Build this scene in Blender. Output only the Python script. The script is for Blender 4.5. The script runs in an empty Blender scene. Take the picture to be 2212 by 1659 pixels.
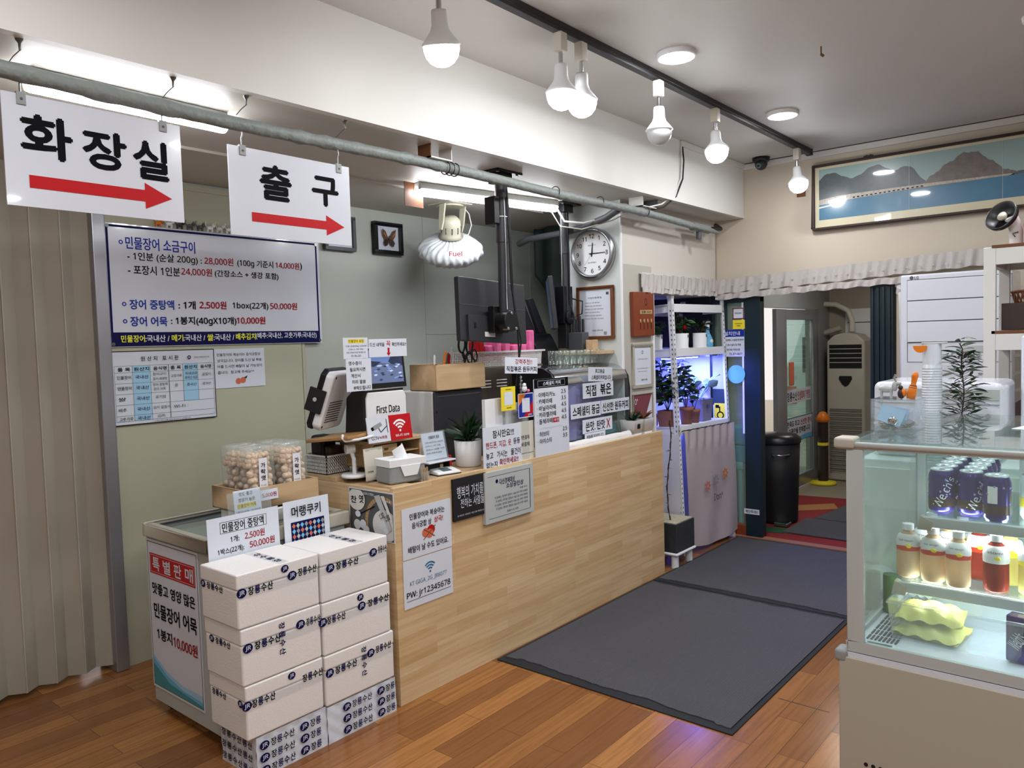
import bpy, bmesh, math, random
from mathutils import Vector, Matrix, Euler
random.seed(7)
PI = math.pi
SC = bpy.context.scene
COL = SC.collection

# ---------------------------------------------------------------- camera, world, exposure
def look(yaw, pitch, roll):
    y, p, r = map(math.radians, (yaw, pitch, roll))
    f = Vector((-math.sin(y)*math.cos(p), math.cos(y)*math.cos(p), math.sin(p)))
    rt = Vector((math.cos(y), math.sin(y), 0)); up = rt.cross(f)
    r2 = rt*math.cos(r) + up*math.sin(r); u2 = -rt*math.sin(r) + up*math.cos(r)
    return Matrix((r2, u2, -f)).transposed()
cam = bpy.data.objects.new('camera', bpy.data.cameras.new('camera')); COL.objects.link(cam)
cam.matrix_world = Matrix.Translation((0, 0, 1.55)) @ look(39.98937, -3.12713, -1.64976).to_4x4()
cam.data.sensor_fit = 'HORIZONTAL'; cam.data.sensor_width = 36
cam.data.lens = 36*1656.34/2212; cam.data.clip_start = .05; cam.data.clip_end = 200
SC.camera = cam
SC.cycles.transparent_max_bounces = 32
SC.view_settings.view_transform = 'Standard'; SC.view_settings.look = 'None'
SC.view_settings.gamma = 1; SC.view_settings.use_curve_mapping = False
SC.view_settings.exposure = 1.22
w = bpy.data.worlds.new('world'); SC.world = w; w.use_nodes = True
w.node_tree.nodes['Background'].inputs[0].default_value = (1.0, .93, .9, 1)
w.node_tree.nodes['Background'].inputs[1].default_value = .42
BULB, TUBE, DOWN = 28.0, 17.0, 100.0     # radiance of the lamps' diffusers

# ---------------------------------------------------------------- materials
def lin(h):
    if isinstance(h, tuple): return h if len(h) == 4 else (*h, 1)
    h = h.lstrip('#'); c = [int(h[i:i+2], 16)/255 for i in (0, 2, 4)]
    return (*[x/12.92 if x <= .04045 else ((x+.055)/1.055)**2.4 for x in c], 1)
MATS = {}
def bsdf(m): return m.node_tree.nodes['Principled BSDF']
def mat(name, col, rough=.5, metal=0, trans=0, ior=1.45, alpha=1, emit=None, es=0, coat=0, var=0, vs=8, bump=0, bs=60, spec=None):
    m = bpy.data.materials.new(name); m.use_nodes = True; nt = m.node_tree; b = bsdf(m)
    c = lin(col)
    b.inputs['Base Color'].default_value = c; b.inputs['Roughness'].default_value = rough
    b.inputs['Metallic'].default_value = metal; b.inputs['Transmission Weight'].default_value = trans
    b.inputs['IOR'].default_value = ior; b.inputs['Alpha'].default_value = alpha
    b.inputs['Coat Weight'].default_value = coat; b.inputs['Coat Roughness'].default_value = .04
    if spec is not None: b.inputs['Specular IOR Level'].default_value = spec
    if emit: b.inputs['Emission Color'].default_value = lin(emit); b.inputs['Emission Strength'].default_value = es
    if var or bump:
        tc = nt.nodes.new('ShaderNodeTexCoord'); n = nt.nodes.new('ShaderNodeTexNoise')
        nt.links.new(tc.outputs['Object'], n.inputs['Vector']); n.inputs['Scale'].default_value = vs; n.inputs['Detail'].default_value = 4
        if var:
            mx = nt.nodes.new('ShaderNodeMix'); mx.data_type = 'RGBA'
            mx.inputs[6].default_value = tuple(x*(1-var) for x in c[:3]) + (1,)
            mx.inputs[7].default_value = tuple(min(1, x*(1+var)) for x in c[:3]) + (1,)
            nt.links.new(n.outputs['Fac'], mx.inputs[0]); nt.links.new(mx.outputs[2], b.inputs['Base Color'])
        if bump:
            n2 = nt.nodes.new('ShaderNodeTexNoise'); n2.inputs['Scale'].default_value = bs
            nt.links.new(tc.outputs['Object'], n2.inputs['Vector'])
            bp = nt.nodes.new('ShaderNodeBump'); bp.inputs['Strength'].default_value = bump; bp.inputs['Distance'].default_value = .01
            nt.links.new(n2.outputs['Fac'], bp.inputs['Height']); nt.links.new(bp.outputs[0], b.inputs['Normal'])
    MATS[name] = m; return m
def planks(name, c1, c2, grain, length, height, axes, rough=.35, mortar=.0012, mcol=None, coat=0, gs=(3, 60)):
    """staggered boards; axes = weights giving (along, across) from object coordinates"""
    m = mat(name, c1, rough, coat=coat); nt = m.node_tree; N = nt.nodes; L = nt.links; b = bsdf(m)
    tc = N.new('ShaderNodeTexCoord')
    def dot(v):
        d = N.new('ShaderNodeVectorMath'); d.operation = 'DOT_PRODUCT'; L.new(tc.outputs['Object'], d.inputs[0]); d.inputs[1].default_value = v; return d.outputs['Value']
    u, v = dot(axes[0]), dot(axes[1])
    def comb(a, bb, sa, sb):
        x = N.new('ShaderNodeCombineXYZ'); ma = N.new('ShaderNodeMath'); ma.operation = 'MULTIPLY'; ma.inputs[1].default_value = sa; L.new(a, ma.inputs[0])
        mb = N.new('ShaderNodeMath'); mb.operation = 'MULTIPLY'; mb.inputs[1].default_value = sb; L.new(bb, mb.inputs[0])
        L.new(ma.outputs[0], x.inputs[0]); L.new(mb.outputs[0], x.inputs[1]); return x.outputs[0]
    br = N.new('ShaderNodeTexBrick'); L.new(comb(u, v, 1, 1), br.inputs['Vector'])
    br.inputs['Scale'].default_value = 1; br.inputs['Brick Width'].default_value = length; br.inputs['Row Height'].default_value = height
    br.inputs['Mortar Size'].default_value = mortar; br.inputs['Mortar Smooth'].default_value = .2; br.offset = .37; br.offset_frequency = 2; br.squash = 1
    br.inputs['Color1'].default_value = lin(c1); br.inputs['Color2'].default_value = lin(c2); br.inputs['Mortar'].default_value = lin(mcol or grain)
    n = N.new('ShaderNodeTexNoise'); L.new(comb(u, v, *gs), n.inputs['Vector']); n.inputs['Scale'].default_value = 1; n.inputs['Detail'].default_value = 5; n.inputs['Distortion'].default_value = .6
    r = N.new('ShaderNodeValToRGB'); r.color_ramp.elements[0].position = .42; r.color_ramp.elements[1].position = .72
    r.color_ramp.elements[0].color = (0, 0, 0, 1); r.color_ramp.elements[1].color = (1, 1, 1, 1); L.new(n.outputs['Fac'], r.inputs[0])
    sc = N.new('ShaderNodeMath'); sc.operation = 'MULTIPLY'; sc.inputs[1].default_value = .55; L.new(r.outputs[0], sc.inputs[0])
    mx = N.new('ShaderNodeMix'); mx.data_type = 'RGBA'; L.new(sc.outputs[0], mx.inputs[0]); L.new(br.outputs['Color'], mx.inputs[6]); mx.inputs[7].default_value = lin(grain)
    L.new(mx.outputs[2], b.inputs['Base Color'])
    return m
def glassmat(name, tint=(1, 1, 1), alpha=.12, rough=.02):
    """thin pane: clear with a fresnel sheen"""
    m = bpy.data.materials.new(name); m.use_nodes = True; nt = m.node_tree; N = nt.nodes; L = nt.links; N.remove(bsdf(m))
    t = N.new('ShaderNodeBsdfTransparent'); t.inputs[0].default_value = (*tint, 1)
    g = N.new('ShaderNodeBsdfGlossy'); g.inputs['Roughness'].default_value = rough
    d = N.new('ShaderNodeBsdfDiffuse'); d.inputs[0].default_value = (.75, .85, .83, 1)
    fr = N.new('ShaderNodeFresnel'); ge = N.new('ShaderNodeNewGeometry'); im = N.new('ShaderNodeMath'); im.operation = 'MULTIPLY_ADD'; im.inputs[1].default_value = -.8333; im.inputs[2].default_value = 1.5; L.new(ge.outputs['Backfacing'], im.inputs[0]); L.new(im.outputs[0], fr.inputs['IOR'])
    m1 = N.new('ShaderNodeMixShader'); m1.inputs[0].default_value = alpha; L.new(t.outputs[0], m1.inputs[1]); L.new(d.outputs[0], m1.inputs[2])
    m2 = N.new('ShaderNodeMixShader'); L.new(fr.outputs[0], m2.inputs[0]); L.new(m1.outputs[0], m2.inputs[1]); L.new(g.outputs[0], m2.inputs[2])
    L.new(m2.outputs[0], N['Material Output'].inputs[0]); MATS[name] = m; return m

mat('ceil', '#c3c1bc', .6, var=.03, vs=1.5); mat('beam', '#d9d8d4', .55, var=.02, vs=2); mat('ceil_low', '#c4bfb4', .5, var=.05, vs=2)
mat('wall_grey', '#b4bab0', .5, var=.04, vs=3, bump=.05, bs=30); mat('wall_olive', '#b2b29b', .5, var=.03, vs=2)
mat('wall_white', '#cfcbc2', .6, var=.04, vs=2.5); mat('wall_cream', '#c6bcab', .6, var=.05, vs=2); mat('wall_pillar', '#c9cfcd', .5)
mat('panel_grey', '#b5b2a8', .5); mat('wall_vest', '#a39c8e', .6, var=.05); mat('wall_dark', '#5d645d', .6)
mat('white', '#e4e6e8', .45); mat('paper', '#d3d9e4', .5); mat('gloss_white', '#d0d4de', .18, coat=.4); mat('cream', '#cfcbbd', .4); mat('beige', '#aea99c', .45)
mat('offwhite', '#d4d3cf', .5); mat('foam', '#e3e0de', .7, bump=.12, bs=180); mat('grey', '#8d9192', .45); mat('lgrey', '#b2b7b6', .4); mat('dgrey', '#4c4f52', .5)
mat('black', '#101113', .35); mat('matblack', '#141416', .6); mat('charcoal', '#2b2c30', .45); mat('ink', '#0b0b10', .7, spec=.1); mat('navyink', '#101048', .6, spec=.15); mat('bluek', '#1c3096', .5, spec=.2)
mat('red', '#b5121b', .45, spec=.25); mat('redink', '#9c0f19', .6, spec=.1); mat('yellow', '#e8d531', .5); mat('yellowink', '#e9ea3a', .5); mat('orange', '#d9761c', .35); mat('peach', '#c8674a', .6)
mat('chrome', '#c8ccd0', .15, metal=1); mat('steel', '#a9adb0', .3, metal=1); mat('alu', '#a3a4aa', .35, metal=.7); mat('canlid', '#cfd6dc', .35, metal=.5); mat('goldish', '#8f857a', .35, metal=.9)
mat('tape', '#828a87', .5, bump=.9, bs=28, var=.12, vs=18); mat('rubber', '#1b1c1f', .7); mat('darkgreen', '#12262e', .35); mat('tarp', '#22332f', .6); mat('skyblue', '#69b4dc', .5); mat('paleblue', '#9fcbe6', .5)
mat('brown', '#6b4023', .5, var=.15, vs=20); mat('redwood', '#7d3a20', .35, var=.2, vs=25); mat('darkbrown', '#33231d', .5); mat('terracotta', '#8d5f4d', .8, var=.12, vs=30, bump=.1); mat('stone', '#6d6b70', .8, var=.3, vs=22, bump=.2)
mat('slate', '#34363a', .5, var=.4, vs=14); mat('gravel', '#b9b39a', .9, bump=.9, bs=90, var=.3, vs=70); mat('soil', '#3b2a20', .9, bump=.6, bs=80)
mat('leaf', '#2d5a2a', .4, var=.3, vs=20); mat('leafdark', '#1d3820', .35, var=.3, vs=20); mat('leafpale', '#7d9a80', .45, var=.3, vs=30); mat('stem', '#4a3a28', .7)
mat('cloth', '#b9b4b0', .85, bump=.2, bs=120); mat('curtain', '#b4a9ab', .9, bump=.15, bs=150); mat('fancover', '#c9d0d3', .55); mat('fanbody', '#b9b6a2', .4)
mat('pink', '#e86aa0', .5, var=.4, vs=30); mat('maroon', '#7c4148', .5); mat('purple', '#8680b8', .3); mat('canpurple', '#332478', .22, metal=.55, var=.5, vs=45, coat=.5); mat('canbrown', '#4b3a35', .25, metal=.4)
mat('teal', '#3e8f98', .5); mat('wifiblue', '#2f6d97', .5); mat('carpet_red', '#7c1d1e', .95, bump=.4, bs=200); mat('carpet_tan', '#9a6a3c', .95); mat('carpet_green', '#1d4a2b', .95)
mat('mat_rubber', '#1d2026', .8); mat('tile', '#8f8674', .5, var=.08, vs=5); mat('qr', '#2a2a2a', .6); mat('skin_label', '#dddde4', .5)
mat('tissue', '#eef0f2', .8); mat('wood_tray', '#a97f52', .4, var=.35, vs=14); mat('meringue', '#d9bfa4', .7, var=.25, vs=60, bump=.5, bs=80); mat('screw', '#6f716f', .3, metal=.8)
mat('glow_tube', '#ffffff', .4, emit=(.93, .95, 1), es=TUBE); mat('glow_bulb', '#ffffff', .4, emit=(.97, .98, 1), es=BULB); mat('glow_down', '#ffffff', .4, emit=(.97, .98, 1), es=DOWN)
mat('glow_lobby_fill', '#ffffff', .4, emit=(1, .95, .88), es=12); mat('glow_case', '#ffffff', .4, emit=(.97, .98, 1), es=12); mat('glow_grow', '#ffffff', .4, emit=(.13, .16, 1.0), es=110); mat('bulb_off', '#cdd2d4', .2)
mat('screen', '#1e2740', .1, emit=(.05, .07, .16), es=.12); mat('lcd', '#5d6f75', .2)
mat('water_blue', '#3f7391', .25, var=.15, vs=6, coat=1); mat('sky_pic', '#8fa9a6', .25, coat=1); mat('hill', '#4b545a', .3, var=.35, vs=25, coat=1); mat('hill2', '#6a645f', .3, var=.4, vs=30, coat=1); mat('townpic', '#a9a296', .3, var=.6, vs=90, coat=1); mat('mountpic', '#cdc5a8', .3, var=.08, vs=4, coat=1)
mat('juice_pale', '#e2c39c', .12, trans=.35, ior=1.1); mat('juice_red', '#8e2c1c', .1, trans=.2, ior=1.1); mat('juice_yel', '#e6d27a', .12, trans=.35, ior=1.1); mat('label_w', '#dfe0e0', .35); mat('label_red', '#c8391c', .35)
mat('bag_yel', '#d9d36c', .3, bump=.5, bs=25); mat('photo_grey', '#55544f', .4); mat('biscuit', '#b09265', .5)
mat('ice', '#cfe0dd', .3, var=.3, vs=6)
glassmat('glass', (.90, .96, .95), .05); glassmat('glass_hazy', (.84, .91, .89), .13, .05); glassmat('glassware', (.97, .99, .98), .02, .0); glassmat('acrylic', (.97, .98, 1), .10); glassmat('pack', (.98, .98, .98), .10, .08); glassmat('doorglass', (.72, .86, .82), .10)
planks('floor_wood', '#a9733f', '#7a4c2a', '#64401f', .75, .105, ((0, 1, 0), (1, 0, 0)), rough=.22, mortar=.0011, mcol='#4a2812')
planks('counter_wood', '#d8bf97', '#c8a67a', '#b48e60', .36, .042, ((1, 1, 0), (0, 0, 1)), rough=.4, mortar=.0003, mcol='#b18a58', gs=(2.2, 45))
planks('pine', '#cdb085', '#c4a478', '#ab8556', 1.5, .09, ((1, 0, 0), (0, 1, 1)), rough=.5, mortar=0, gs=(3, 40))
planks('lightwood', '#c7ab86', '#c0a27b', '#b0906a', 2, .3, ((0, 1, 0), (1, 0, 1)), rough=.5, mortar=0, gs=(3, 30))
# ribbed carpet
def ribbed():
    m = mat('carpet', '#37373c', .95); nt = m.node_tree; N = nt.nodes; L = nt.links
    tc = N.new('ShaderNodeTexCoord'); wv = N.new('ShaderNodeTexWave'); wv.bands_direction = 'X'; wv.inputs['Scale'].default_value = 28
    L.new(tc.outputs['Object'], wv.inputs['Vector']); bp = N.new('ShaderNodeBump'); bp.inputs['Strength'].default_value = .6; bp.inputs['Distance'].default_value = .004
    n = N.new('ShaderNodeTexNoise'); n.inputs['Scale'].default_value = 220; L.new(tc.outputs['Object'], n.inputs['Vector'])
    ad = N.new('ShaderNodeMath'); ad.operation = 'ADD'; L.new(wv.outputs['Fac'], ad.inputs[0]); L.new(n.outputs['Fac'], ad.inputs[1]); L.new(ad.outputs[0], bp.inputs['Height']); L.new(bp.outputs[0], bsdf(m).inputs['Normal'])
    mx = N.new('ShaderNodeMix'); mx.data_type = 'RGBA'; mx.inputs[6].default_value = lin('#3c3c42'); mx.inputs[7].default_value = lin('#55555c'); L.new(n.outputs['Fac'], mx.inputs[0]); L.new(mx.outputs[2], bsdf(m).inputs['Base Color'])
ribbed()

# ---------------------------------------------------------------- mesh builder
LR = random.Random(99)
class MB:
    def __init__(s): s.v = []; s.f = []; s.m = []; s.s = []; s.names = []
    def mi(s, m):
        if m not in s.names: s.names.append(m)
        return s.names.index(m)
    def add(s, vs, fs, m, smooth=False):
        o = len(s.v); s.v += [tuple(p) for p in vs]; k = s.mi(m)
        for f in fs: s.f.append([o+i for i in f]); s.m.append(k); s.s.append(smooth)
        return s
    def box(s, a, b, m='white', T=None):
        x0, y0, z0 = a; x1, y1, z1 = b
        vs = [Vector(p) for p in ((x0,y0,z0),(x1,y0,z0),(x1,y1,z0),(x0,y1,z0),(x0,y0,z1),(x1,y0,z1),(x1,y1,z1),(x0,y1,z1))]
        if T: vs = [T @ p for p in vs]
        return s.add(vs, [(3,2,1,0),(4,5,6,7),(0,1,5,4),(1,2,6,5),(2,3,7,6),(3,0,4,7)], m)
    def cyl(s, a, b, r, r2=None, n=20, m='white', cap=True, smooth=True):
        a, b = Vector(a), Vector(b); r2 = r if r2 is None else r2; d = (b-a).normalized()
        u = d.orthogonal().normalized(); v = d.cross(u); vs = []
        for i in range(n):
            t = 2*PI*i/n; e = u*math.cos(t)+v*math.sin(t); vs += [a+e*r, b+e*r2]
        s.add(vs, [(2*i, 2*((i+1) % n), 2*((i+1) % n)+1, 2*i+1) for i in range(n)], m, smooth)
        if cap: s.add([vs[2*i] for i in range(n)], [tuple(range(n))[::-1]], m); s.add([vs[2*i+1] for i in range(n)], [tuple(range(n))], m)
        return s
    def tube(s, pts, r, n=8, m='black', closed=False):
        pts = [Vector(p) for p in pts]; k = len(pts); vs = []; u = None
        for i, p in enumerate(pts):
            if closed: d = pts[(i+1) % k]-pts[i-1]
            else: d = pts[min(i+1, k-1)]-pts[max(i-1, 0)]
            d.normalize(); u = d.orthogonal() if u is None else u-d*u.dot(d)
            if u.length < 1e-6: u = d.orthogonal()
            u.normalize(); v = d.cross(u); rr = r(i/(k-1)) if callable(r) else r
            vs += [p+(u*math.cos(2*PI*j/n)+v*math.sin(2*PI*j/n))*rr for j in range(n)]
        fs = [(i*n+j, i*n+(j+1) % n, ((i+1) % k)*n+(j+1) % n, ((i+1) % k)*n+j) for i in range(k if closed else k-1) for j in range(n)]
        s.add(vs, fs, m, True)
        if not closed: s.add(vs[:n], [tuple(range(n))[::-1]], m); s.add(vs[-n:], [tuple(range(n))], m)
        return s
    def lathe(s, prof, c=(0, 0, 0), n=28, m='white', T=None, smooth=True):
        c = Vector(c); vs = [c+Vector((r*math.cos(2*PI*j/n), r*math.sin(2*PI*j/n), z)) for r, z in prof for j in range(n)]
        if T: vs = [T @ p for p in vs]
        fs = [(i*n+j, i*n+(j+1) % n, (i+1)*n+(j+1) % n, (i+1)*n+j) for i in range(len(prof)-1) for j in range(n)]
        return s.add(vs, fs, m, smooth)
    def ball(s, c, r, m='white', n=16, k=10, T=None):
        rx, ry, rz = r if isinstance(r, tuple) else (r, r, r)
        vs = [Vector((c[0]+rx*math.sin(PI*i/k)*math.cos(2*PI*j/n), c[1]+ry*math.sin(PI*i/k)*math.sin(2*PI*j/n), c[2]-rz*math.cos(PI*i/k))) for i in range(k+1) for j in range(n)]
        if T: vs = [T @ p for p in vs]
        return s.add(vs, [(i*n+j, i*n+(j+1) % n, (i+1)*n+(j+1) % n, (i+1)*n+j) for i in range(k) for j in range(n)], m, True)
    def grid(s, fn, nu, nv, m='white', smooth=True):
        vs = [fn(i/nu, j/nv) for i in range(nu+1) for j in range(nv+1)]; q = nv+1
        return s.add(vs, [(i*q+j, (i+1)*q+j, (i+1)*q+j+1, i*q+j+1) for i in range(nu) for j in range(nv)], m, smooth)
    def prism(s, pts, ext, m='white', smooth=False):
        """closed polygon of 3D points extruded by vector ext"""
        e = Vector(ext); p = [Vector(q) for q in pts]; n = len(p)
        s.add(p, [tuple(range(n))[::-1]], m); s.add([q+e for q in p], [tuple(range(n))], m)
        return s.add(p+[q+e for q in p], [(i, (i+1) % n, n+(i+1) % n, n+i) for i in range(n)], m, smooth)
    def leaf(s, p, d, L, W, m='leaf', curl=.25, up=None):
        if up is None: up = Vector((LR.uniform(-1, 1), LR.uniform(-1, 1), .8))
        p = Vector(p); d = Vector(d).normalized(); sd = d.cross(up)
        if sd.length < .05: sd = Vector((1, 0, 0))
        sd.normalize(); nn = sd.cross(d); vs = []
        for t, wd in ((0, .06), (.25, .75), (.5, 1), (.78, .6), (1, .02)):
            c = p+d*L*t-nn*curl*L*t*t; vs += [c-sd*W*wd/2+nn*W*.12, c, c+sd*W*wd/2+nn*W*.12]
        return s.add(vs, [(3*i+j, 3*i+j+1, 3*i+4+j, 3*i+3+j) for i in range(4) for j in range(2)], m, True)
    def build(s, name, parent=None, loc=None, rz=None, bevel=0, solid=0, sub=0, matrix=None):
        me = bpy.data.meshes.new(name); me.from_pydata(s.v, [], s.f)
        for n_ in s.names: me.materials.append(MATS[n_])
        me.polygons.foreach_set('material_index', s.m); me.polygons.foreach_set('use_smooth', s.s); me.update()
        o = bpy.data.objects.new(name, me); COL.objects.link(o)
        if parent: o.parent = parent
        if loc: o.location = loc
        if rz is not None: o.rotation_euler.z = math.radians(rz)
        if matrix is not None: o.matrix_local = matrix
        if sub or bevel:
            bm = bmesh.new(); bm.from_mesh(me); bmesh.ops.remove_doubles(bm, verts=bm.verts, dist=1e-5); bm.to_mesh(me); bm.free()
        if bevel:
            b = o.modifiers.new('bevel', 'BEVEL'); b.width = bevel; b.segments = 3; b.limit_method = 'ANGLE'; b.angle_limit = .6
            if not sub: me.polygons.foreach_set('use_smooth', [True]*len(me.polygons)); o.modifiers.new('wn', 'WEIGHTED_NORMAL')
        if solid: k = o.modifiers.new('solid', 'SOLIDIFY'); k.thickness = solid
        if sub: k = o.modifiers.new('sub', 'SUBSURF'); k.levels = k.render_levels = sub
        return o
def tag(o, label, cat, group=None, kind=None):
    o['label'] = label; o['category'] = cat
    if group: o['group'] = group
    if kind: o['kind'] = kind
    return o
def thing(name, label, cat, loc=(0, 0, 0), rz=0, group=None, rot=None):
    o = bpy.data.objects.new(name, None); COL.objects.link(o); o.location = loc; o.empty_display_size = .05
    o.rotation_euler = tuple(math.radians(a) for a in rot) if rot else (0, 0, math.radians(rz))
    return tag(o, label, cat, group)
def struct(o, label=None):
    o['kind'] = 'structure'
    if label: o['label'] = label
    return o
def part_of(t, n):
    return [c for c in t.children if c.name.split('.')[0] == n][-1]
def copy_tree(o, parent=None):
    c = o.copy(); COL.objects.link(c); c.parent = parent
    for ch in [x for x in SC.objects if x.parent == o]: copy_tree(ch, c)
    return c
# lettering: flat outlines set into a rectangle
_tc = {}
def textmesh(s, bold):
    bold = 0; s = ''.join(chr(0x1D7E2+ord(c)-48) if c.isdigit() else chr(0x1D5A0+ord(c)-65) if 'A' <= c <= 'Z' else chr(0x1D5BA+ord(c)-97) if 'a' <= c <= 'z' else c for c in s)
    if (s, bold) in _tc: return _tc[(s, bold)]
    cu = bpy.data.curves.new('t', 'FONT'); cu.body = s; cu.size = 1; cu.offset = bold; cu.resolution_u = 3; cu.fill_mode = 'FRONT'
    o = bpy.data.objects.new('t', cu); me = o.to_mesh(); vs = [(v.co.x, v.co.y) for v in me.vertices]; fs = [tuple(p.vertices) for p in me.polygons]
    o.to_mesh_clear(); bpy.data.objects.remove(o); bpy.data.curves.remove(cu)
    if vs:
        x0 = min(v[0] for v in vs); x1 = max(v[0] for v in vs); y0 = min(v[1] for v in vs); y1 = max(v[1] for v in vs)
    else: x0 = y0 = 0; x1 = y1 = 1
    _tc[(s, bold)] = (vs, fs, x0, x1, y0, y1); return _tc[(s, bold)]
def put_num(mb, s, cx, cz, h, m='ink', y=-.0012, bold=.03):
    vs, fs, x0, x1, y0, y1 = textmesh(s, bold); w = h*(x1-x0)/(y1-y0); put_text(mb, s, cx-w/2, cz-h/2, cx+w/2, cz+h/2, m, y, bold)
def put_text(mb, s, X0, Z0, X1, Z1, m='ink', y=-.0012, bold=.02, rot=0):
    """write s inside the local rectangle x X0..X1, z Z0..Z1 (Z1 top), facing -y"""
    vs, fs, x0, x1, y0, y1 = textmesh(s, bold)
    if not vs: return
    cx, cz = (X0+X1)/2, (Z0+Z1)/2; W, H = X1-X0, Z1-Z0
    if rot in (90, -90): W, H = H, W
    a = math.radians(rot); ca, sa = math.cos(a), math.sin(a); out = []
    for x, yy in vs:
        px = ((x-x0)/max(x1-x0, 1e-6)-.5)*W; pz = ((yy-y0)/max(y1-y0, 1e-6)-.5)*H
        out.append((cx+px*ca-pz*sa, y, cz+px*sa+pz*ca))
    k = min(W/max(x1-x0, 1e-6), H/max(y1-y0, 1e-6))*bold*.75
    if k <= 0: mb.add(out, fs, m)
    else:
        for q, (dx, dz) in enumerate(((k, 0), (-k, 0), (0, k), (0, -k))): mb.add([(p[0]+dx, p[1]-.00006*q, p[2]+dz) for p in out], fs, m)
def draw(parent, w, h, parts, y0=-.0006):
    """parts: {part name: [elements]} drawn on a w x h face whose lower left corner is the local origin; fractions run from the top left"""
    k = 0
    parts2 = []
    for pn, els in parts.items():
        parts2 += [(pn, [e]) for e in els] if pn in ('blue_column', 'bullet', 'screw', 'stripe', 'blank_label') else [(pn, els)]
    for pn, els in parts2:
        mb = MB()
        for e in els:
            k += 1; y = y0-.00012*k; t = e[0]
            X = lambda u: u*w
            Z = lambda v: (1-v)*h
            if t == 't': put_text(mb, e[1], X(e[2]), Z(e[5]), X(e[4]), Z(e[3]), e[6], y, e[7] if len(e) > 7 else .02, e[8] if len(e) > 8 else 0)
            elif t == 'r': mb.add([(X(e[1]), y, Z(e[4])), (X(e[3]), y, Z(e[4])), (X(e[3]), y, Z(e[2])), (X(e[1]), y, Z(e[2]))], [(0, 1, 2, 3)], e[5])
            elif t == 'c': mb.add([(X(e[1])+e[3]*w*math.cos(a*PI/14), y, Z(e[2])+(e[5] if len(e) > 5 else 1)*e[3]*w*math.sin(a*PI/14)) for a in range(28)], [tuple(range(28))], e[4])
            elif t == 'o':
                a0, a1 = (e[6], e[7]) if len(e) > 6 else (0, 360); n = 24; vs = []
                for i in range(n+1):
                    a = math.radians(a0+(a1-a0)*i/n)
                    for r in (e[3], e[3]-e[4]): vs.append((X(e[1])+r*w*math.cos(a), y, Z(e[2])+r*w*math.sin(a)))
                mb.add(vs, [(2*i, 2*i+1, 2*i+3, 2*i+2) for i in range(n)], e[5])
            elif t == 'p': mb.add([(X(u), y, Z(v)) for u, v in e[1]], [tuple(range(len(e[1])))], e[2])
            elif t == 'b':
                u0, v0, u1, v1, th, m = e[1:7]; a, b = X(u0), X(u1); c, d = Z(v1), Z(v0)
                for q in ((a, c, b, c+th), (a, d-th, b, d), (a, c, a+th, d), (b-th, c, b, d)):
                    mb.add([(q[0], y, q[1]), (q[2], y, q[1]), (q[2], y, q[3]), (q[0], y, q[3])], [(0, 1, 2, 3)], m)
            elif t == 'l':
                P_ = [Vector((X(u), 0, Z(v))) for u, v in e[1]]
                for a, b in zip(P_, P_[1:]):
                    d = (b-a); d.normalize(); nn = Vector((-d.z, 0, d.x))*e[2]/2
                    mb.add([(p.x, y, p.z) for p in (a-nn, b-nn, b+nn, a+nn)], [(0, 1, 2, 3)], e[3])
        if mb.f: mb.build(pn, parent)
def sign(name, label, cat, loc, w, h, parts, rz=90, th=.003, m='paper', tilt=0, roll=0, group=None, back=None, bevel=0):
    """flat board whose face looks along local -y; rz=90 turns it to face +x"""
    t = thing(name, label, cat, loc, 0, group)
    t.rotation_euler = (Euler((0, 0, math.radians(rz))).to_matrix() @ Euler((math.radians(tilt), math.radians(roll), 0)).to_matrix()).to_euler()
    MB().box((0, 0, 0), (w, th, h), m).build('board', t, bevel=bevel)
    draw(t, w, h, parts); return t
def frame_bars(mb, w, h, fw, d0, d1, m):
    mb.box((0, d0, 0), (w, d1, fw), m); mb.box((0, d0, h-fw), (w, d1, h), m); mb.box((0, d0, fw), (fw, d1, h-fw), m); mb.box((w-fw, d0, fw), (w, d1, h-fw), m)
def framed(name, label, cat, loc, w, h, fw, depth, fm, pm, parts, rz=90, tilt=0, roll=0, glass=False):
    t = thing(name, label, cat, loc, 0)
    t.rotation_euler = (Euler((0, 0, math.radians(rz))).to_matrix() @ Euler((math.radians(tilt), math.radians(roll), 0)).to_matrix()).to_euler()
    f = MB(); frame_bars(f, w, h, fw, -depth, 0, fm); f.build('frame', t, bevel=.0015)
    MB().box((fw*.6, -depth*.45, fw*.6), (w-fw*.6, 0, h-fw*.6), pm).build('backing', t)
    draw(t, w, h, parts, y0=-depth*.45-.0006)
    return t
# ================================================================ ROOM
def S(name, a, b, m, bevel=0):
    return struct(MB().box(a, b, m).build(name, bevel=bevel))
S('floor', (-4.4, -3, -.06), (3, 5.62, 0), 'floor_wood')
S('floor', (-6, 5.66, -.06), (3, 9, -.004), 'tile')
S('ceiling', (-2.39, -3, 2.83), (3, 5.72, 2.93), 'ceil')
c = MB(); c.box((-4.4, -3, 2.43), (-2.42, 5.72, 2.93), 'ceil_low'); c.box((-2.42, -3, 2.43), (-2.385, 5.62, 2.93), 'beam'); struct(c.build('ceiling'))
S('wall_left', (-4.05, 1.54, 0), (-3.89, 5.4, 2.43), 'wall_grey'); S('wall_left', (-4.4, -3, 0), (-4.3, 1.54, 2.43), 'wall_grey')
wp = MB(); wp.box((-3.89, 1.60, 0), (-3.872, 2.688, 2.40), 'wall_olive'); wp.box((-3.89, 2.693, 0), (-3.874, 2.712, 2.40), 'wall_olive'); wp.box((-3.89, 1.6, 2.385), (-3.865, 2.35, 2.415), 'wall_olive'); struct(wp.build('trim_1', bevel=.001))
sm = MB()
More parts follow.
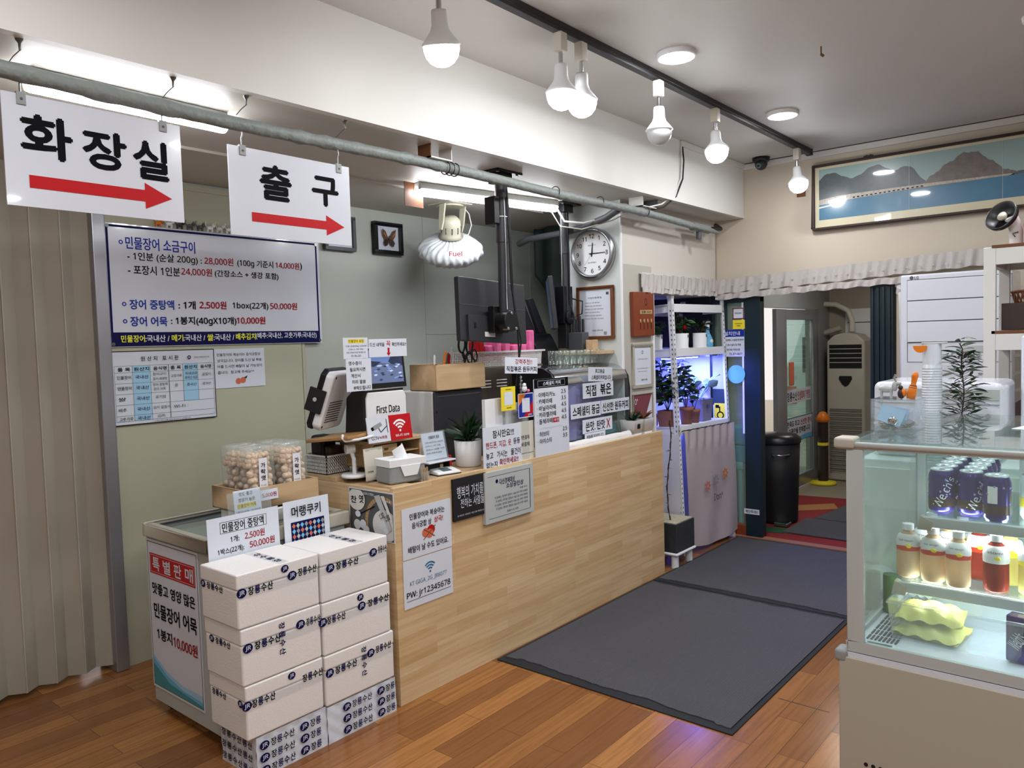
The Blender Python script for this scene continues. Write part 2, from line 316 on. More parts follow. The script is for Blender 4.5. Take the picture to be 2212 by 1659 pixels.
for y in (3.72, 4.9): sm.box((-3.89, y, 0), (-3.887, y+.004, 2.43), 'panel_grey')
sm.box((-3.89, 2.72, 1.17), (-3.887, 3.72, 1.174), 'panel_grey'); sm.box((-3.89, 3.72, 1.62), (-3.887, 4.9, 1.624), 'panel_grey')
struct(sm.build('trim_2'))
S('trim_3', (-3.95, 1.535, 0), (-3.84, 1.597, 2.43), 'alu', .006)
S('trim_4', (-3.215, 1.2, 2.418), (-3.2, 4.2, 2.431), 'ceil_low')
# pillar with the clock, recess with the plant rack
S('wall_pillar', (-3.06, 4.22, 0), (-2.615, 4.61, 2.43), 'wall_pillar')
pt = MB(); pt.box((-2.615, 4.22, 0), (-2.605, 4.235, 2.43), 'white'); pt.box((-2.615, 4.235, 0), (-2.611, 4.61, 2.03), 'panel_grey'); pt.box((-2.615, 4.235, 2.03), (-2.612, 4.61, 2.43), 'wall_white')
pt.box((-2.62, 4.60, 0), (-2.602, 4.625, 1.86), 'white'); struct(pt.build('trim_5'))
S('wall_soffit', (-3.2, 4.61, 1.86), (-2.615, 5.62, 2.43), 'wall_white')
S('wall_recess', (-3.26, 4.61, 0), (-3.2, 5.62, 1.86), 'panel_grey')
S('wall_back', (-4.05, 5.3, 0), (-3.26, 5.4, 2.43), 'wall_dark')
fw_ = MB(); fw_.box((-2.615, 5.62, 1.87), (3, 5.72, 2.83), 'wall_cream'); fw_.box((-1.33, 5.62, 0), (3, 5.72, 1.87), 'wall_cream'); fw_.box((-4.1, 5.62, 1.86), (-2.615, 5.72, 2.9), 'wall_white'); struct(fw_.build('wall_far'))
S('wall_right', (3, -3, 0), (3.1, 5.72, 2.83), 'wall_cream'); S('wall_rear', (-4.4, -3.1, 0), (3, -3, 2.9), 'wall_cream')
sm = MB(); sm.box((-2.20, 1.685, 0), (-1.99, 1.69, .0006), 'black'); sm.box((-1.21, 3.15, 0), (-1.0, 3.154, .0006), 'black'); struct(sm.build('trim_9'))
# white conduit strips under the ceiling
tr = MB(); tr.box((-2.385, 4.62, 2.79), (-2.37, 5.62, 2.828), 'offwhite'); tr.box((-2.385, 5.6, 2.785), (3, 5.62, 2.825), 'offwhite'); tr.box((-2.385, 5.595, 2.827), (3, 5.62, 2.83), 'dgrey')
tr.box((-2.40, 5.61, 2.43), (-2.38, 5.63, 2.79), 'wall_cream'); struct(tr.build('trim_6', bevel=.002))
cr = MB(); cr.tube([(-2.616, 5.612, z_) for z_ in (2.36, 2.25, 2.1, 1.98, 1.95)], .006, 6, 'goldish'); struct(cr.build('trim_7'))
# shop front: dark green frame and fixed glass behind the rack
wf = MB()
for x0, x1 in ((-3.2, -3.17), (-2.665, -2.645), (-2.39, -2.262)): wf.box((x0, 5.60, 0), (x1, 5.68, 1.87), 'darkgreen')
wf.box((-3.2, 5.605, 1.80), (-2.262, 5.67, 1.87), 'darkgreen'); wf.box((-3.2, 5.605, 0), (-2.39, 5.67, .09), 'redwood')
wf.box((-2.55, 5.60, .1), (-2.535, 5.64, 1.8), 'darkgreen'); wf.box((-2.405, 5.6, .8), (-2.39, 5.64, 1.8), 'white')
wn = wf.build('window_1', bevel=.002); struct(wn)
MB().box((-3.17, 5.645, .09), (-2.39, 5.65, 1.8), 'doorglass').build('pane', wn)
dr = MB(); dr.box((-1.49, 5.60, 0), (-1.345, 5.70, 1.87), 'darkgreen')
for i in range(4): dr.box((-1.485+i*.035, 5.585, 0), (-1.465+i*.035, 5.61, 1.85), 'darkgreen')
dr = struct(dr.build('door_1', bevel=.003)); hb = MB(); hb.cyl((-1.44, 5.585, .94), (-1.44, 5.55, .94), .01, m='chrome'); hb.tube([(-1.44, 5.55, .96), (-1.44, 5.545, .90), (-1.45, 5.55, .84)], .012, 8, 'chrome'); hb.build('door_handle', dr)
S('trim_8', (-2.615, 5.585, 0), (-1.3, 5.66, .012), 'terracotta', .003)
# ---- entrance lobby beyond the door
S('wall_lobby', (-2.98, 8.65, 0), (-1.1, 8.75, 2.4), 'wall_vest'); S('wall_lobby', (-1.30, 5.72, 0), (-1.2, 8.65, 2.4), 'wall_vest'); S('ceiling', (-4.1, 5.72, 2.35), (-1.1, 8.75, 2.45), 'wall_vest')
lw = MB(); lw.box((-2.76, 5.72, 0), (-2.72, 6.5, 1.8), 'wall_vest'); lw.box((-2.78, 5.72, 1.80), (-2.715, 8.3, 2.35), 'grey'); lw.box((-2.78, 8.28, 0), (-2.72, 8.65, 2.35), 'grey'); struct(lw.build('wall_lobby'))
gd = MB()
for y0, y1 in ((7.10, 7.36), (8.1, 8.27)): gd.box((-2.75, y0, .02), (-2.71, y1, 1.79), 'alu')
gd.box((-2.75, 7.36, .02), (-2.71, 8.1, .14), 'alu'); gd.box((-2.75, 7.36, 1.69), (-2.71, 8.1, 1.79), 'alu'); gd = struct(gd.build('door_2', bevel=.003))
MB().box((-2.735, 7.36, .14), (-2.729, 8.1, 1.69), 'doorglass').build('pane', gd); MB().box((-2.71, 7.40, 1.05), (-2.69, 7.5, 1.28), 'peach').build('push_button', gd, bevel=.01)
sign('door_notice', 'white notice strip with black and red lettering on the entrance glass door, upper one', 'notice', (-2.725, 7.38, .87), .68, .135, {'lettering': [('t', '장룡수산', .03, .2, .42, .85, 'ink', .03), ('t', '민생회복 가맹점', .45, .2, .97, .85, 'redink', .03)]})
sign('door_notice', 'blue-edged notice in two lines with a blue wave, lower one on the entrance glass door', 'notice', (-2.725, 7.36, .48), .74, .25, {'border': [('b', 0, 0, 1, 1, .012, 'teal')], 'lettering': [('t', '만족도 최고!', .05, .15, .5, .38, 'ink', .03), ('t', '신선한 장어', .53, .15, .96, .38, 'redink', .03), ('t', '진품만을 판매합니다', .1, .45, .9, .68, 'ink', .03)], 'wave': [('p', [(.02, .8), (.2, .92), (.5, .84), (.75, .78), (.98, .8), (.98, .97), (.02, .97)], 'skyblue')]})
# outside: white van and wall across the lane
vn = thing('parked_van', 'pale parked van seen through the entrance glass door', 'van', (-3.22, 12.9, 0), 0)
v = MB(); v.prism([(-.9, -1.9, .35), (-.9, 2.2, .35), (-.9, 2.2, 1.9), (-.9, -.9, 1.95), (-.9, -1.5, 1.25), (-.9, -1.9, 1.1)], (1.7, 0, 0), 'ice'); v.build('body', vn, bevel=.06)
v = MB(); v.box((-.6, -1.93, 1.0), (.6, -1.905, 1.5), 'leafdark'); v.box((-.86, -1.93, .55), (-.7, -1.9, .8), 'peach'); v.box((-.3, -1.93, .6), (.3, -1.91, .8), 'dgrey'); v.build('rear_panel', vn)
v = MB(); v.prism([(.81, -1.35, 1.2), (.81, -.2, 1.2), (.81, -.2, 1.75), (.81, -.95, 1.75)], (.01, 0, 0), 'black'); v.box((.81, 0, 1.2), (.82, 2.0, 1.7), 'leafdark'); v.build('window', vn)
for y in (-1.2, 1.4): v = MB(); v.cyl((.7, y, .33), (.86, y, .33), .33, m='rubber'); v.cyl((.86, y, .33), (.87, y, .33), .18, m='steel'); v.build('wheel', vn)
struct(MB().box((-10, 8.76, -.2), (-.5, 18, -.01), 'wall_cream').build('ground'))
# door mats of the lobby
def floor_patch(name, label, pts, m, z=.002, cat='floor mat', h=.006):
    return tag(MB().prism([(x, y, z) for x, y in pts], (0, 0, h), m).build(name), label, cat)
floor_patch('carpet_runner', 'red and tan striped entrance carpet on the lobby floor', [(-2.70, 5.67), (-1.31, 5.67), (-1.31, 7.5), (-2.70, 7.3)], 'carpet_red')
t = SC.objects['carpet_runner']; s_ = MB(); s_.prism([(-2.68, 6.35, .009), (-2.1, 6.9, .009), (-2.2, 7.1, .009), (-2.68, 6.65, .009)], (0, 0, .002), 'carpet_tan'); s_.prism([(-2.62, 5.7, .009), (-2.1, 5.86, .009), (-2.1, 6.0, .009), (-2.62, 5.95, .009)], (0, 0, .002), 'carpet_green'); s_.build('stripe', t)
floor_patch('lobby_mat', 'dark grey mat on the lobby floor, farther of the two', [(-2.15, 6.42), (-1.32, 6.42), (-1.32, 7.35), (-2.05, 7.35)], 'carpet', .0125)
floor_patch('lobby_mat', 'dark grey mat on the lobby floor just inside the threshold, nearer of the two', [(-2.2, 5.85), (-1.32, 5.85), (-1.32, 6.4), (-2.2, 6.4)], 'carpet', .0125)
# slim bin
bn = thing('trash_bin', 'tall slim black trash bin with a chrome handle beside the door frame', 'bin', (-2.38, 6.22, .014), 0)
b = MB(); b.lathe([(0, 0), (.155, 0), (.16, .02), (.17, .35), (.18, .65), (.0, .65)], n=32, m='matblack'); b.build('body', bn); b = MB(); b.lathe([(.188, .652), (.19, .69), (.15, .72), (0, .735)], n=32, m='black'); b.build('lid', bn)
b = MB(); b.tube([(.03, -.178, .57), (.05, -.205, .568), (.12, -.18, .568), (.14, -.12, .57)], .007, 8, 'chrome'); b.build('handle', bn); MB().box((.05, -.22, 0), (.16, -.12, .03), 'chrome').build('pedal', bn, bevel=.008)
# second air conditioner
ac = thing('floor_air_conditioner', 'beige standing air conditioner with dark top louvres in the lobby', 'air conditioner', (-2.64, 8.3, 0), 0)
b = MB(); b.prism([(0, 0, 0), (.38, 0, 0), (.38, 0, 1.46), (.3, 0, 1.53), (.19, 0, 1.55), (.08, 0, 1.53), (0, 0, 1.46)], (0, .3, 0), 'beige'); b.build('body', ac, bevel=.02)
b = MB(); b.box((.03, -.004, 1.18), (.35, .01, 1.43), 'black'); [b.box((.03, -.012, 1.19+i*.047), (.35, -.004, 1.197+i*.047), 'beige') for i in range(1, 6)]; b.build('louvre', ac)
b = MB(); b.prism([(.13, -.008, 1.1), (.25, -.008, 1.1), (.255, -.008, 1.07), (.22, -.008, 1.01), (.19, -.008, .99), (.16, -.008, 1.01), (.125, -.008, 1.07)], (0, .008, 0), 'black'); b.build('emblem', ac)
b = MB()
for i in range(15): b.prism([(.03, 0, .10+i*.045), (.35, 0, .10+i*.045), (.35, -.018, .112+i*.045), (.03, -.018, .112+i*.045)], (0, 0, .004), 'beige'); b.box((.03, -.002, .116+i*.045), (.35, .0, .126+i*.045), 'dgrey')
b.build('lower_grille', ac)
pp = MB(); pp.tube([(-2.72, 8.5, 1.86), (-2.6, 8.5, 1.85), (-2.48, 8.5, 1.78), (-2.44, 8.5, 1.68), (-2.44, 8.5, 1.56)], .028, 10, 'cream'); pp.tube([(-2.72, 8.5, 1.55), (-2.55, 8.5, 1.6)], .03, 8, 'beige'); tag(pp.build('refrigerant_pipe'), 'cream insulated pipe bending down to the beige air conditioner', 'pipe')
sign('cafe_poster', 'white wall poster with a black steaming cup drawing behind the beige air conditioner', 'poster', (-2.55, 8.645, .3), 1.1, 1.5, {'picture': [('c', .42, .115, .05, 'ink'), ('r', .36, .085, .48, .1, 'paper'), ('o', .475, .11, .03, .01, 'ink'), ('r', .02, .095, .28, .1, 'ink')] + [('l', [(.42+.09*math.cos(a), .07-.09*math.sin(a)*.7), (.42+.14*math.cos(a), .07-.14*math.sin(a)*.7)], .006, 'ink') for a in [PI*k/8 for k in range(1, 8)]] + [('r', .36, .29, .8, .325, 'redink'), ('r', .36, .36, .8, .37, 'ink'), ('r', .36, .4, .8, .42, 'ink'), ('r', .36, .45, .8, .455, 'ink')], 'lettering': [('t', '키친', .3, .17, .52, .25, 'ink')]}, rz=0, m='white')
bp_ = thing('warning_post', 'dark post with yellow top, band and round yellow foot beside the lobby glass door', 'post', (-2.6, 8.05, 0), 0)
b = MB(); b.cyl((0, 0, .03), (0, 0, .66), .05, m='darkbrown'); b.build('pole', bp_); b = MB(); b.lathe([(.0, 0), (.13, 0), (.12, .025), (.05, .035)], n=24, m='yellow'); b.build('foot', bp_)
b = MB(); b.cyl((0, 0, .40), (0, 0, .43), .054, m='yellow'); b.build('band', bp_); b = MB(); b.lathe([(.052, .64), (.075, .67), (.03, .74), (0, .75)], n=16, m='orange'); b.build('cap', bp_)
# unseen lamp added to brighten the lobby
ll = thing('lobby_fill_lamp', 'added fill lamp, square and flush under the lobby ceiling', 'lamp', (-2.0, 7.1, 2.35)); MB().box((-.2, -.2, -.03), (.2, .2, 0), 'white').build('frame', ll, bevel=.005); MB().box((-.185, -.185, -.034), (.185, .185, -.03), 'glow_lobby_fill').build('diffuser', ll)
# stickers on the fixed glass
GX = -2.535
sign('install_notice', 'blue-headed safety notice on the fixed glass behind the plant rack', 'notice', (-2.56, 5.598, 1.39), .175, .205, {'header': [('r', 0, 0, 1, .26, 'bluek')], 'lettering': [('t', '설치안내', .1, .06, .8, .21, 'paper'), ('t', '본 업체는 시설안전관리', .04, .34, .96, .42, 'ink'), ('t', '안전 센서 설치 및 작동', .04, .52, .85, .6, 'ink'), ('t', '작동 중 비상 주의사항', .04, .7, .8, .78, 'ink'), ('t', 'TEL 871-8677', .3, .86, .9, .94, 'ink')]}, rz=0, th=.002)
sign('glass_sticker', 'small white sticker with a maroon edge at the top of the fixed glass', 'sticker', (-2.475, 5.598, 1.675), .09, .085, {'edge': [('b', 0, 0, 1, 1, .008, 'maroon')], 'lettering': [('t', 'ZEROPAY', .2, .4, .8, .55, 'ink')]}, rz=0, th=.002)
sign('glass_sticker', 'small yellow sticker just under the white one on the fixed glass', 'sticker', (-2.475, 5.598, 1.60), .095, .068, {'lettering': [('t', 'kakaopay', .2, .3, .8, .48, 'ink'), ('t', 'Start', .35, .55, .65, .7, 'ink')]}, rz=0, th=.002, m='yellow')
tag(MB().cyl((-2.45, 5.597, 1.255), (-2.45, 5.592, 1.255), .07, n=40, m='skyblue').build('round_sign'), 'round light blue disc sign on the fixed glass', 'sign')
sign('step_notice', 'small white notice low on the dark green door frame', 'notice', (-2.40, 5.592, .185), .12, .04, {'lettering': [('t', '계단주의!!', .08, .2, .9, .8, 'ink', .03)]}, rz=0, th=.002)
for z_, l in ((.70, 'light blue storage box behind the fixed glass, upper of the two'), (.56, 'light blue storage box behind the fixed glass, lower of the two')): b = MB(); b.box((-2.68, 5.70, z_), (-2.42, 5.95, z_+.13), 'skyblue'); tag(b.build('storage_box', bevel=.008), l, 'box')
st = thing('side_table', 'pale mint small table behind the fixed glass holding two blue boxes', 'table', (-2.57, 5.83, 0)); MB().box((-.13, -.14, .5), (.12, .17, .56), 'ice').build('tabletop', st, bevel=.01)
for x in (-.12, .08):
    for y in (-.13, .13): MB().box((x, y, 0), (x+.03, y+.03, .5), 'ice').build('leg', st)
# ================================================================ CEILING FITTINGS
tk = thing('lighting_track', 'long black ceiling track that carries the hanging bulbs', 'track', (-1.86, 1.2, 2.79)); b = MB(); b.box((-.018, 0, 0), (.018, 4.3, .04), 'charcoal'); b.box((-.02, 0, .015), (.02, 4.3, .022), 'black'); b.build('rail', tk, bevel=.002); b = MB(); b.box((-.02, 4.3, -.002), (.02, 4.325, .04), 'black'); b.build('end_cap', tk)
def bulb(y, lit, label, x=-1.84, tilt=0, z=2.79):
    t = thing('hanging_bulb', label, 'lamp', (x, y, z), 0, 'bulbs hanging from the black track')
    b = MB(); b.box((-.02, -.022, -.085), (.02, .022, -.01), 'cream'); b.build('track_adapter', t, bevel=.005)
    b = MB(); b.cyl((0, 0, -.145), (0, 0, -.08), .009, m='chrome', n=12); b.build('stem', t)
    T = Euler((math.radians(tilt), math.radians(tilt*.7), 0)).to_matrix().to_4x4(); T = Matrix.Translation((0, 0, -.14)) @ T @ Matrix.Translation((0, 0, .14))
    b = MB(); b.lathe([(0, -.135), (.024, -.135), (.027, -.145), (.028, -.183), (.034, -.202), (.059, -.234), (.0665, -.243), (.060, -.249)], n=28, m='white', T=T); b.build('socket_cone', t)
    b = MB(); b.lathe([(.061, -.246), (.0605, -.260), (.054, -.282), (.040, -.300), (.021, -.311), (0, -.314)], n=28, m='glow_bulb' if lit else 'bulb_off', T=T); b.build('bulb', t)
bulb(2.556, 1, 'lit bulb on the black track, left one of the touching pair', tilt=0); bulb(2.70, 1, 'lit bulb on the black track, right one of the touching pair')
bulb(3.35, 0, 'unlit hanging bulb in the middle of the black track'); bulb(3.97, 1, 'lit tilted bulb on the black track just right of the unlit one', tilt=-14); bulb(5.21, 1, 'lit bulb at the far end of the black track beside the framed panorama', tilt=-14)
bulb(1.86, 1, 'lit bulb nearest the camera, alone at the top of the picture', tilt=12, x=-1.83)
def downlight(x, y, label):
    t = thing('ceiling_downlight', label, 'downlight', (x, y, 2.83), 0, 'round flush lights in the ceiling')
    b = MB(); b.lathe([(.092, 0), (.09, -.016), (.078, -.02), (.076, -.012)], n=36, m='white'); b.build('rim', t); b = MB(); b.lathe([(.077, -.014), (.04, -.016), (0, -.016)], n=36, m='glow_down'); b.build('diffuser', t)
downlight(-1.675, 3.22, 'round lit downlight in the ceiling, nearer of the two in view'); downlight(-1.67, 4.5, 'round lit downlight in the ceiling, farther one near the corner camera')
for x, y, l in ((-.35, 3.9, 'unseen fill downlight above the white storage rack'), (-.35, 2.4, 'unseen fill downlight above the drinks showcase'), (-.35, .9, 'unseen fill downlight over the middle of the dining side'), (-1.6, .6, 'unseen fill downlight over the aisle behind the camera side'), (.9, .9, 'unseen fill downlight by the right wall, near row'), (.9, 3.2, 'unseen fill downlight by the right wall, far row'), (-.35, -.9, 'unseen fill downlight in the rear row, centre'), (-1.8, -1.2, 'unseen fill downlight in the rear row, left'), (2.1, 2.2, 'unseen fill downlight far right, over the side aisle'), (2.1, .2, 'unseen fill downlight far right, near the rear'), (.9, -1.0, 'unseen fill downlight in the rear row, right')): downlight(x, y, l)  # downlights out of view, added as fill light from the camera side
def tube_lamp(a, b_, label, hook=None):
    a, b_ = Vector(a), Vector(b_); d = (b_-a); L = d.length; t = thing('tube_light', label, 'lamp', a, 0); t.rotation_euler = (0, 0, math.atan2(d.y, d.x))
    m = MB(); m.box((.01, -.03, .0), (L-.01, .03, .045), 'lgrey'); m.build('housing', t, bevel=.008)
    m = MB(); n = 14; pr = [(.031*math.cos(PI+PI*i/n), .045*math.sin(PI+PI*i/n)*.8+.008) for i in range(n+1)]
    def fn(u, v):
        k = min(1, math.sqrt(max(0, 1-(1-min(u, 1-u)/.025)**2)) if min(u, 1-u) < .025 else 1); i = v*n; i0 = min(int(i), n-1); f = i-i0
        y = pr[i0][0]*(1-f)+pr[i0+1][0]*f; z = pr[i0][1]*(1-f)+pr[i0+1][1]*f; return (u*L, y*max(k, .02), .008+(z-.008)*max(k, .02))
    m.grid(fn, 60, n, 'glow_tube'); m.build('diffuser', t)
tube_lamp((-2.655, .885, 2.385), (-2.67, 1.57, 2.385), 'glowing white tube light under the low ceiling above the left hanging sign')
tube_lamp((-3.08, 2.90, 2.385), (-2.90, 3.95, 2.385), 'glowing white tube light under the low ceiling behind the black poles')
cb = thing('cardboard_flap', 'small brown cardboard shade hanging at the left end of the tube light', 'cardboard', (-3.1, 2.845, 2.30)); cb.rotation_euler.z = math.radians(90); MB().box((0, 0, 0), (.135, .004, .13), 'brown').build('card', cb)
# dome camera
dc = thing('security_camera', 'small black dome security camera under the ceiling in the far corner', 'camera', (-2.2, 5.5, 2.83)); b = MB(); b.lathe([(.0, 0), (.062, 0), (.06, -.025), (.045, -.035), (.0, -.036)], n=28, m='black'); b.build('base', dc); b = MB(); b.ball((0, 0, -.045), .044, 'charcoal'); b.build('dome', dc); b = MB(); b.cyl((.0, -.03, -.055), (.0, -.05, -.065), .018, m='lcd', n=20); b.cyl((0, -.045, -.063), (0, -.053, -.067), .009, m='black', n=16); b.build('lens', dc)
tag(MB().box((-1.985, 5.61, 2.53), (-1.925, 5.622, 2.575), 'brown').build('wall_plug', bevel=.002), 'small brown block on the far wall below the last bulb', 'fitting')
sc_ = MB(); sc_.cyl((-1.16, 3.6, 2.83), (-1.16, 3.6, 2.79), .003, m='brown', n=8); sc_.cyl((-1.16, 3.6, 2.795), (-1.15, 3.6, 2.785), .006, m='brown', n=8); tag(sc_.build('ceiling_screw'), 'single rusty screw sticking out of the ceiling', 'screw')
# wrapped pipe
pw = thing('wrapped_pipe', 'long grey tape-wrapped pipe running along under the beam', 'pipe', (-2.47, 0, 2.345)); b = MB(); r = random.Random(3)
pts = []; N_ = 150
for i in range(N_+1):
    y = -.4+i*(5.35+.4)/N_; pts.append((.006*math.sin(y*2.1), y, .006*math.sin(y*3.3)-(y > 3)*(y-3)*.01))
rad = [.0225+.0022*r.random()+(.004 if r.random() < .12 else 0) for _ in range(N_+2)]
b.tube(pts, lambda t: rad[int(t*N_)]*(1 if t < .93 else .72), 12, 'tape'); b.build('pipe', pw)
for y in (2.52, 2.55, 2.58, 3.35, 3.78, 4.3): b = MB(); b.tube([(.03*math.cos(a), y, .029*math.sin(a)) for a in [2*PI*k/14 for k in range(14)]], .0025, 6, 'black', closed=True); b.build('cable_tie', pw)
b = MB(); b.cyl((-.03, 5.0, -.02), (-.03, 5.25, -.02), .03, m='grey'); b.cyl((-.03, 5.1, -.02), (-.03, 5.1, -.1), .02, m='dgrey'); b.tube([(-.03, 5.2, -.02), (.02, 5.35, -.01), (-.05, 5.42, .03)], .016, 8, 'black'); b.build('end_valve', pw)
for y, l in ((.81, 'thin wire hook under the beam at the far left of the pipe'), (1.245, 'thin wire hook under the beam above the end of the left tube light'), (1.505, 'thin wire hook under the beam left of the second hanging sign'), (1.93, 'thin wire hook under the beam above the second hanging sign')):
    t = thing('pipe_hook', l, 'hook', (-2.43, y, 2.43), 0, 'wire hooks holding the wrapped pipe'); b = MB(); b.lathe([(.011, 0), (.01, -.004), (.004, -.012), (.003, -.03)], n=10, m='screw'); b.build('screw', t)
    b = MB(); b.tube([(0, 0, -.03), (-.015, -.012, -.045), (-.035, -.02, -.062)], .0016, 6, 'screw'); b.build('wire', t)
bk = MB(); bk.box((-2.52, 2.40, 2.37), (-2.44, 2.53, 2.376), 'offwhite'); bk.box((-2.52, 2.53, 2.37), (-2.44, 2.534, 2.43), 'offwhite'); bk.box((-2.52, 2.40, 2.37), (-2.44, 2.404, 2.43), 'brown'); tag(bk.build('pipe_bracket'), 'rusty white strap bracket on the pipe under the beam, nearer the camera', 'bracket')
bk = MB(); bk.box((-2.54, 4.22, 2.37), (-2.44, 4.225, 2.43), 'offwhite'); bk.box((-2.54, 4.40, 2.37), (-2.44, 4.405, 2.43), 'dgrey'); bk.box((-2.54, 4.22, 2.37), (-2.44, 4.40, 2.375), 'offwhite'); tag(bk.build('pipe_bracket'), 'white strap bracket on the pipe near the hanging cable', 'bracket')
cbx = MB(); cbx.tube([(-2.38, 4.62, 2.79), (-2.372, 4.61, 2.7), (-2.375, 4.60, 2.58), (-2.39, 4.53, 2.47), (-2.42, 4.42, 2.40), (-2.46, 4.3, 2.37)], .006, 6, 'offwhite'); cbx.tube([(-2.378, 4.635, 2.79), (-2.37, 4.635, 2.7), (-2.372, 4.62, 2.58), (-2.385, 4.55, 2.46), (-2.42, 4.45, 2.385), (-2.46, 4.35, 2.36)], .005, 6, 'black')
tag(cbx.build('hanging_cable'), 'tied bundle of cable hanging from the ceiling down the beam to the pipe', 'cable')
wl = MB(); wl.tube([(-2.9, 3.95, 2.38), (-2.86, 3.97, 2.30), (-2.75, 4.02, 2.28), (-2.62, 4.1, 2.31), (-2.5, 4.15, 2.35)], .007, 8, 'offwhite'); wl.tube([(-2.93, 3.9, 2.39), (-2.88, 3.95, 2.27), (-2.75, 4.0, 2.24), (-2.6, 4.12, 2.29), (-2.5, 4.2, 2.35)], .004, 6, 'cream'); tag(wl.build('lamp_wire'), 'loose white wire looping between the tube light and the pipe', 'wire')
kp = MB(); kp.tube([(-2.48, 4.0, 2.33), (-2.6, 4.05, 2.30), (-2.8, 4.1, 2.27), (-3.0, 4.16, 2.26), (-3.3, 4.15, 2.25), (-3.5, 4.3, 2.25)], .022, 10, 'dgrey'); tag(kp.build('branch_pipe'), 'dark grey pipe branching off behind the clock', 'pipe')
# ---- hanging signs
def hang_sign(label, y0, z0, w, h, els, hooks):
    t = sign('hanging_sign', label, 'sign', (-2.465, y0, z0), w, h, els, m='gloss_white', th=.006, group='white signs hanging from the pipe')
    for u in hooks:
        b = MB(); b.box((u-.012, -.004, h-.03), (u+.012, .01, h+.006), 'grey'); b.cyl((u, -.006, h-.014), (u, -.004, h-.014), .004, m='dgrey', n=10); kk = b.build('clip', t, bevel=.002)
        b = MB(); b.tube([(u, .003, h+.004), (u, .003, h+.03), (u+.005, .003, h+.045), (u, .003, h+.065)], .0025, 6, 'screw'); b.build('hook', kk)
def arrow(u0, u1, v, t, hd, hl): return [('p', [(u0, v-t/2), (u1-hl, v-t/2), (u1-hl, v-hd/2), (u1, v), (u1-hl, v+hd/2), (u1-hl, v+t/2), (u0, v+t/2)], 'red')]
hang_sign('white hanging sign with three large black letters and a red arrow, leftmost one', .766, 1.975, .512, .315, {'lettering': [('t', '화', .09, .17, .345, .54, 'ink', .045), ('t', '장', .41, .21, .65, .56, 'ink', .045), ('t', '실', .70, .22, .905, .59, 'ink', .045)], 'arrow': arrow(.115, .925, .77, .115, .26, .17)}, (.05, .455))
hang_sign('smaller white hanging sign with two black letters and a red arrow, right of the first', 1.447, 1.952, .521, .310, {'lettering': [('t', '출', .235, .16, .475, .545, 'ink', .045), ('t', '구', .66, .19, .885, .53, 'ink', .045)], 'arrow': arrow(.155, .935, .775, .105, .25, .165)}, (.055, .47))
# ================================================================ LEFT WALL
fd = thing('folding_door', 'beige pleated folding door closing the opening left of the price board', 'folding door', (-3.93, -.4, .03)); b = MB(); pit = .125; n = int(1.94/pit*2); pl = []
for i in range(n+1): pl.append((.045 if i % 2 else 0, i*pit/2))
for i in range(n):
    (x0, y0), (x1, y1) = pl[i], pl[i+1]; b.add([(x0, y0, 0), (x1, y1, 0), (x1, y1, 2.39), (x0, y0, 2.39)], [(0, 1, 2, 3)], 'wall_vest')
b.build('pleats', fd, solid=.004)
for i in range(0, n+1):
    if i % 2:
        b = MB(); x, y = pl[i]; b.cyl((x, y, 0), (x, y, 2.39), .0035, n=6, m='beige'); b.build('hinge_strip', fd)
price = sign('price_board', 'large white price board with a dark blue border on the left wall', 'sign', (-3.862, 1.59, 1.58), 1.24, .60, {
 'border': [('b', .012, .012, .988, .995, .011, 'navyink'), ('r', .012, .88, .988, .995, 'navyink')],
 'bullet': [('o', .068, v, .0085, .0042, 'bluek') for v in (.148, .65, .79)],
 'lettering': [('t', '민물장어 소금구이', .086, .10, .372, .20, 'bluek', .03), ('t', '- 1인분 (순살 200g) :', .090, .222, .399, .3, 'ink'), ('t', '28,000원', .412, .22, .545, .29, 'redink'), ('t', '(100g 기준시', .565, .221, .745, .295, 'ink'), ('t', '14,000원', .758, .219, .885, .285, 'redink'), ('t', ')', .89, .214, .9, .29, 'ink'),
  ('t', '- 포장시 1인분', .090, .33, .301, .405, 'ink'), ('t', '24,000원', .307, .325, .443, .395, 'redink'), ('t', '(간장소스 + 생강 포함)', .456, .33, .770, .398, 'ink'),
  ('t', '장어 중탕액', .089, .612, .268, .69, 'bluek', .03), ('t', ': 1개', .288, .614, .361, .685, 'ink', .03), ('t', '2,500원', .380, .611, .502, .682, 'redink', .03), ('t', '1box(22개)', .532, .610, .709, .685, 'ink'), ('t', '50,000원', .720, .608, .863, .678, 'redink'),
  ('t', '장어 어묵', .088, .752, .236, .83, 'bluek', .03), ('t', ': 1봉지(40gX10개)', .252, .75, .546, .828, 'ink', .03), ('t', '10,000원', .549, .746, .690, .816, 'redink', .03),
  ('t', '민물장어', .048, .905, .140, .962, 'yellowink', .03), ('t', ':국내산 /', .143, .905, .241, .962, 'paper', .03), ('t', '메기', .251, .904, .299, .96, 'yellowink', .03), ('t', ':국내산 /', .302, .904, .396, .96, 'paper', .03), ('t', '쌀', .406, .902, .433, .96, 'yellowink', .03), ('t', ':국내산 /', .435, .902, .531, .96, 'paper', .03), ('t', '배추김치', .540, .898, .636, .956, 'yellowink', .03), ('t', '(배추:국내산, 고춧가루:국내산)', .638, .893, .965, .956, 'paper', .03)],
 'screw': [('c', u, v, .007, 'screw') for u, v in ((.018, .025), (.982, .025), (.018, .975), (.985, .975))]}, m='gloss_white', th=.006)
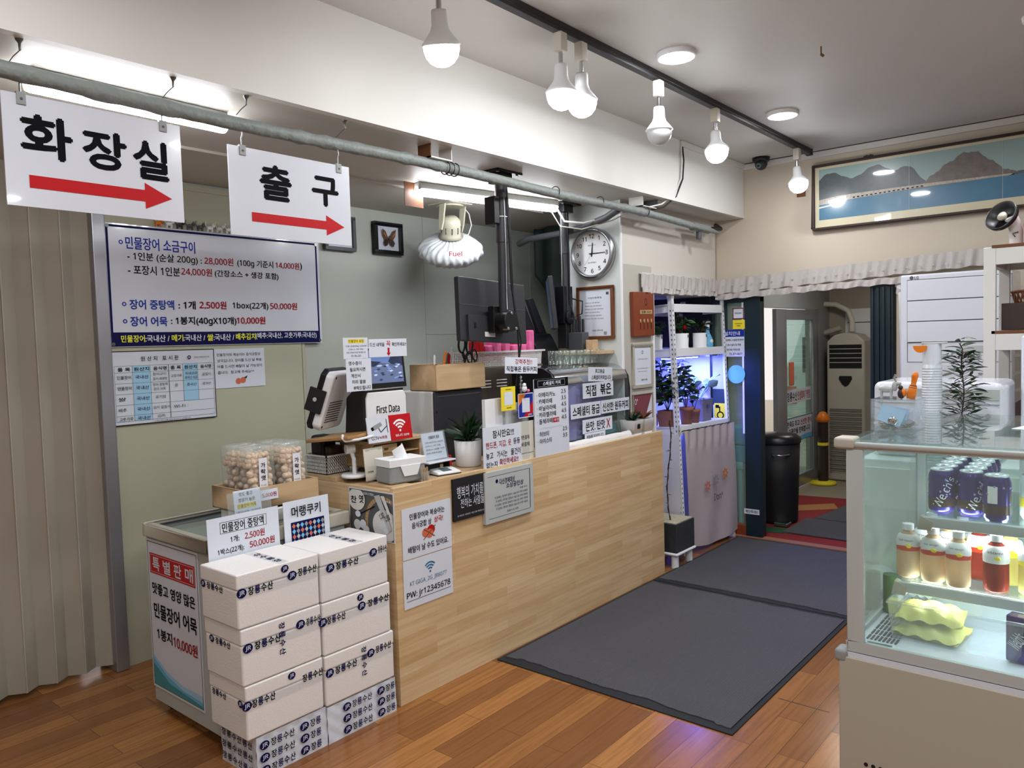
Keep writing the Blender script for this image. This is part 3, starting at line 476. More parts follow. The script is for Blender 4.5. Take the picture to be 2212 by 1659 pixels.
# origin chart
rows = ['민물장어', '댄물장어', '쌀', '배추', '고춧가루']; els = []; grid = []
for i, v in enumerate((.2, .29, .435, .58, .725, .87, .995)): grid.append(('l', [(.03, v), (.98, v)], .0012, 'dgrey')) if i < 6 else None
for u in (.03, .19, .355, .53, .67, .82, .98): grid.append(('l', [(u, .2), (u, .945 if u < .6 or u > .9 else .725)], .0012 if u != .53 else .003, 'dgrey'))
grid.append(('l', [(.03, .945), (.98, .945)], .0012, 'dgrey'))
for u0, u1, s_ in ((.06, .17, '품 목'), (.205, .345, '원산지'), (.385, .51, '음식명'), (.55, .65, '품 목'), (.685, .81, '원산지'), (.85, .96, '음식명')): els.append(('t', s_, u0, .222, u1, .272, 'ink'))
for s_, v in zip(rows, (.33, .475, .62, .765, .888)): els.append(('t', s_, .05, v, .175 if len(s_) > 2 else .12, v+.05, 'ink', .005)); els.append(('t', '국내산', .215, v, .335, v+.05, 'navyink', .005))
for s_, u0, u1, v in (('장어구이', .375, .5, .305), ('장어 매운탕', .375, .51, .37), ('장어 중탕액', .37, .51, .45), ('장어 어묵', .375, .49, .51), ('공기밥', .39, .49, .62), ('김치 겉절이', .365, .52, .765), ('김치', .4, .47, .885), ('고춧가루', .545, .655, .34), ('콩', .58, .61, .475), ('국내산과', .685, .81, .315), ('중국산 섞음', .685, .81, .375), ('중국산', .7, .8, .475), ('겉절이', .86, .95, .34), ('콩자반', .86, .95, .475), ('Wi-Fi :', .56, .7, .77)): els.append(('t', s_, u0, v, u1, v+.042, 'ink', .0))
sign('origin_chart', 'black-edged chart board with pale blue columns under the price board', 'sign', (-3.862, 1.593, 1.195), .535, .365, {'border': [('b', 0, 0, 1, 1, .004, 'ink')], 'blue_column': [('r', .19, .2, .355, .945, 'paleblue'), ('r', .67, .2, .82, .725, 'paleblue')], 'grid': grid, 'lettering': els + [('t', '원 산 지   표 시 판', .27, .075, .63, .14, 'ink', .01), ('t', '국립농산물품질관리원', .78, .1, .94, .12, 'ink', 0), ('t', '* 고객이 원산지를 알면 원산지가 시작됩니다', .35, .96, .72, .982, 'ink', 0)], 'logo': [('o', .735, .11, .018, .008, 'navyink')]}, th=.005)
sign('peach_warning', 'white paper note with small peach picture right of the chart board', 'note', (-3.868, 2.126, 1.345), .308, .213, {'lettering': [('t', '민물장어와 복숭아는 음식궁합상', .07, .11, .92, .19, 'ink', .005), ('t', '상극입니다. 장어를 드신 날 복숭', .07, .26, .94, .34, 'ink', .005), ('t', '아를 드시면 배탈이 날 가능성이', .07, .41, .94, .49, 'ink', .005), ('t', '큽니다.  참고해 주세요^^', .07, .56, .78, .64, 'ink', .005)], 'picture': [('c', .46, .84, .055, 'peach', 1), ('c', .55, .82, .055, 'peach', 1), ('p', [(.56, .76), (.64, .7), (.62, .78)], 'leafdark')]}, th=.0015)
# row of toy figures on the top edge of the price board
for i in range(12):
    y = 1.86+i*.055; cm = ('orange', 'white', 'charcoal', 'dgrey', 'dgrey', 'white', 'offwhite', 'white', 'charcoal', 'offwhite', 'white', 'black')[i]; rnd = random.Random(i)
    nm = ('orange', 'white', 'dark', 'grey', 'grey striped', 'white', 'cream', 'white standing', 'dark standing', 'pale standing', 'white leaping', 'black')[i]; pos = ('first', 'second', 'third', 'fourth', 'fifth', 'sixth', 'seventh', 'eighth', 'ninth', 'tenth', 'eleventh', 'twelfth')[i]
    t = thing('cat_figurine', f'tiny {nm} toy cat on top of the price board, {pos} from the left', 'figurine', (-3.852, y, 2.18), 0, 'toy cats on the price board'); b = MB()
    b.ball((0, 0, .02), (.009, .018, .010), cm, 10, 6); b.ball((0, .02, .032), .0095, cm, 10, 6); [b.cyl((sx, sy, 0), (sx, sy, .018), .003, m=cm, n=6) for sx in (-.005, .005) for sy in (-.012, .012)]
    for s2 in (-1, 1): b.cyl((s2*.005, .021, .038), (s2*.006, .021, .048), .003, .0005, 6, cm)
    b.build('body', t); b = MB(); b.tube([(0, -.016, .024), (0, -.024, .034), (0, -.02, .048+.01*rnd.random())], .0022, 6, cm); b.build('tail', t)
framed('picture_frame', 'dark framed picture half hidden behind the second hanging sign', 'frame', (-3.885, 2.88, 2.145), .235, .215, .022, .03, 'dgrey', 'paper', {'picture': [('r', .15, .15, .85, .85, 'paper')]})
bf = framed('butterfly_frame', 'black box frame with a brown butterfly on the grey wall', 'frame', (-3.885, 3.265, 2.147), .24, .208, .026, .035, 'black', 'paper', {'lettering': [('t', 'Papilio machaon', .33, .84, .62, .87, 'ink', 0)]})
b = MB()
for s2 in (-1, 1):
    b.add([(.12+s2*p[0], -.028-p[2], p[1]) for p in ((.002, .10, 0), (.03, .15, .004), (.058, .165, .006), (.052, .12, .005), (.035, .095, .003))], [(0, 1, 2, 3, 4)], 'brown')
    b.add([(.12+s2*p[0], -.028-p[2], p[1]) for p in ((.002, .10, 0), (.035, .095, .003), (.048, .075, .005), (.035, .05, .005), (.012, .06, .002))], [(0, 1, 2, 3, 4)], 'darkbrown')
    for k in range(3): b.add([(.12+s2*(.03+k*.007), -.036, .125+k*.008), (.12+s2*(.034+k*.007), -.036, .126+k*.008), (.12+s2*(.03+k*.007), -.036, .105+k*.008)], [(0, 1, 2)], 'meringue')
b.ball((.12, -.03, .095), (.004, .004, .028), 'darkbrown', 8, 6); b.build('butterfly', bf)
# ceiling fan in its cloth cover
fn_ = thing('wall_fan', 'ceiling fan wrapped in a crinkled white cloth cover behind the counter', 'fan', (-3.42, 3.52, 2.43))
b = MB(); b.box((-.1, -.1, -.008), (.1, .1, 0), 'fanbody'); b.cyl((0, 0, -.02), (0, 0, -.008), .085, m='fanbody', n=28); b.build('ceiling_plate', fn_, bevel=.003)
for sg in (-1, 1):
    b = MB(); b.prism([(.0, sg*.085, -.01), (.05, sg*.085, -.01), (.03, sg*.085, -.12), (.012, sg*.085, -.17), (-.012, sg*.085, -.17), (-.01, sg*.085, -.1)], (0, sg*.012, 0), 'fanbody'); b.build('yoke_arm', fn_, bevel=.003)
T = Matrix.Translation((0, 0, -.15)) @ Euler((math.radians(20), math.radians(24), 0)).to_matrix().to_4x4()
b = MB(); b.lathe([(0, .075), (.04, .072), (.06, .05), (.066, .0), (.062, -.04), (.08, -.055), (.0, -.06)], n=28, m='fanbody', T=T)
for k in range(10): a = k*2*PI/10; b.box((.064*math.cos(a)-.002, .064*math.sin(a)-.002, -.02), (.064*math.cos(a)+.004, .064*math.sin(a)+.004, .02), 'dgrey', T)
b.build('motor', fn_)
b = MB()
def fc(u, v):
    a = 2*PI*u; r0 = .205*math.sin(PI*min(v*1.02, 1)) ** .45 if 0 < v < 1 else (0.06 if v == 0 else .0); z0 = -.06-.18*v; rip = .006*math.sin(a*17+v*5)*math.sin(PI*v)+.004*math.sin(a*29-v*9)
    r_ = max(.06*(1-v), r0)+rip; return T @ Vector((r_*math.cos(a), r_*math.sin(a), z0+.004*math.sin(a*23+v*11)))
b.grid(fc, 160, 22, 'fancover'); b.build('cloth_cover', fn_)
b = MB(); put_text(b, 'Fuel', -.04, -.015, .04, .015, 'redink'); b.build('lettering', fn_, matrix=Matrix.Translation((.16, -.13, -.335)) @ Euler((0, 0, math.radians(60))).to_matrix().to_4x4())
b = MB(); b.tube([(.02, .1, -.01), (.03, .14, -.05), (.03, .16, -.12), (.02, .14, -.18), (.0, .09, -.2)], .004, 6, 'offwhite'); b.build('wire', fn_)
# dark green tarp in the kitchen passage
tp = MB(); tp.grid(lambda u, v: (-3.72+.52*u, 4.75+.03*math.sin(u*14), 2.42-(.36+.22*math.sin(PI*min(u*1.1, 1)))*v), 40, 10, 'tarp'); tag(tp.build('green_tarp', solid=.004), 'dark green cloth sagging under the low ceiling left of the clock', 'tarp')
# ---- black monitor poles
def pole(name, label, x, y, zb, ztop=2.43):
    t = thing(name, label, 'mount', (x, y, 0), 0, 'black ceiling poles'); b = MB(); b.box((-.07, -.1, ztop-.012), (.07, .1, ztop), 'black'); b.box((-.04, -.05, ztop-.06), (.04, .05, ztop-.012), 'black')
    for sx in (-.05, .05):
        for sy in (-.075, .075): b.cyl((sx, sy, ztop-.016), (sx, sy, ztop-.012), .008, m='steel', n=8)
    b.build('ceiling_plate', t, bevel=.004); b = MB(); b.cyl((0, 0, zb), (0, 0, ztop-.05), .026, m='charcoal', n=24); b.cyl((0, 0, zb+.45), (0, 0, ztop-.05), .031, m='charcoal', n=24); b.build('pole', t); return t
p1 = pole('monitor_pole', 'thick black pole from the ceiling plate down to the monitor seen from behind', -2.615, 3.07, 1.62)
b = MB(); b.box((-.05, -.075, 2.16), (.02, -.035, 2.30), 'black'); b.build('power_box', p1, bevel=.004)
b = MB(); b.tube([(.028, .01, 2.36), (.034, .02, 2.1), (.03, .03, 1.85), (.05, .05, 1.6), (.05, .055, 1.35), (.04, .06, 1.2)], .005, 6, 'black'); b.tube([(.02, .025, 2.36), (.03, .03, 2.2), (.032, .04, 1.8), (.045, .08, 1.55), (.03, .04, 1.3)], .004, 6, 'black'); b.tube([(.03, -.01, 2.3), (.035, -.012, 2.0), (.03, -.01, 1.8), (.04, -.02, 1.72)], .003, 6, 'steel'); b.tube([(.032*math.cos(a), .032*math.sin(a), 2.2) for a in [2*PI*k/12 for k in range(12)]], .003, 6, 'white', closed=True); b.build('cable', p1)
b = MB(); b.cyl((-.03, 0, 1.66), (.05, 0, 1.66), .055, m='black', n=24); b.box((-.06, -.06, 1.60), (-.02, .06, 1.74), 'black'); [b.cyl((.02, sy, sz), (.055, sy, sz), .009, m='steel', n=10) for sy, sz in ((-.03, 1.62), (.035, 1.62), (.0, 1.70))]; b.build('swivel', p1, bevel=.003)
mn = thing('monitor', 'black monitor seen from behind, hanging at the thick black pole', 'monitor', (-2.715, 3.09, 1.715)); mn.rotation_euler = (math.radians(-3), math.radians(-4), 0)
b = MB(); b.box((-.02, -.265, -.165), (.015, .265, .165), 'charcoal'); b.build('casing', mn, bevel=.006); b = MB(); b.box((.015, -.265, .02), (.017, .265, .023), 'dgrey'); b.box((.015, -.22, -.165), (.03, .22, -.03), 'charcoal'); b.build('back_cover', mn, bevel=.004)
b = MB(); b.box((.0165, -.1, -.14), (.031, -.02, -.115), 'offwhite'); b.box((.0165, -.18, -.1), (.0315, -.165, -.07), 'black'); b.build('sticker', mn); MB().box((-.022, -.255, -.155), (-.02, .255, .155), 'screen').build('screen', mn)
p2 = pole('monitor_pole', 'slimmer black pole in front of the clock carrying the edge-on monitor', -2.93, 4.06, 1.66)
b = MB(); b.tube([(.03, -.01, 2.38), (.034, 0, 2.1), (.03, .0, 1.8), (.05, .02, 1.7), (.09, .05, 1.72), (.09, .06, 1.80), (.03, .03, 1.82)], .005, 6, 'black'); b.tube([(.0, -.03, 2.4), (0, -.034, 2.0), (-.01, -.03, 1.8)], .005, 6, 'steel'); b.build('cable', p2)
b = MB(); b.box((-.05, -.05, 1.66), (.02, .05, 1.9), 'black'); b.cyl((-.02, 0, 1.7), (.04, .0, 1.7), .045, m='black'); b.box((-.05, -.03, 1.5), (.02, .03, 1.66), 'matblack'); b.build('swivel', p2, bevel=.004)
mn = thing('monitor', 'black monitor seen edge-on beside the clock', 'monitor', (-2.995, 4.0, 1.79)); mn.rotation_euler = (0, math.radians(-5), math.radians(39)); b = MB(); b.box((-.018, -.2, -.165), (.012, .2, .165), 'charcoal'); b.build('casing', mn, bevel=.005); MB().box((-.02, -.19, -.155), (-.018, .19, .155), 'screen').build('screen', mn)
# clock
ck = thing('wall_clock', 'round silver-rimmed clock with black numerals on the white pillar', 'clock', (-2.807, 4.22, 2.108)); R = .165
b = MB(); T = Euler((PI/2, 0, 0)).to_matrix().to_4x4(); b.lathe([(R, 0), (R, .035), (R-.008, .045), (R-.02, .045), (R-.026, .03)], n=64, m='steel', T=T); b.build('rim', ck); b = MB(); b.lathe([(R-.02, .028), (0, .028)], n=64, m='white', T=T); b.build('dial', ck)
b = MB()
for k in range(12):
    a = PI/2-k*PI/6; x, z = .112*math.cos(a), .112*math.sin(a); put_num(b, str(12 if k == 0 else k), x, z, .027, 'ink', -.0292, .02)
put_text(b, 'QUARTZ', -.03, .05, .03, .057, 'ink', -.0292, 0); put_text(b, 'MG 새마을금고', -.032, -.062, .032, -.052, 'ink', -.0292, 0); b.build('numerals', ck)
def hand(a, L, wd, nm, off):
    a = math.radians(90-a); d = Vector((math.cos(a), 0, math.sin(a))); n_ = Vector((-d.z, 0, d.x)); y = Vector((0, -off, 0)); b = MB(); b.add([y-d*.02-n_*wd, y-d*.02+n_*wd, y+d*L+n_*wd*.6, y+d*L-n_*wd*.6], [(0, 1, 2, 3)], 'ink'); b.build(nm, ck)
hand(6, .07, .004, 'hour_hand', .032); hand(90, .105, .003, 'minute_hand', .033); hand(218, .09, .001, 'second_hand', .034)
framed('certificate_frame', 'wooden framed pale certificate under the clock', 'frame', (-2.945, 4.218, 1.553), .285, .345, .02, .02, 'brown', 'paper', {'lettering': [('t', '사업자등록증', .3, .2, .68, .235, 'ink', 0)] + [('t', '등록번호 상호 성명 개업연월일', .22, .3+.06*k, .62+.05*(k % 3), .32+.06*k, 'dgrey', 0) for k in range(6)] + [('t', '국세청 세무서장', .4, .82, .7, .85, 'ink', 0)], 'seal': [('r', .8, .12, .87, .17, 'dgrey'), ('r', .72, .86, .8, .92, 'grey')]}, rz=0)
# signs on the pillar side
kb = thing('wooden_plaque', 'reddish wooden plaque with four small metal spoons on the pillar side', 'plaque', (-2.61, 4.325, 1.562)); kb.rotation_euler = (0, math.radians(-1), math.radians(90)); MB().box((0, -.03, 0), (.262, 0, .29), 'redwood').build('board', kb, bevel=.004)
b = MB(); b.box((.075, -.033, .145), (.23, -.03, .172), 'biscuit'); b.build('name_strip', kb); b = MB(); put_text(b, '장룡 수산', .09, .15, .21, .167, 'ink', -.0345, 0); put_text(b, '○', .14, .2, .17, .25, 'darkbrown', -.0312, 0); b.build('lettering', kb)
for k in range(4): b = MB(); x = .075+k*.047; b.ball((x, -.033, .10), (.009, .003, .014), 'biscuit', 12, 6); b.cyl((x, -.032, .088), (x, -.032, .045), .002, m='darkbrown', n=6); b.build('spoon', kb)
framed('licence_frame', 'pale grey framed white licence with a small round crest on the pillar side', 'frame', (-2.61, 4.33, 1.222), .26, .295, .022, .012, 'beige', 'paper', {'crest': [('o', .5, .2, .045, .015, 'dgrey')], 'lettering': [('t', 'CERTIFICATE OF ORIGIN', .27, .34, .75, .365, 'dgrey', 0), ('t', '위 업소는 신선한 원두를 사용합니다', .22, .55, .78, .575, 'dgrey', 0), ('t', '고객과의 약속을 지키겠습니다', .25, .62, .72, .64, 'dgrey', 0), ('t', '장룡수산 대표', .42, .8, .72, .84, 'ink', .01)]})
framed('purple_poster', 'dull purple picture board with a white triangle, lowest on the pillar side', 'poster', (-2.61, 4.33, .955), .26, .23, .006, .008, 'beige', 'maroon', {'picture': [('p', [(.95, .03), (.95, .97), (.6, .97), (.55, .8)], 'paper')], 'lettering': [('t', 'O°', .08, .14, .24, .3, 'paper')]})
# ================================================================ FLOOR MATS
def ragged_mat(label, x0, x1, y0, y1, seed, ragfar=False):
    t = thing('door_mat', label, 'floor mat', (x0, y0, 0), 0, 'grey ribbed mats along the counter'); w, h = x1-x0, y1-y0; r = random.Random(seed)
    MB().box((0, 0, .001), (w, h, .006), 'mat_rubber').build('rubber_backing', t, bevel=.002)
    b = MB(); n = 60; lo = []; hi = []
    k = 0
    for i in range(n+1):
        k += (r.random()-.5)*.010; k *= .93; lo.append(.04+k+(.012 if .05 < i/n < .95 else 0)); hi.append(h-.03-(abs(k)*1.3 if ragfar else .0))
    for i in range(n):
        x_, x2 = .022+(w-.044)*i/n, .022+(w-.044)*(i+1)/n
        b.add([(x_, lo[i], .006), (x2, lo[i+1], .006), (x2, lo[i+1], .0105), (x_, lo[i], .0105), (x_, hi[i], .0105), (x2, hi[i+1], .0105), (x_, hi[i], .006), (x2, hi[i+1], .006)], [(0, 1, 2, 3), (3, 2, 5, 4), (4, 5, 7, 6)], 'carpet')
    b.build('carpet', t)
ragged_mat('large dark grey ribbed mat with a frayed front edge beside the counter', -2.445, -1.235, 2.74, 4.255, 5, True)
ragged_mat('dark grey ribbed mat in front of the entrance door, farther of the two', -2.445, -1.225, 4.265, 5.57, 9)
# ================================================================ COUNTER
ct = thing('service_counter', 'long light wooden service counter running along the room', 'counter', (-2.46, 2.13, 0))
MB().box((-.022, 0, 0), (0, 2.32, .945), 'counter_wood').build('front_panel', ct, bevel=.0015); MB().box((-.62, 0, 0), (-.023, .02, .935), 'counter_wood').build('end_panel', ct, bevel=.0015)
b = MB(); b.box((-.62, .021, .915), (-.023, 2.082, .935), 'lightwood'); b.box((-.148, 2.082, .915), (-.023, 2.3, .935), 'lightwood'); b.build('countertop', ct)
MB().box((-.148, 2.28, 0), (-.023, 2.3, .914), 'lightwood').build('side_panel', ct)
MB().box((-.64, 0, .936), (-.39, .28, .958), 'lightwood').build('ledge', ct, bevel=.001)
MB().box((-.21, .03, .935), (-.03, .14, .942), 'lightwood').build('packing_strip', ct)
MB().box((-.38, .12, .9355), (-.16, .44, .985), 'matblack').build('cash_drawer', ct, bevel=.002)
CY = -2.459
# posters on the end face and the front
def facey(name, label, cat, x0, y, z0, w, h, parts, m='paper', th=.002): return sign(name, label, cat, (x0, y, z0), w, h, parts, rz=0, th=th, m=m)
els = [('r', .02, .02, .98, .98, 'photo_grey')]
def clipc(cu, cv, r, asp, m):
    pts = []
    for k in range(40):
        a = 2*PI*k/40; pts.append((min(.975, max(.025, cu+r*math.cos(a))), min(.975, max(.025, cv-r*asp*math.sin(a)))))
    return ('p', pts, m)
els += [clipc(.78, .66, .42, 1.35, 'biscuit'), clipc(.78, .66, .36, 1.35, 'dgrey'), clipc(.8, .68, .27, 1.2, 'offwhite')]
for k in range(14): a = k*2.4; els.append(clipc(.78+.02*k % .17-.05, .62+.012*k, .06, 1, 'paper' if k % 2 else 'offwhite'))
els += [('l', [(min(.97, .78+.365*math.cos(a)), .66-.365*1.35*math.sin(a)), (min(.97, .78+.415*math.cos(a)), .66-.415*1.35*math.sin(a))], .002, 'brown') for a in [PI*.28+k*PI/24 for k in range(26)] if .66-.415*1.35*math.sin(a) < .97]
els += [clipc(.2, .22, .19, 1.2, 'offwhite'), clipc(.22, .52, .06, 1.1, 'paper'), ('p', [(.27, .5), (.6, .3), (.61, .32), (.28, .52)], 'ink'), clipc(.2, .74, .08, 1.3, 'offwhite'), clipc(.33, .72, .07, 1.4, 'paper'), clipc(.4, .82, .07, 1.2, 'offwhite')]
els += [('p', [(.6, .1), (.72, .06), (.96, .72), (.9, .78)], 'lgrey'), ('p', [(.74, .08), (.82, .07), (.975, .5), (.97, .6)], 'offwhite')]
facey('food_poster', 'square grey food poster with a white candy plate on the counter end', 'poster', -2.755, 2.127, .71, .30, .215, {'picture': els, 'lettering': [('t', '찬', .07, .16, .2, .3, 'ink', .03), ('t', '엿', .26, .12, .36, .28, 'ink', .03), ('t', '건강하고 맛있는', .36, .05, .6, .1, 'paper', .02), ('t', '가마엿', .8, .15, .96, .2, 'paper', .02), ('t', '찬엿', .72, .4, .8, .55, 'ink', .02, -60), ('t', '찬엿', .84, .42, .92, .58, 'ink', .02, -60)]})
def facex(name, label, cat, y0, z0, w, h, parts, m='paper', th=.002, x=CY, **k): return sign(name, label, cat, (x+th, y0, z0), w, h, parts, rz=90, th=th, m=m, **k)
pe = [('c', .46, .565, .075, 'peach', .9), ('c', .57, .53, .08, 'red', .9), ('c', .54, .6, .075, 'peach', .9), ('l', [(.42, .49), (.64, .68)], .004, 'brown'), ('l', [(.66, .46), (.41, .7)], .004, 'brown')]
facex('peach_sign', 'white sign with a crossed-out red peach, upper one on the counter front', 'sign', 2.170, .625, .298, .222, {'picture': pe, 'lettering': [('t', '민물장어와 복숭아는', .15, .12, .86, .24, 'ink', .02), ('t', '음식궁합 상', .19, .3, .58, .42, 'ink', .02), ('t', '상극!', .64, .29, .82, .41, 'red', .02), ('t', '배탈이 날 수도 있어요.', .10, .76, .92, .89, 'ink', .02)]})
def wifi(cu, cv, s, m, asp): return [('o', cu, cv, s*k, s*.16, m, 45, 135) for k in (1, .72, .44)] + [('c', cu, cv-.0, s*.12, m)]
facex('wifi_sign', 'white sign with a blue wireless symbol and password, lower one on the counter front', 'sign', 2.168, .410, .298, .21, {'symbol': wifi(.53, .36, .15, 'wifiblue', 1), 'lettering': [('t', 'KT GIGA_2G_JR8077', .12, .45, .87, .56, 'wifiblue', 0), ('t', 'PW: jr12345678', .05, .66, .94, .82, 'ink', .02)], 'underline': [('l', [(.05, .845), (.95, .845)], .002, 'ink')]})
facex('black_plaque', 'black plaque with white brush lettering on the counter front', 'plaque', 2.478, .735, .225, .195, {'lettering': [('t', '행복의 가치를', .1, .2, .9, .48, 'paper', .005), ('t', '전하는 사람들', .2, .5, .92, .72, 'paper', .005), ('t', '본 매장은 사회공헌 기업 인증 매장입니다', .1, .87, .93, .91, 'paper', 0)]}, m='matblack', th=.012)
facex('grey_plaque', 'bluish grey certificate plaque with dark blue lettering on the counter front', 'plaque', 2.684, .680, .372, .248, {'border': [('l', [(.06, .09), (.92, .09)], .0015, 'ink'), ('l', [(.92, .09), (.92, .9)], .004, 'ink'), ('l', [(.06, .91), (.92, .91)], .0015, 'ink')], 'crest': [('c', .235, .2, .025, 'navyink')], 'lettering': [('t', '다산경제대상', .29, .17, .6, .28, 'navyink', .02), ('t', '소상공인상', .42, .28, .78, .38, 'navyink', .02), ('t', '대표이사', .7, .42, .86, .46, 'navyink', 0)] + [('t', '귀 업체는 정직한 경영과 나눔으로 지역 사회에', .18+.02*(k % 2), .50+.075*k, .86, .545+.075*k, 'navyink', 0) for k in range(4)] + [('t', '장룡수산 귀하', .42, .82, .66, .86, 'navyink', 0)]}, m='lgrey', th=.02)
# ---- things on the counter, left cluster
Z = .958
bk_ = thing('plastic_basket', 'white perforated plastic basket holding two dark wallets on the counter ledge', 'basket', (-3.10, 2.145, Z))
b = MB(); W_, D_, H_ = .165, .13, .09
def lattice(mb, f, w, h, nu, nv, bar, m):
    """perforated wall; f maps (u, v, depth) to a point"""
    def q(u0, v0, u1, v1):
        vs = [f(u, v, d) for d in (0, .0025) for u, v in ((u0, v0), (u1, v0), (u1, v1), (u0, v1))]; mb.add(vs, [(0, 1, 2, 3), (7, 6, 5, 4), (0, 4, 5, 1), (1, 5, 6, 2), (2, 6, 7, 3), (3, 7, 4, 0)], m)
    for i in range(nu+1): u = i*(w-bar)/nu; q(u, 0, u+bar, h)
    for j in range(nv+1): v = j*(h-bar)/nv; q(0, v, w, v+bar)
lattice(b, lambda u, v, d: (u, d, v), W_, H_, 13, 5, .006, 'offwhite'); lattice(b, lambda u, v, d: (W_-d, u, v), D_, H_, 10, 5, .006, 'offwhite'); lattice(b, lambda u, v, d: (u, D_-d, v), W_, H_, 13, 5, .006, 'offwhite'); lattice(b, lambda u, v, d: (d, u, v), D_, H_, 10, 5, .006, 'offwhite')
b.box((0, 0, 0), (W_, D_, .004), 'offwhite'); b.box((-.004, -.004, H_-.008), (W_+.004, .002, H_), 'offwhite'); b.box((W_-.002, -.004, H_-.008), (W_+.004, D_, H_), 'offwhite'); b.build('body', bk_)
tag(MB().box((-3.085, 2.165, 1.0), (-2.99, 2.25, 1.135), 'matblack').build('wallet', bevel=.015), 'black folded pouch standing in the white basket', 'pouch'); tag(MB().box((-2.985, 2.17, .99), (-2.945, 2.25, 1.09), 'darkbrown').build('wallet', bevel=.014), 'dark brown leather pouch in the white basket', 'pouch')
ts = thing('tray_stand', 'small white round stand holding a flat wooden tray beside the basket', 'stand', (-2.79, 2.19, Z)); b = MB(); b.lathe([(0, 0), (.058, 0), (.06, .008), (.056, .014), (0, .012)], n=36, m='white'); b.build('base', ts); b = MB(); b.tube([(-.01, .01, .01), (-.012, .01, .08), (-.02, .0, .125)], .010, 10, 'white'); b.cyl((-.035, -.018, .125), (-.02, .02, .125), .022, m='white'); b.build('stem', ts)
b = MB(); T = Matrix.Translation((-.065, .0, .175)) @ Euler((math.radians(4), math.radians(-6), math.radians(6))).to_matrix().to_4x4()
b.prism([T @ Vector((x*.17, y*.09, 0)) for x, y in ((-.95, -1), (.7, -1), (.85, -.6), (.85, .6), (.7, 1), (-.95, 1), (-1.1, .7), (-1.1, -.7))], T.to_3x3() @ Vector((0, 0, .014)), 'wood_tray'); b.build('tray', ts, bevel=.003)
b = MB(); b.tube([T @ Vector(p) for p in ((.09, -.08, -.006), (.15, -.06, -.006), (.16, 0, -.006), (.15, .06, -.006), (.09, .08, -.006), (.08, .08, .02))], .006, 8, 'white'); b.tube([T @ Vector(p) for p in ((.09, -.08, -.006), (.085, -.09, .01), (.08, -.08, .022))], .006, 8, 'white'); b.build('clip_ring', ts)
wb = thing('wooden_organizer', 'light wooden drawer box under the payment terminal', 'box', (-2.98, 2.26, .986)); b = MB(); b.box((0, 0, 0), (.23, .015, .11), 'lightwood'); b.box((0, .3, 0), (.23, .315, .11), 'lightwood'); b.box((-.04, -.005, .11), (.245, .33, .125), 'lightwood'); b.box((0, 0, 0), (.23, .315, .012), 'lightwood'); b.box((0, 0, .055), (.225, .315, .06), 'lightwood'); b.box((0, 0, 0), (.01, .315, .11), 'lightwood'); b.build('body', wb, bevel=.001)
for z_ in (.014, .062): dd = MB().box((.2, .02, z_), (.228, .16, z_+.04), 'pine').build('drawer', wb, bevel=.002); MB().box((.228, .08, z_+.016), (.234, .1, z_+.024), 'brown').build('knob', dd)
# payment terminal
pt_ = thing('payment_terminal', 'white and black payment terminal with customer display on the wooden box', 'terminal', (-2.78, 2.25, 1.111))
b = MB(); b.prism([(0, 0, 0), (.0, .0, .245), (-.04, 0, .27), (-.13, 0, .2), (-.15, 0, 0)], (0, .25, 0), 'matblack'); b.build('body', pt_, bevel=.01)
fp = MB(); fp.prism([(.001, .012, 0), (.001, .245, 0), (.001, .25, .02), (.001, .25, .20), (.001, .235, .225), (.001, .02, .225), (.001, .008, .2), (.001, .008, .02)], (.012, 0, 0), 'white'); fp.build('front_panel', pt_, bevel=.004)
b = MB(); put_text(b, 'First Data', .065, .125, .205, .16, 'ink', -.0145, .02); b.build('lettering', pt_, matrix=Euler((0, 0, PI/2)).to_matrix().to_4x4())
dm = Matrix.Translation((.012, .005, .235)) @ Euler((0, math.radians(-6), math.radians(2))).to_matrix().to_4x4()
b = MB(); b.prism([dm @ Vector(p) for p in ((0, 0, 0), (0, .265, 0), (0, .265, .2), (0, 0, .2))], dm.to_3x3() @ Vector((-.03, 0, 0)), 'white'); b.build('display_shell', pt_, bevel=.008)
b = MB(); b.prism([dm @ Vector(p) for p in ((.001, .006, .006), (.001, .259, .006), (.001, .259, .195), (.001, .006, .195))], dm.to_3x3() @ Vector((.002, 0, 0)), 'black'); b.build('display_glass', part_of(pt_, 'display_shell'))
b = MB()
pic = lambda pts, m, o: b.add([dm @ Vector((.0036+o*.0002, .02+u*.225, .185-v*.155)) for u, v in pts], [tuple(range(len(pts)))], m)
mat('scr_sky', '#5a6f9c', .3, emit='#5a6f9c', es=.5); mat('scr_dark', '#232a3f', .3, emit='#232a3f', es=.5); mat('scr_lite', '#93a0bd', .3, emit='#93a0bd', es=.5); mat('scr_mid', '#4a5470', .3, emit='#4a5470', es=.5)
pic([(0, 0), (1, 0), (1, 1), (0, 1)], 'scr_mid', 0); pic([(0, 0), (1, 0), (1, .32), (.6, .42), (0, .3)], 'scr_sky', 1); pic([(.6, .36), (.75, .08), (1, 0), (1, .5), (.7, .45)], 'scr_dark', 2); pic([(0, .3), (.4, .36), (.2, .5), (0, .48)], 'scr_dark', 2)
rr = random.Random(4)
for k in range(26): u, v = .12+.8*rr.random(), .42+.52*rr.random(); pic([(u, v), (u+.07, v-.03), (u+.12, v), (u+.05, v+.035)], ('scr_lite', 'scr_dark', 'scr_sky')[k % 3], 3+k*.1)
b.build('display_picture', part_of(pt_, 'display_shell'))
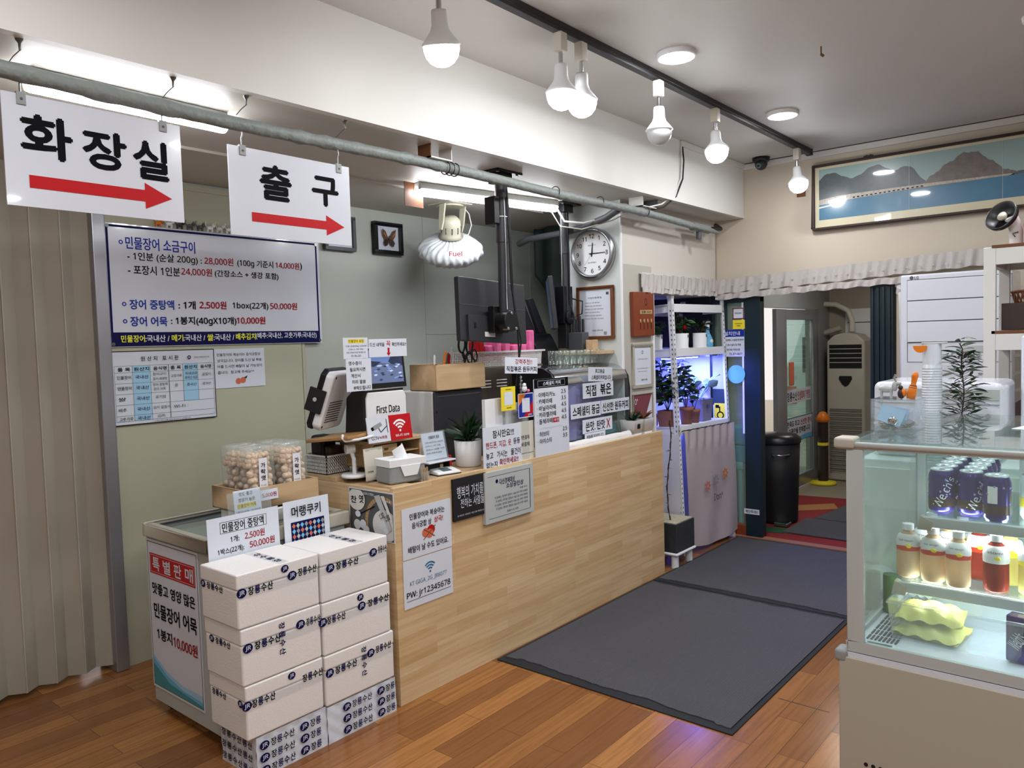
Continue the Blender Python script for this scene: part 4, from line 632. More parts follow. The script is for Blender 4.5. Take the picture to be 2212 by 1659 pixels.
# main touch screen of the terminal, seen from behind
tm = Matrix.Translation((-.21, -.03, .20)) @ Euler((math.radians(0), math.radians(20), math.radians(28))).to_matrix().to_4x4()
b = MB(); b.prism([tm @ Vector(p) for p in ((0, -.1, -.14), (0, .1, -.14), (0, .12, -.12), (0, .12, .12), (0, .1, .14), (0, -.1, .14), (0, -.12, .12), (0, -.12, -.12))], tm.to_3x3() @ Vector((.045, 0, 0)), 'white'); b.build('screen_shell', pt_, bevel=.01)
b = MB(); b.prism([tm @ Vector(p) for p in ((-.022, -.1, -.145), (-.022, .1, -.145), (-.022, .125, -.12), (-.022, .125, .12), (-.022, .1, .145), (-.022, -.1, .145), (-.022, -.125, .12), (-.022, -.125, -.12))], tm.to_3x3() @ Vector((.022, 0, 0)), 'black'); b.box((-.05, -.135, -.06), (.03, -.12, .05), 'matblack', tm); b.cyl(tm @ Vector((-.01, -.136, .0)), tm @ Vector((-.01, -.139, 0)), .010, m='lgrey'); b.build('screen', pt_, bevel=.004)
b = MB(); [b.box((.0445, -.09, -.1+k*.012), (.0465, .05, -.096+k*.012), 'charcoal', tm) for k in range(9)]; [b.cyl(tm @ Vector((.044, y, z)), tm @ Vector((.047, y, z)), .006, m='charcoal', n=12) for y, z in ((-.1, .12), (.1, .12), (-.1, -.12))]; b.build('vents', part_of(pt_, 'screen_shell'))
# papers taped around the display
facex('packing_notice', 'small white notice with a yellow heading taped high beside the terminal display', 'notice', 2.118, 1.497, .138, .093, {'highlight': [('r', .2, .08, .85, .26, 'yellow')], 'lettering': [('t', '민물장어 포장', .22, .1, .83, .24, 'ink', .01), ('t', '1인분 (순살200g) 24,000원', .08, .36, .94, .46, 'ink', 0), ('t', '(간장소스, 생강 포함)', .2, .52, .8, .61, 'ink', 0), ('t', '미리 전화주시면 편리합니다', .12, .67, .9, .76, 'ink', 0), ('t', '031-986-2202', .3, .83, .7, .92, 'ink', 0)]}, x=-2.742, th=.001)
facex('receipt_notice', 'white notice with five black lines taped left of the terminal display', 'notice', 2.126, 1.35, .142, .146, {'lettering': [('t', s_, .1+.04*i, .08+.19*i, u1, .2+.19*i, 'ink', .01) for i, (s_, u1) in enumerate((('영수증이', .6), ('필요하시면', .75), ('계산시', .55), ('미리 말씀', .75), ('부탁드립니다', .95)))]}, x=-2.738, th=.001)
facex('check_notice', 'white notice with a red arrow taped above the terminal display', 'notice', 2.262, 1.499, .23, .083, {'lettering': [('t', '드신 내역을', .02, .2, .4, .42, 'ink', .01), ('t', '꼭', .45, .12, .56, .42, 'red', .01), ('t', '확인하세요!!', .6, .2, .98, .42, 'ink', .01)], 'arrow': [('p', [(.48, .5), (.53, .5), (.53, .78), (.56, .78), (.505, .96), (.45, .78), (.48, .78)], 'red')]}, x=-2.742, th=.001)
facex('cctv_card', 'white camera warning card leaning on the terminal', 'card', 2.205, 1.112, .13, .117, {'picture': [('p', [(.25, .35), (.62, .22), (.68, .36), (.32, .52)], 'grey'), ('p', [(.15, .42), (.25, .37), (.3, .5), (.2, .54)], 'ink'), ('l', [(.5, .45), (.58, .62), (.88, .4)], .005, 'dgrey'), ('l', [(.88, .12), (.9, .66)], .004, 'dgrey')], 'lettering': [('t', 'CCTV', .14, .76, .46, .88, 'ink', .01), ('t', '녹화중', .48, .76, .84, .88, 'redink', .01)]}, x=-2.70, tilt=-8, m='gloss_white', th=.004)
facex('wifi_card', 'red card with a white wireless symbol leaning on the terminal', 'card', 2.338, 1.112, .132, .117, {'symbol': wifi(.45, .58, .34, 'pink', 1)[:0] + [('o', .45, .62, .38*k, .07, 'white', 40, 140) for k in (1, .7, .4)] + [('c', .45, .64, .045, 'white')], 'lettering': [('t', 'Wi-Fi', .2, .78, .52, .88, 'white', .02), ('t', 'zone', .58, .8, .84, .88, 'white', .02)]}, x=-2.70, tilt=-8, m='red', th=.004)
# tissue box, toothpick cup, card reader ...
tb = thing('tissue_box', 'grey and white tissue dispenser with a tissue sticking out at the counter corner', 'tissue box', (-2.655, 2.2, .943), -8)
b = MB(); b.box((0, 0, 0), (.12, .19, .08), 'grey'); b.build('base', tb, bevel=.012); b = MB(); b.box((-.003, -.003, .075), (.123, .193, .108), 'white'); b.prism([(.1225, .05, .08), (.1225, .16, .08), (.1225, .14, .03), (.1225, .07, .03)], (.004, 0, 0), 'white'); b.build('cover', tb, bevel=.012)
b = MB(); b.grid(lambda u, v: (.06+(.035-.02*v)*math.sin(u*2*PI)+.01*v*math.sin(u*9), .1+(.03-.01*v)*math.cos(u*2*PI)-.02*v, .104+.05*v*(1+.35*math.sin(u*2*PI+1))), 24, 5, 'tissue'); b.build('tissue', tb)
tp_ = thing('toothpick_cup', 'small clear cup filled with toothpicks beside the tissue box', 'cup', (-2.49, 2.345, .936)); b = MB(); b.lathe([(0, .002), (.016, .002), (.021, .05), (.022, .05), (.0175, 0), (0, 0)], n=20, m='acrylic'); b.build('cup', tp_); b = MB(); r = random.Random(1)
for k in range(40): a = r.random()*6.28; q = r.random()*.012; b.cyl((q*math.cos(a), q*math.sin(a), .004), (q*1.5*math.cos(a+.4), q*1.5*math.sin(a+.4), .058+.012*r.random()), .001, m='lightwood', n=5)
b.build('toothpicks', tp_)
cr_ = thing('card_reader', 'small white signature pad with a dark screen lying on the counter', 'card reader', (-2.63, 2.50, .936), -12); b = MB(); b.prism([(0, 0, 0), (.085, 0, 0), (.085, 0, .014), (.0, 0, .026)], (0, .13, 0), 'white'); b.build('body', cr_, bevel=.006); b = MB(); b.add([(.02, .04, .0246), (.07, .04, .0172), (.07, .09, .0172), (.02, .09, .0246)], [(0, 1, 2, 3)], 'lcd'); b.build('screen', cr_); b = MB(); b.box((-.002, -.001, -.001), (.087, .131, .004), 'black'); b.build('foot', cr_, bevel=.002)
tag(MB().box((-2.655, 2.655, .936), (-2.640, 2.672, 1.005), 'red').build('red_marker', bevel=.003), 'small upright red tube behind the white signature pad', 'marker')
sign('pay_card', 'narrow beige standing card partly behind the tissue box', 'card', (-2.70, 2.185, .945), .11, .145, {'lettering': [('t', 'kakaopay', .1, .05, .3, .08, 'ink', 0), ('t', '송금', .75, .05, .92, .08, 'ink', 0), ('t', '간편결제', .1, .7, .4, .76, 'ink', .01)]}, tilt=-6, m='cream', th=.003)
hd = thing('sign_holder', 'clear slanted holder with a printed notice, near the counter edge', 'sign holder', (-2.60, 2.455, .985)); hd.rotation_euler = (0, 0, math.radians(90)); T = Euler((math.radians(-12), 0, 0)).to_matrix().to_4x4()
MB().box((0, 0, .015), (.16, .002, .155), 'acrylic', T).build('pane', hd); MB().box((.008, .0025, .022), (.152, .003, .15), 'paper', T).build('sheet', hd); MB().box((-.005, -.03, .008), (.175, .06, .016), 'gloss_white').build('foot', hd, bevel=.003)
b = MB(); q = MB(); put_text(q, '민물장어 포장', .05, .12, .12, .135, 'ink', -.0012, .01); [put_text(q, s_, .02, .1-.017*i, .14-.02*(i % 2), .108-.017*i, 'ink', -.0012, 0) for i, s_ in enumerate(('1인분 (순살200g) 24,000원', '(간장소스, 생강 포함)', '포장시 1인분 가격', '미리 전화주세요'))]; q.build('lettering', hd, matrix=T)
MB().box((0, 0, 0), (.16, .05, .007), 'matblack').build('black_base', hd)
for x in (.0, .155): MB().box((x, 0, -.048), (x+.006, .04, .0), 'matblack').build('leg', hd)
# white machine with black front + crate + scissors
mc = thing('white_appliance', 'boxy white appliance with a large black front on the counter', 'appliance', (-2.80, 2.72, .936)); MB().box((-.24, 0, 0), (-.012, .36, .375), 'white').build('casing', mc, bevel=.012); MB().box((-.011, -.002, .0), (.004, .362, .372), 'charcoal').build('front_panel', mc, bevel=.01); MB().box((.0045, .02, .345), (.006, .34, .348), 'dgrey').build('seam', part_of(mc, 'front_panel')); MB().cyl((.0045, .012, .27), (.007, .012, .27), .004, m='black', n=10).build('screw', part_of(mc, 'front_panel'))
wc = thing('wooden_crate', 'open light wooden crate full of pens on top of the white appliance', 'crate', (-2.98, 2.725, 1.312)); b = MB(); L_, W_, H_ = .365, .2, .135
b.box((0, 0, 0), (W_, L_, .008), 'lightwood'); b.box((0, 0, 0), (W_, .01, H_), 'lightwood'); b.box((0, L_-.01, 0), (W_, L_, H_), 'lightwood'); b.box((0, 0, 0), (.01, L_, H_), 'lightwood'); b.box((W_-.01, 0, 0), (W_, L_, H_), 'lightwood'); b.build('body', wc, bevel=.002)
for i, (x, y, dx, dy, L_, m, nm, l) in enumerate(((-2.88, 2.80, -.01, .02, .16, 'white', 'pen', 'white pen in the wooden crate, leftmost'), (-2.86, 2.83, .02, .02, .18, 'orange', 'pen', 'orange marker leaning in the wooden crate'), (-2.87, 2.86, .01, .03, .17, 'brown', 'pen', 'brown pen in the wooden crate beside the orange marker'), (-2.85, 2.88, 0, .01, .165, 'redink', 'pen', 'dark red pen in the wooden crate'), (-2.86, 2.92, .02, -.02, .2, 'lgrey', 'pen', 'tall pale grey stick in the wooden crate'))):
    b = MB(); b.cyl((x, y, 1.325), (x+dx, y+dy, 1.325+L_), .006, m=m, n=10); b.cyl((x+dx, y+dy, 1.325+L_), (x+dx*1.05, y+dy*1.05, 1.335+L_), .006, .002, 10, m); tag(b.build(nm), l, 'pen', 'pens in the wooden crate')
def scissors(label, x, y, z, s, tilt):
    t = thing('scissors', label, 'scissors', (x, y, z)); t.rotation_euler = (math.radians(tilt), 0, 0)
    for sg in (-1, 1):
        b = MB(); b.tube([(0, sg*.030*s+.024*s*math.cos(a)*(1 if sg > 0 else 1.05), .16*s+.045*s*math.sin(a)) for a in [2*PI*k/24 for k in range(24)]], .0058*s, 8, 'black', closed=True); b.tube([(0, sg*.02*s, .115*s), (0, sg*.005*s, .09*s), (0, -sg*.004*s, .07*s)], .008*s, 8, 'black'); b.build('handle', t)
        b = MB(); b.prism([(sg*.001, -sg*.010*s, .07*s), (sg*.001, sg*.004*s, .07*s), (sg*.001, sg*.002*s, -.03*s)], (sg*.0015, 0, 0), 'steel'); b.build('blade', t)
scissors('large black-handled scissors standing in the wooden crate', -2.83, 2.975, 1.385, 1.0, -8); scissors('smaller black-handled scissors standing in the wooden crate, right one', -2.81, 3.05, 1.37, .72, 14)
# tan cabinet and white basket behind
cab = thing('tan_cabinet', 'tan slotted metal cabinet behind the wooden crate', 'cabinet', (-3.13, 3.12, .936)); MB().box((0, 0, 0), (.23, .64, .475), 'goldish').build('body', cab, bevel=.003)
for i in range(3): b = MB(); [b.box((.23, .06+k*.14, .40+i*.018-.04), (.232, .15+k*.14, .405+i*.018-.04), 'white') for k in range(4)]; b.build('slot', cab)
MB().box((.2301, 0, 0), (.234, .62, .2), 'charcoal').build('lower_panel', cab)
wb2 = thing('white_basket', 'white perforated basket of pink wrapped packets on the tan cabinet', 'basket', (-3.12, 3.16, 1.413)); b = MB(); lattice(b, lambda u, v, d: (.22+.04*v/.085*.3-d, u, v), .58, .08, 40, 7, .006, 'offwhite'); lattice(b, lambda u, v, d: (u, d, v), .22, .08, 15, 7, .006, 'offwhite'); b.box((0, -.004, .078), (.245, .0, .088), 'offwhite'); b.box((.225, -.01, .078), (.245, .595, .088), 'offwhite'); b.box((0, .58, 0), (.22, .584, .085), 'offwhite'); b.box((0, 0, 0), (.22, .58, .003), 'offwhite'); b.box((0, 0, 0), (.003, .58, .085), 'offwhite'); b.build('body', wb2)
r = random.Random(8)
for i in range(9):
    y = 3.26+i*.052; nm = ('hot pink', 'pink and red', 'pale pink', 'red and white', 'pink spotted', 'grey and pink', 'pink striped', 'dark pink', 'tall pink')[i]; b = MB(); z = 1.425+(.02 if i % 2 else .045); b.box((-3.06+.02*(i % 3), y, z), (-2.97+.02*(i % 3), y+.045, z+.09+(.06 if i == 8 else 0)), 'pink' if i % 3 else 'red')
    o = b.build('snack_packet', bevel=.008); tag(o, f'{nm} packet in the white basket, number {("one","two","three","four","five","six","seven","eight","nine")[i]} counted from the left', 'packet', 'packets in the white basket')
# black machine with fins
bm_ = thing('black_machine', 'tall angular black machine with two slanting fins behind the sign boards', 'machine', (-3.2, 3.79, .936)); b = MB(); b.prism([(0, 0, 0), (.24, 0, 0), (.24, 0, .56), (.18, 0, .66), (0, 0, .70)], (0, .22, 0), 'black'); b.build('body', bm_, bevel=.006)
for y in (-.06, .05): b = MB(); b.prism([(.12, y+.1, .64), (.16, y-.07, .88), (.16, y-.02, .89), (.12, y+.17, .66)], (.03, 0, 0), 'charcoal'); b.build('fin', bm_, bevel=.004)
MB().box((.2405, .03, .1), (.25, .19, .4), 'charcoal').build('front_hatch', bm_, bevel=.006)
# ---- plant, sign boards along the counter edge
def pot(name, label, loc, prof, pm, rad, n, Lf, Wf, lm, seed, up=(.3, 1.1), stem=None, soil_z=None, arch=.35, curl=.3, group=None):
    t = thing(name, label, 'potted plant', loc, 0, group); b = MB(); b.lathe(prof, n=32, m=pm); b.build('pot', t); rr = random.Random(seed)
    sz = soil_z if soil_z else max(z for r_, z in prof)-.012; b = MB(); b.lathe([(rad, sz), (0, sz+.004)], n=24, m='soil'); b.build('soil', t)
    b = MB()
    for k in range(n):
        a = rr.random()*6.28; el = up[0]+rr.random()*(up[1]-up[0]); d = Vector((math.cos(a)*math.cos(el), math.sin(a)*math.cos(el), math.sin(el))); p = Vector((math.cos(a)*rad*.3*rr.random(), math.sin(a)*rad*.3*rr.random(), sz+rr.random()*(stem or .0)))
        b.leaf(p, d, Lf*(.6+.6*rr.random()), Wf*(.7+.5*rr.random()), lm, curl)
    b.build('foliage', t)
    if stem: b = MB(); b.tube([(0, 0, sz), (.005, 0, sz+stem*.5), (0, .004, sz+stem)], .004, 6, 'stem'); b.build('stem', t)
    return t
pot('potted_plant', 'dark green leafy plant in a plain white round pot beside the phone notice', (-2.64, 2.79, .936), [(0, 0), (.058, 0), (.064, .006), (.070, .13), (.066, .13), (.062, .115)], 'white', .062, 46, .12, .028, 'leafdark', 3, (.35, 1.35), stem=.05)
sign('lost_items_notice', 'white hand-lettered notice about phones and wallets standing at the counter edge', 'notice', (-2.462, 2.708, .937), .288, .205, {'lettering': [('t', '잠시만요!!!', .24, .1, .8, .28, 'ink', .02), ('t', '핸드폰, 지갑, 옷', .06, .36, .72, .52, 'redink', .01), ('t', '등등', .78, .36, .96, .5, 'ink', .01), ('t', '놓고   가시는   물건이', .06, .6, .97, .76, 'ink', .01), ('t', '없는지', .06, .83, .34, .97, 'ink', .01), ('t', '확인하세요!!', .4, .8, .9, .95, 'redink', .02)]}, m='paper', th=.004)
sign('blank_panel', 'blank white upright panel behind the phone notice', 'panel', (-2.50, 2.77, .937), .13, .335, {}, m='white', th=.02)
sign('blank_panel', 'blank pale grey board behind the yellow payment stand', 'panel', (-2.52, 2.90, .937), .22, .30, {}, m='offwhite', th=.012)
def paystand(label, y, z, w, h, m, els):
    t = sign('payment_stand', label, 'stand', (-2.468, y, z), w, h, els, m=m, th=.004); b = MB(); b.box((-.005, -.0, -.25 if z > 1.2 else -.22), (w+.005, .02, -.245 if z > 1.2 else -.215), 'acrylic'); b.box((w*.3, .005, -.25 if z > 1.2 else -.22), (w*.7, .008, 0), 'acrylic'); b.build('stand_plate', t); return t
paystand('yellow payment code stand behind the phone notice', 2.858, 1.21, .108, .118, 'yellow', {'blank_label': [('r', .2, .22, .8, .78, 'paper')], 'lettering': [('t', 'kakaopay', .3, .08, .7, .14, 'ink'), ('t', '송금·결제', .35, .86, .68, .91, 'ink')]})
paystand('blue and orange striped payment code stand left of the coffee menu', 2.985, 1.162, .125, .125, 'bluek', {'stripe': [('p', [(0, .05), (.3, .0), (.55, 0), (0, .55)], 'orange'), ('p', [(1, .3), (1, .8), (.6, 1), (.3, 1)], 'red'), ('b', 0, 0, 1, 1, .004, 'white')], 'blank_label': [('r', .25, .2, .75, .78, 'paper')], 'lettering': [('t', 'ZERO', .62, .86, .88, .93, 'paper')]})
sign('pay_poster', 'beige card with black words between the notice and the coffee menu', 'card', (-2.475, 2.985, .937), .13, .205, {'lettering': [('t', '간편결제', .1, .35, .7, .45, 'ink', .03), ('t', 'QR결제', .1, .52, .7, .64, 'ink', .03)], 'line': [('l', [(.05, .8), (.95, .8)], .002, 'ink')]}, m='cream', th=.003)
menu = [('아메리카노', '2.5'), ('카페라떼', '3.5'), ('바닐라라떼', '4.5'), ('카라멜라떼', '4.5'), ('돌체라떼', '4.5')]
els = [('t', '· '+a, .06, .17+.085*i, .06+.105*(len(a)+.2), .235+.085*i, 'ink', .01) for i, (a, p) in enumerate(menu)] + [('t', p, .78, .155+.085*i, .92, .205+.085*i, 'ink', .01) for i, (a, p) in enumerate(menu)]
els += [('t', '· 허브티', .06, .67, .38, .735, 'ink', .01), ('t', '· 아이스티', .06, .76, .46, .825, 'ink', .01), ('t', '2.5', .8, .65, .93, .70, 'ink', .01), ('t', '3.5', .8, .735, .93, .785, 'ink', .01), ('t', '추천', .54, .525, .68, .565, 'paper', .01)]
sign('coffee_menu', 'white coffee menu board with a black heading standing at the counter edge', 'menu', (-2.462, 3.112, .940), .300, .412, {'header': [('r', 0, 0, 1, .115, 'ink')], 'header_line': [('b', .1, .02, .9, .1, .0012, 'paper')], 'badge': [('r', .52, .515, .7, .575, 'red')], 'lettering': [('t', '스페셜티 커피', .25, .035, .77, .085, 'paper', .03)] + els, 'divider': [('l', [(.1, .63), (.8, .63)], .001, 'grey')]}, m='gloss_white', th=.006)
cs_ = sign('recommend_sign', 'small tilted white sign on a clear clip stand above the payment stands', 'sign', (-2.48, 2.905, 1.395), .262, .082, {'lettering': [('t', '강력추천!!', .3, .1, .82, .42, 'redink', .01), ('t', '직접볶은 원두커피', .04, .55, .97, .88, 'ink', .02)]}, m='paper', th=.002, roll=3)
b = MB(); [b.ball((.13+.004*math.sin(k*2), .004, -.02-k*.018), .007, 'acrylic', 8, 6) for k in range(9)]; b.cyl((.13, .004, -.46), (.13, .004, -.01), .002, m='acrylic', n=6); b.cyl((.13, .004, -.46), (.13, .004, -.452), .03, m='acrylic'); b.build('clip_stand', cs_)
dp = thing('plush_charm', 'tiny white and pink charm at the clear clip above the striped stand', 'charm', (-2.452, 3.02, 1.30)); b = MB(); b.ball((0, 0, .012), (.012, .016, .018), 'white'); b.ball((.002, -.002, .03), .011, 'white'); b.build('body', dp); b = MB(); b.ball((.004, .025, .0), .009, 'pink'); b.ball((.0125, 0, .032), .003, 'black'); b.build('wing', dp)
# ---- curved display case (coffee roaster bar)
dc = thing('curved_display_case', 'curved glass display case with chrome top and black end panel on the counter', 'display case', (-2.90, 3.47, .936)); Lc = .78
prof = [(0, 0), (.32, 0), (.325, .30), (.315, .38), (.285, .43), (.23, .46), (0, .468)]
def curve(x): return x
for y0, y1 in ((-.012, .006), (Lc-.02, Lc)): b = MB(); b.prism([(x, y0, z) for x, z in prof], (0, y1-y0, 0), 'black'); b.build('end_panel', dc, bevel=.003)
arc = [(.325, .02), (.328, .15), (.325, .30), (.318, .365)]; b = MB(); b.grid(lambda u, v: (arc[min(int(v*3), 2)][0]*(1-(v*3-min(int(v*3), 2)))+arc[min(int(v*3), 2)+1][0]*(v*3-min(int(v*3), 2)), .006+u*(Lc-.026), arc[min(int(v*3), 2)][1]*(1-(v*3-min(int(v*3), 2)))+arc[min(int(v*3), 2)+1][1]*(v*3-min(int(v*3), 2))), 1, 3, 'glass'); b.build('front_glass', dc)
b = MB(); pc = [(.318, .365), (.312, .39), (.295, .42), (.265, .445), (.22, .46), (0, .468)]; vs = [(x, y, z) for x, z in pc for y in (.006, Lc-.02)]; b.add(vs, [(2*i, 2*i+1, 2*i+3, 2*i+2) for i in range(5)], 'chrome', True); b.build('chrome_top', dc)
b = MB(); b.box((.29, .006, .03), (.295, .52, .36), 'purple'); b.grid(lambda u, v: (.298+.008*math.sin(u*22), .01+u*.50, .03+.32*v), 60, 1, 'purple'); b.build('inner_curtain', dc)
b = MB(); b.box((.0, .006, 0), (.31, Lc-.02, .02), 'steel'); b.box((.02, .52, .15), (.29, Lc-.02, .156), 'glass'); b.box((0, .006, 0), (.006, Lc-.02, .45), 'darkgreen'); b.build('shelves', dc)
for k, m in enumerate(('teal', 'leafdark', 'bluek')): b = MB(); b.box((.06, .56, .02+.07*k), (.26, .72, .075+.07*k), m); b.build('package', dc, bevel=.004)
CX = -2.567
def cs(label, y, z, w, h, els, roll=0): return sign('case_label', label, 'label', (CX+.003, y, z), w, h, els, m='paper', th=.0015, roll=roll, group='paper labels on the curved case')
cs('small tilted label at the top of the curved display case', 3.76, 1.305, .26, .085, {'lettering': [('t', '최고등급', .28, .12, .66, .42, 'ink', .02), ('t', '스페셜티커피입니다', .12, .56, .94, .88, 'ink', .02)]}, 3)
cs('label with the biggest two words on the curved display case', 3.70, 1.205, .33, .09, {'lettering': [('t', '직접', .1, .16, .42, .88, 'ink', .03), ('t', '볶은', .56, .14, .92, .86, 'ink', .03)]})
cs('long label strip, left half with the word specialty on the curved case', 3.575, 1.095, .31, .085, {'lettering': [('t', '스페셜티 등급', .06, .2, .96, .84, 'ink', .03)]})
cs('long label strip, right half about fresh beans on the curved case', 3.89, 1.10, .325, .08, {'lettering': [('t', '신선한 원두커피', .05, .2, .96, .84, 'ink', .03)]})
cs('label ending in a red cross letter on the curved case', 3.69, .998, .32, .082, {'lettering': [('t', '쓴맛. 탄맛', .1, .18, .74, .86, 'ink', .03), ('t', 'X', .8, .16, .92, .84, 'redink', .02)]})
cs('lowest small label on the curved case above the white roll', 3.71, .945, .22, .055, {'lettering': [('t', '커피에 진심입니다', .08, .25, .9, .75, 'ink', .02)]})
rl = MB()
for k in range(3): rl.tube([(-2.505-.018*k, 3.44+.02*k+i*.045, .955+.004*(k == 1)+.002*math.sin(i*1.7+k)) for i in range(16)], .017, 10, 'foam')
rl.box((-2.56, 3.42, .938), (-2.48, 4.13, .95), 'foam'); tag(rl.build('bubble_wrap_roll'), 'white rolled packing sheet lying along the counter edge before the curved case', 'roll')
# glasses
prof_g = [(0, .003), (.022, .003), (.0225, .06), (.024, .085), (.026, .085), (.0245, .06), (.024, 0), (0, 0)]
k = 0; g0 = None; rowsn = ('front', 'middle', 'back')
for row in range(2):
    for i in range(7):
        x = -2.70-.075*row-.0*i; y = 3.66+i*.073+(.03 if row else 0)
        if g0 is None: g0 = thing('drinking_glass', '', 'glass', (x, y, 1.405)); MB().lathe(prof_g, n=20, m='glassware').build('tumbler', g0); o = g0
        else: o = copy_tree(g0); o.location = (x, y, 1.405)
        o['label'] = f"clear upside-up tumbler on the curved case, {('first','second','third','fourth','fifth','sixth','seventh')[i]} from the left in the {('front','rear')[row]} row"; o['group'] = 'glasses on the curved case'
sh_ = thing('back_shelf', 'narrow shelf on the pillar holding utensils behind the glasses', 'shelf', (-3.03, 4.02, 1.46)); MB().box((0, 0, 0), (.36, .195, .02), 'lightwood').build('board', sh_)
uc = thing('utensil_jug', 'white jug with wooden and metal utensils behind the glasses', 'jug', (-2.975, 4.10, 1.481)); b = MB(); b.lathe([(0, 0), (.035, 0), (.04, .1), (.036, .13), (.033, .13), (.036, .1), (0, .01)], n=24, m='white'); b.tube([(.04, 0, .11), (.065, 0, .09), (.06, 0, .04), (.038, 0, .03)], .005, 6, 'white'); b.build('jug', uc)
for j, (dx, dy, m) in enumerate(((.02, .01, 'lightwood'), (-.015, .015, 'steel'), (0, -.01, 'brown'), (.01, .02, 'steel'))): b = MB(); b.cyl((0, 0, .02), (dx*2, dy*2, .21), .004, m=m, n=8); b.ball((dx*2.1, dy*2.1, .225), (.014, .006, .022), m, 10, 6); b.build('utensil', uc)
kb_ = thing('knife_block', 'grey block with upright knife handles in front of the wooden framed certificate', 'knife block', (-2.86, 4.09, 1.481)); MB().box((-.06, -.035, 0), (.06, .035, .12), 'dgrey').build('block', kb_, bevel=.006)
for k in range(4): b = MB(); b.box((-.045+k*.026, -.008, .12), (-.031+k*.026, .008, .205+.02*(k == 2)), 'charcoal'); b.build('knife_handle', kb_, bevel=.003)
tag(MB().box((-2.775, 4.05, 1.481), (-2.72, 4.11, 1.55), 'lightwood').build('wooden_block', bevel=.004), 'small light wooden block beside the knife block', 'block')
# two white pots at the counter end
for y, w_, l, sd in ((4.20, .07, 'small white square pot with a black tag at the far counter end', 5), (4.33, .07, 'small white square pot with reddish leaves at the far counter end, right one', 6)):
    t = thing('small_planter', l, 'potted plant', (-2.54, y, .936), 0, 'white pots at the counter end'); b = MB(); s_ = .055
    b.prism([(-s_*.8, -s_*.8, 0), (s_*.8, -s_*.8, 0), (s_*.8, s_*.8, 0), (-s_*.8, s_*.8, 0)], (0, 0, .002), 'white'); b.add([(-s_*.8, -s_*.8, 0), (s_*.8, -s_*.8, 0), (s_*.8, s_*.8, 0), (-s_*.8, s_*.8, 0), (-s_, -s_, .1), (s_, -s_, .1), (s_, s_, .1), (-s_, s_, .1)], [(0, 1, 5, 4), (1, 2, 6, 5), (2, 3, 7, 6), (3, 0, 4, 7)], 'white'); b.build('pot', t, bevel=.006)
    b = MB(); b.box((-s_*.97, -s_*.97, .088), (s_*.97, s_*.97, .092), 'soil'); b.build('soil', t); b = MB(); rr = random.Random(sd)
    for k in range(22): a = rr.random()*6.28; b.leaf((0, 0, .09), (math.cos(a), math.sin(a), .5+rr.random()), .05+.05*rr.random(), .016, 'leafdark' if sd == 5 else 'brown', .3)
    b.build('foliage', t)
    if sd == 5: MB().box((s_-.006, -.014, .045), (s_-.001, .014, .075), 'black').build('tag', t)
# ================================================================ FREEZER AND FOAM BOXES
fz = thing('chest_freezer', 'grey chest freezer with a glass sliding top and a red-headed poster on its end', 'freezer', (-3.31, 1.47, 0))
MB().box((.01, .0, .05), (.565, .62, .765), 'lgrey').build('body', fz, bevel=.006)
b = MB(); b.box((-.005, -.012, .765), (.03, .64, .825), 'beige'); b.box((.535, -.012, .765), (.58, .64, .825), 'beige'); b.box((.03, -.012, .765), (.535, .025, .825), 'beige'); b.box((.03, .60, .765), (.535, .64, .825), 'beige'); b.build('top_frame', fz, bevel=.008)
MB().box((.03, .025, .80), (.535, .34, .806), 'glass_hazy').build('sliding_lid', fz); MB().box((.03, .30, .79), (.535, .60, .796), 'glass_hazy').build('sliding_lid', fz); MB().box((.028, .02, .80), (.04, .60, .812), 'charcoal').build('lid_track', fz)
for x, y in ((.05, .06), (.52, .06), (.05, .56), (.52, .56)): b = MB(); b.box((x-.016, y-.012, .03), (x+.016, y+.012, .052), 'dgrey'); q_ = b.build('caster', fz); b = MB(); b.cyl((x-.012, y, .026), (x+.012, y, .026), .026, m='rubber'); b.cyl((x-.014, y, .026), (x+.014, y, .026), .012, m='lgrey'); b.build('wheel', q_)
sp = sign('freezer_poster', 'tall white poster with a red heading and blue wave on the end of the freezer', 'poster', (-3.30, 1.467, .115), .435, .645, {
 'border': [('b', .02, .015, .98, .985, .003, 'dgrey')], 'red_heading': [('r', .06, .09, .94, .225, 'red'), ('b', .075, .1, .925, .215, .0015, 'paper')],
 'wave': [('p', [(.03, .78), (.3, .86), (.6, .9), (.97, .9), (.97, .98), (.03, .98)], 'paleblue'), ('p', [(.03, .80), (.3, .885), (.6, .93), (.97, .94), (.97, .98), (.03, .98)], 'skyblue'), ('p', [(.03, .84), (.35, .93), (.97, .965), (.97, .98), (.03, .98)], 'teal')],
 'lettering': [('t', c_, .12+.215*i, .115, .26+.215*i, .2, 'paper', .03) for i, c_ in enumerate('특별판매')] + [('t', '맛좋고 영양 많은', .09, .285, .92, .36, 'ink', .03), ('t', '민물장어 어묵', .10, .42, .93, .52, 'ink', .03), ('t', '1봉지', .14, .585, .44, .66, 'ink', .03), ('t', '10,000원', .47, .59, .92, .67, 'redink', .03)]}, rz=0, th=.002)
def tape(mb, X0, X1, z, m='glass'): pass
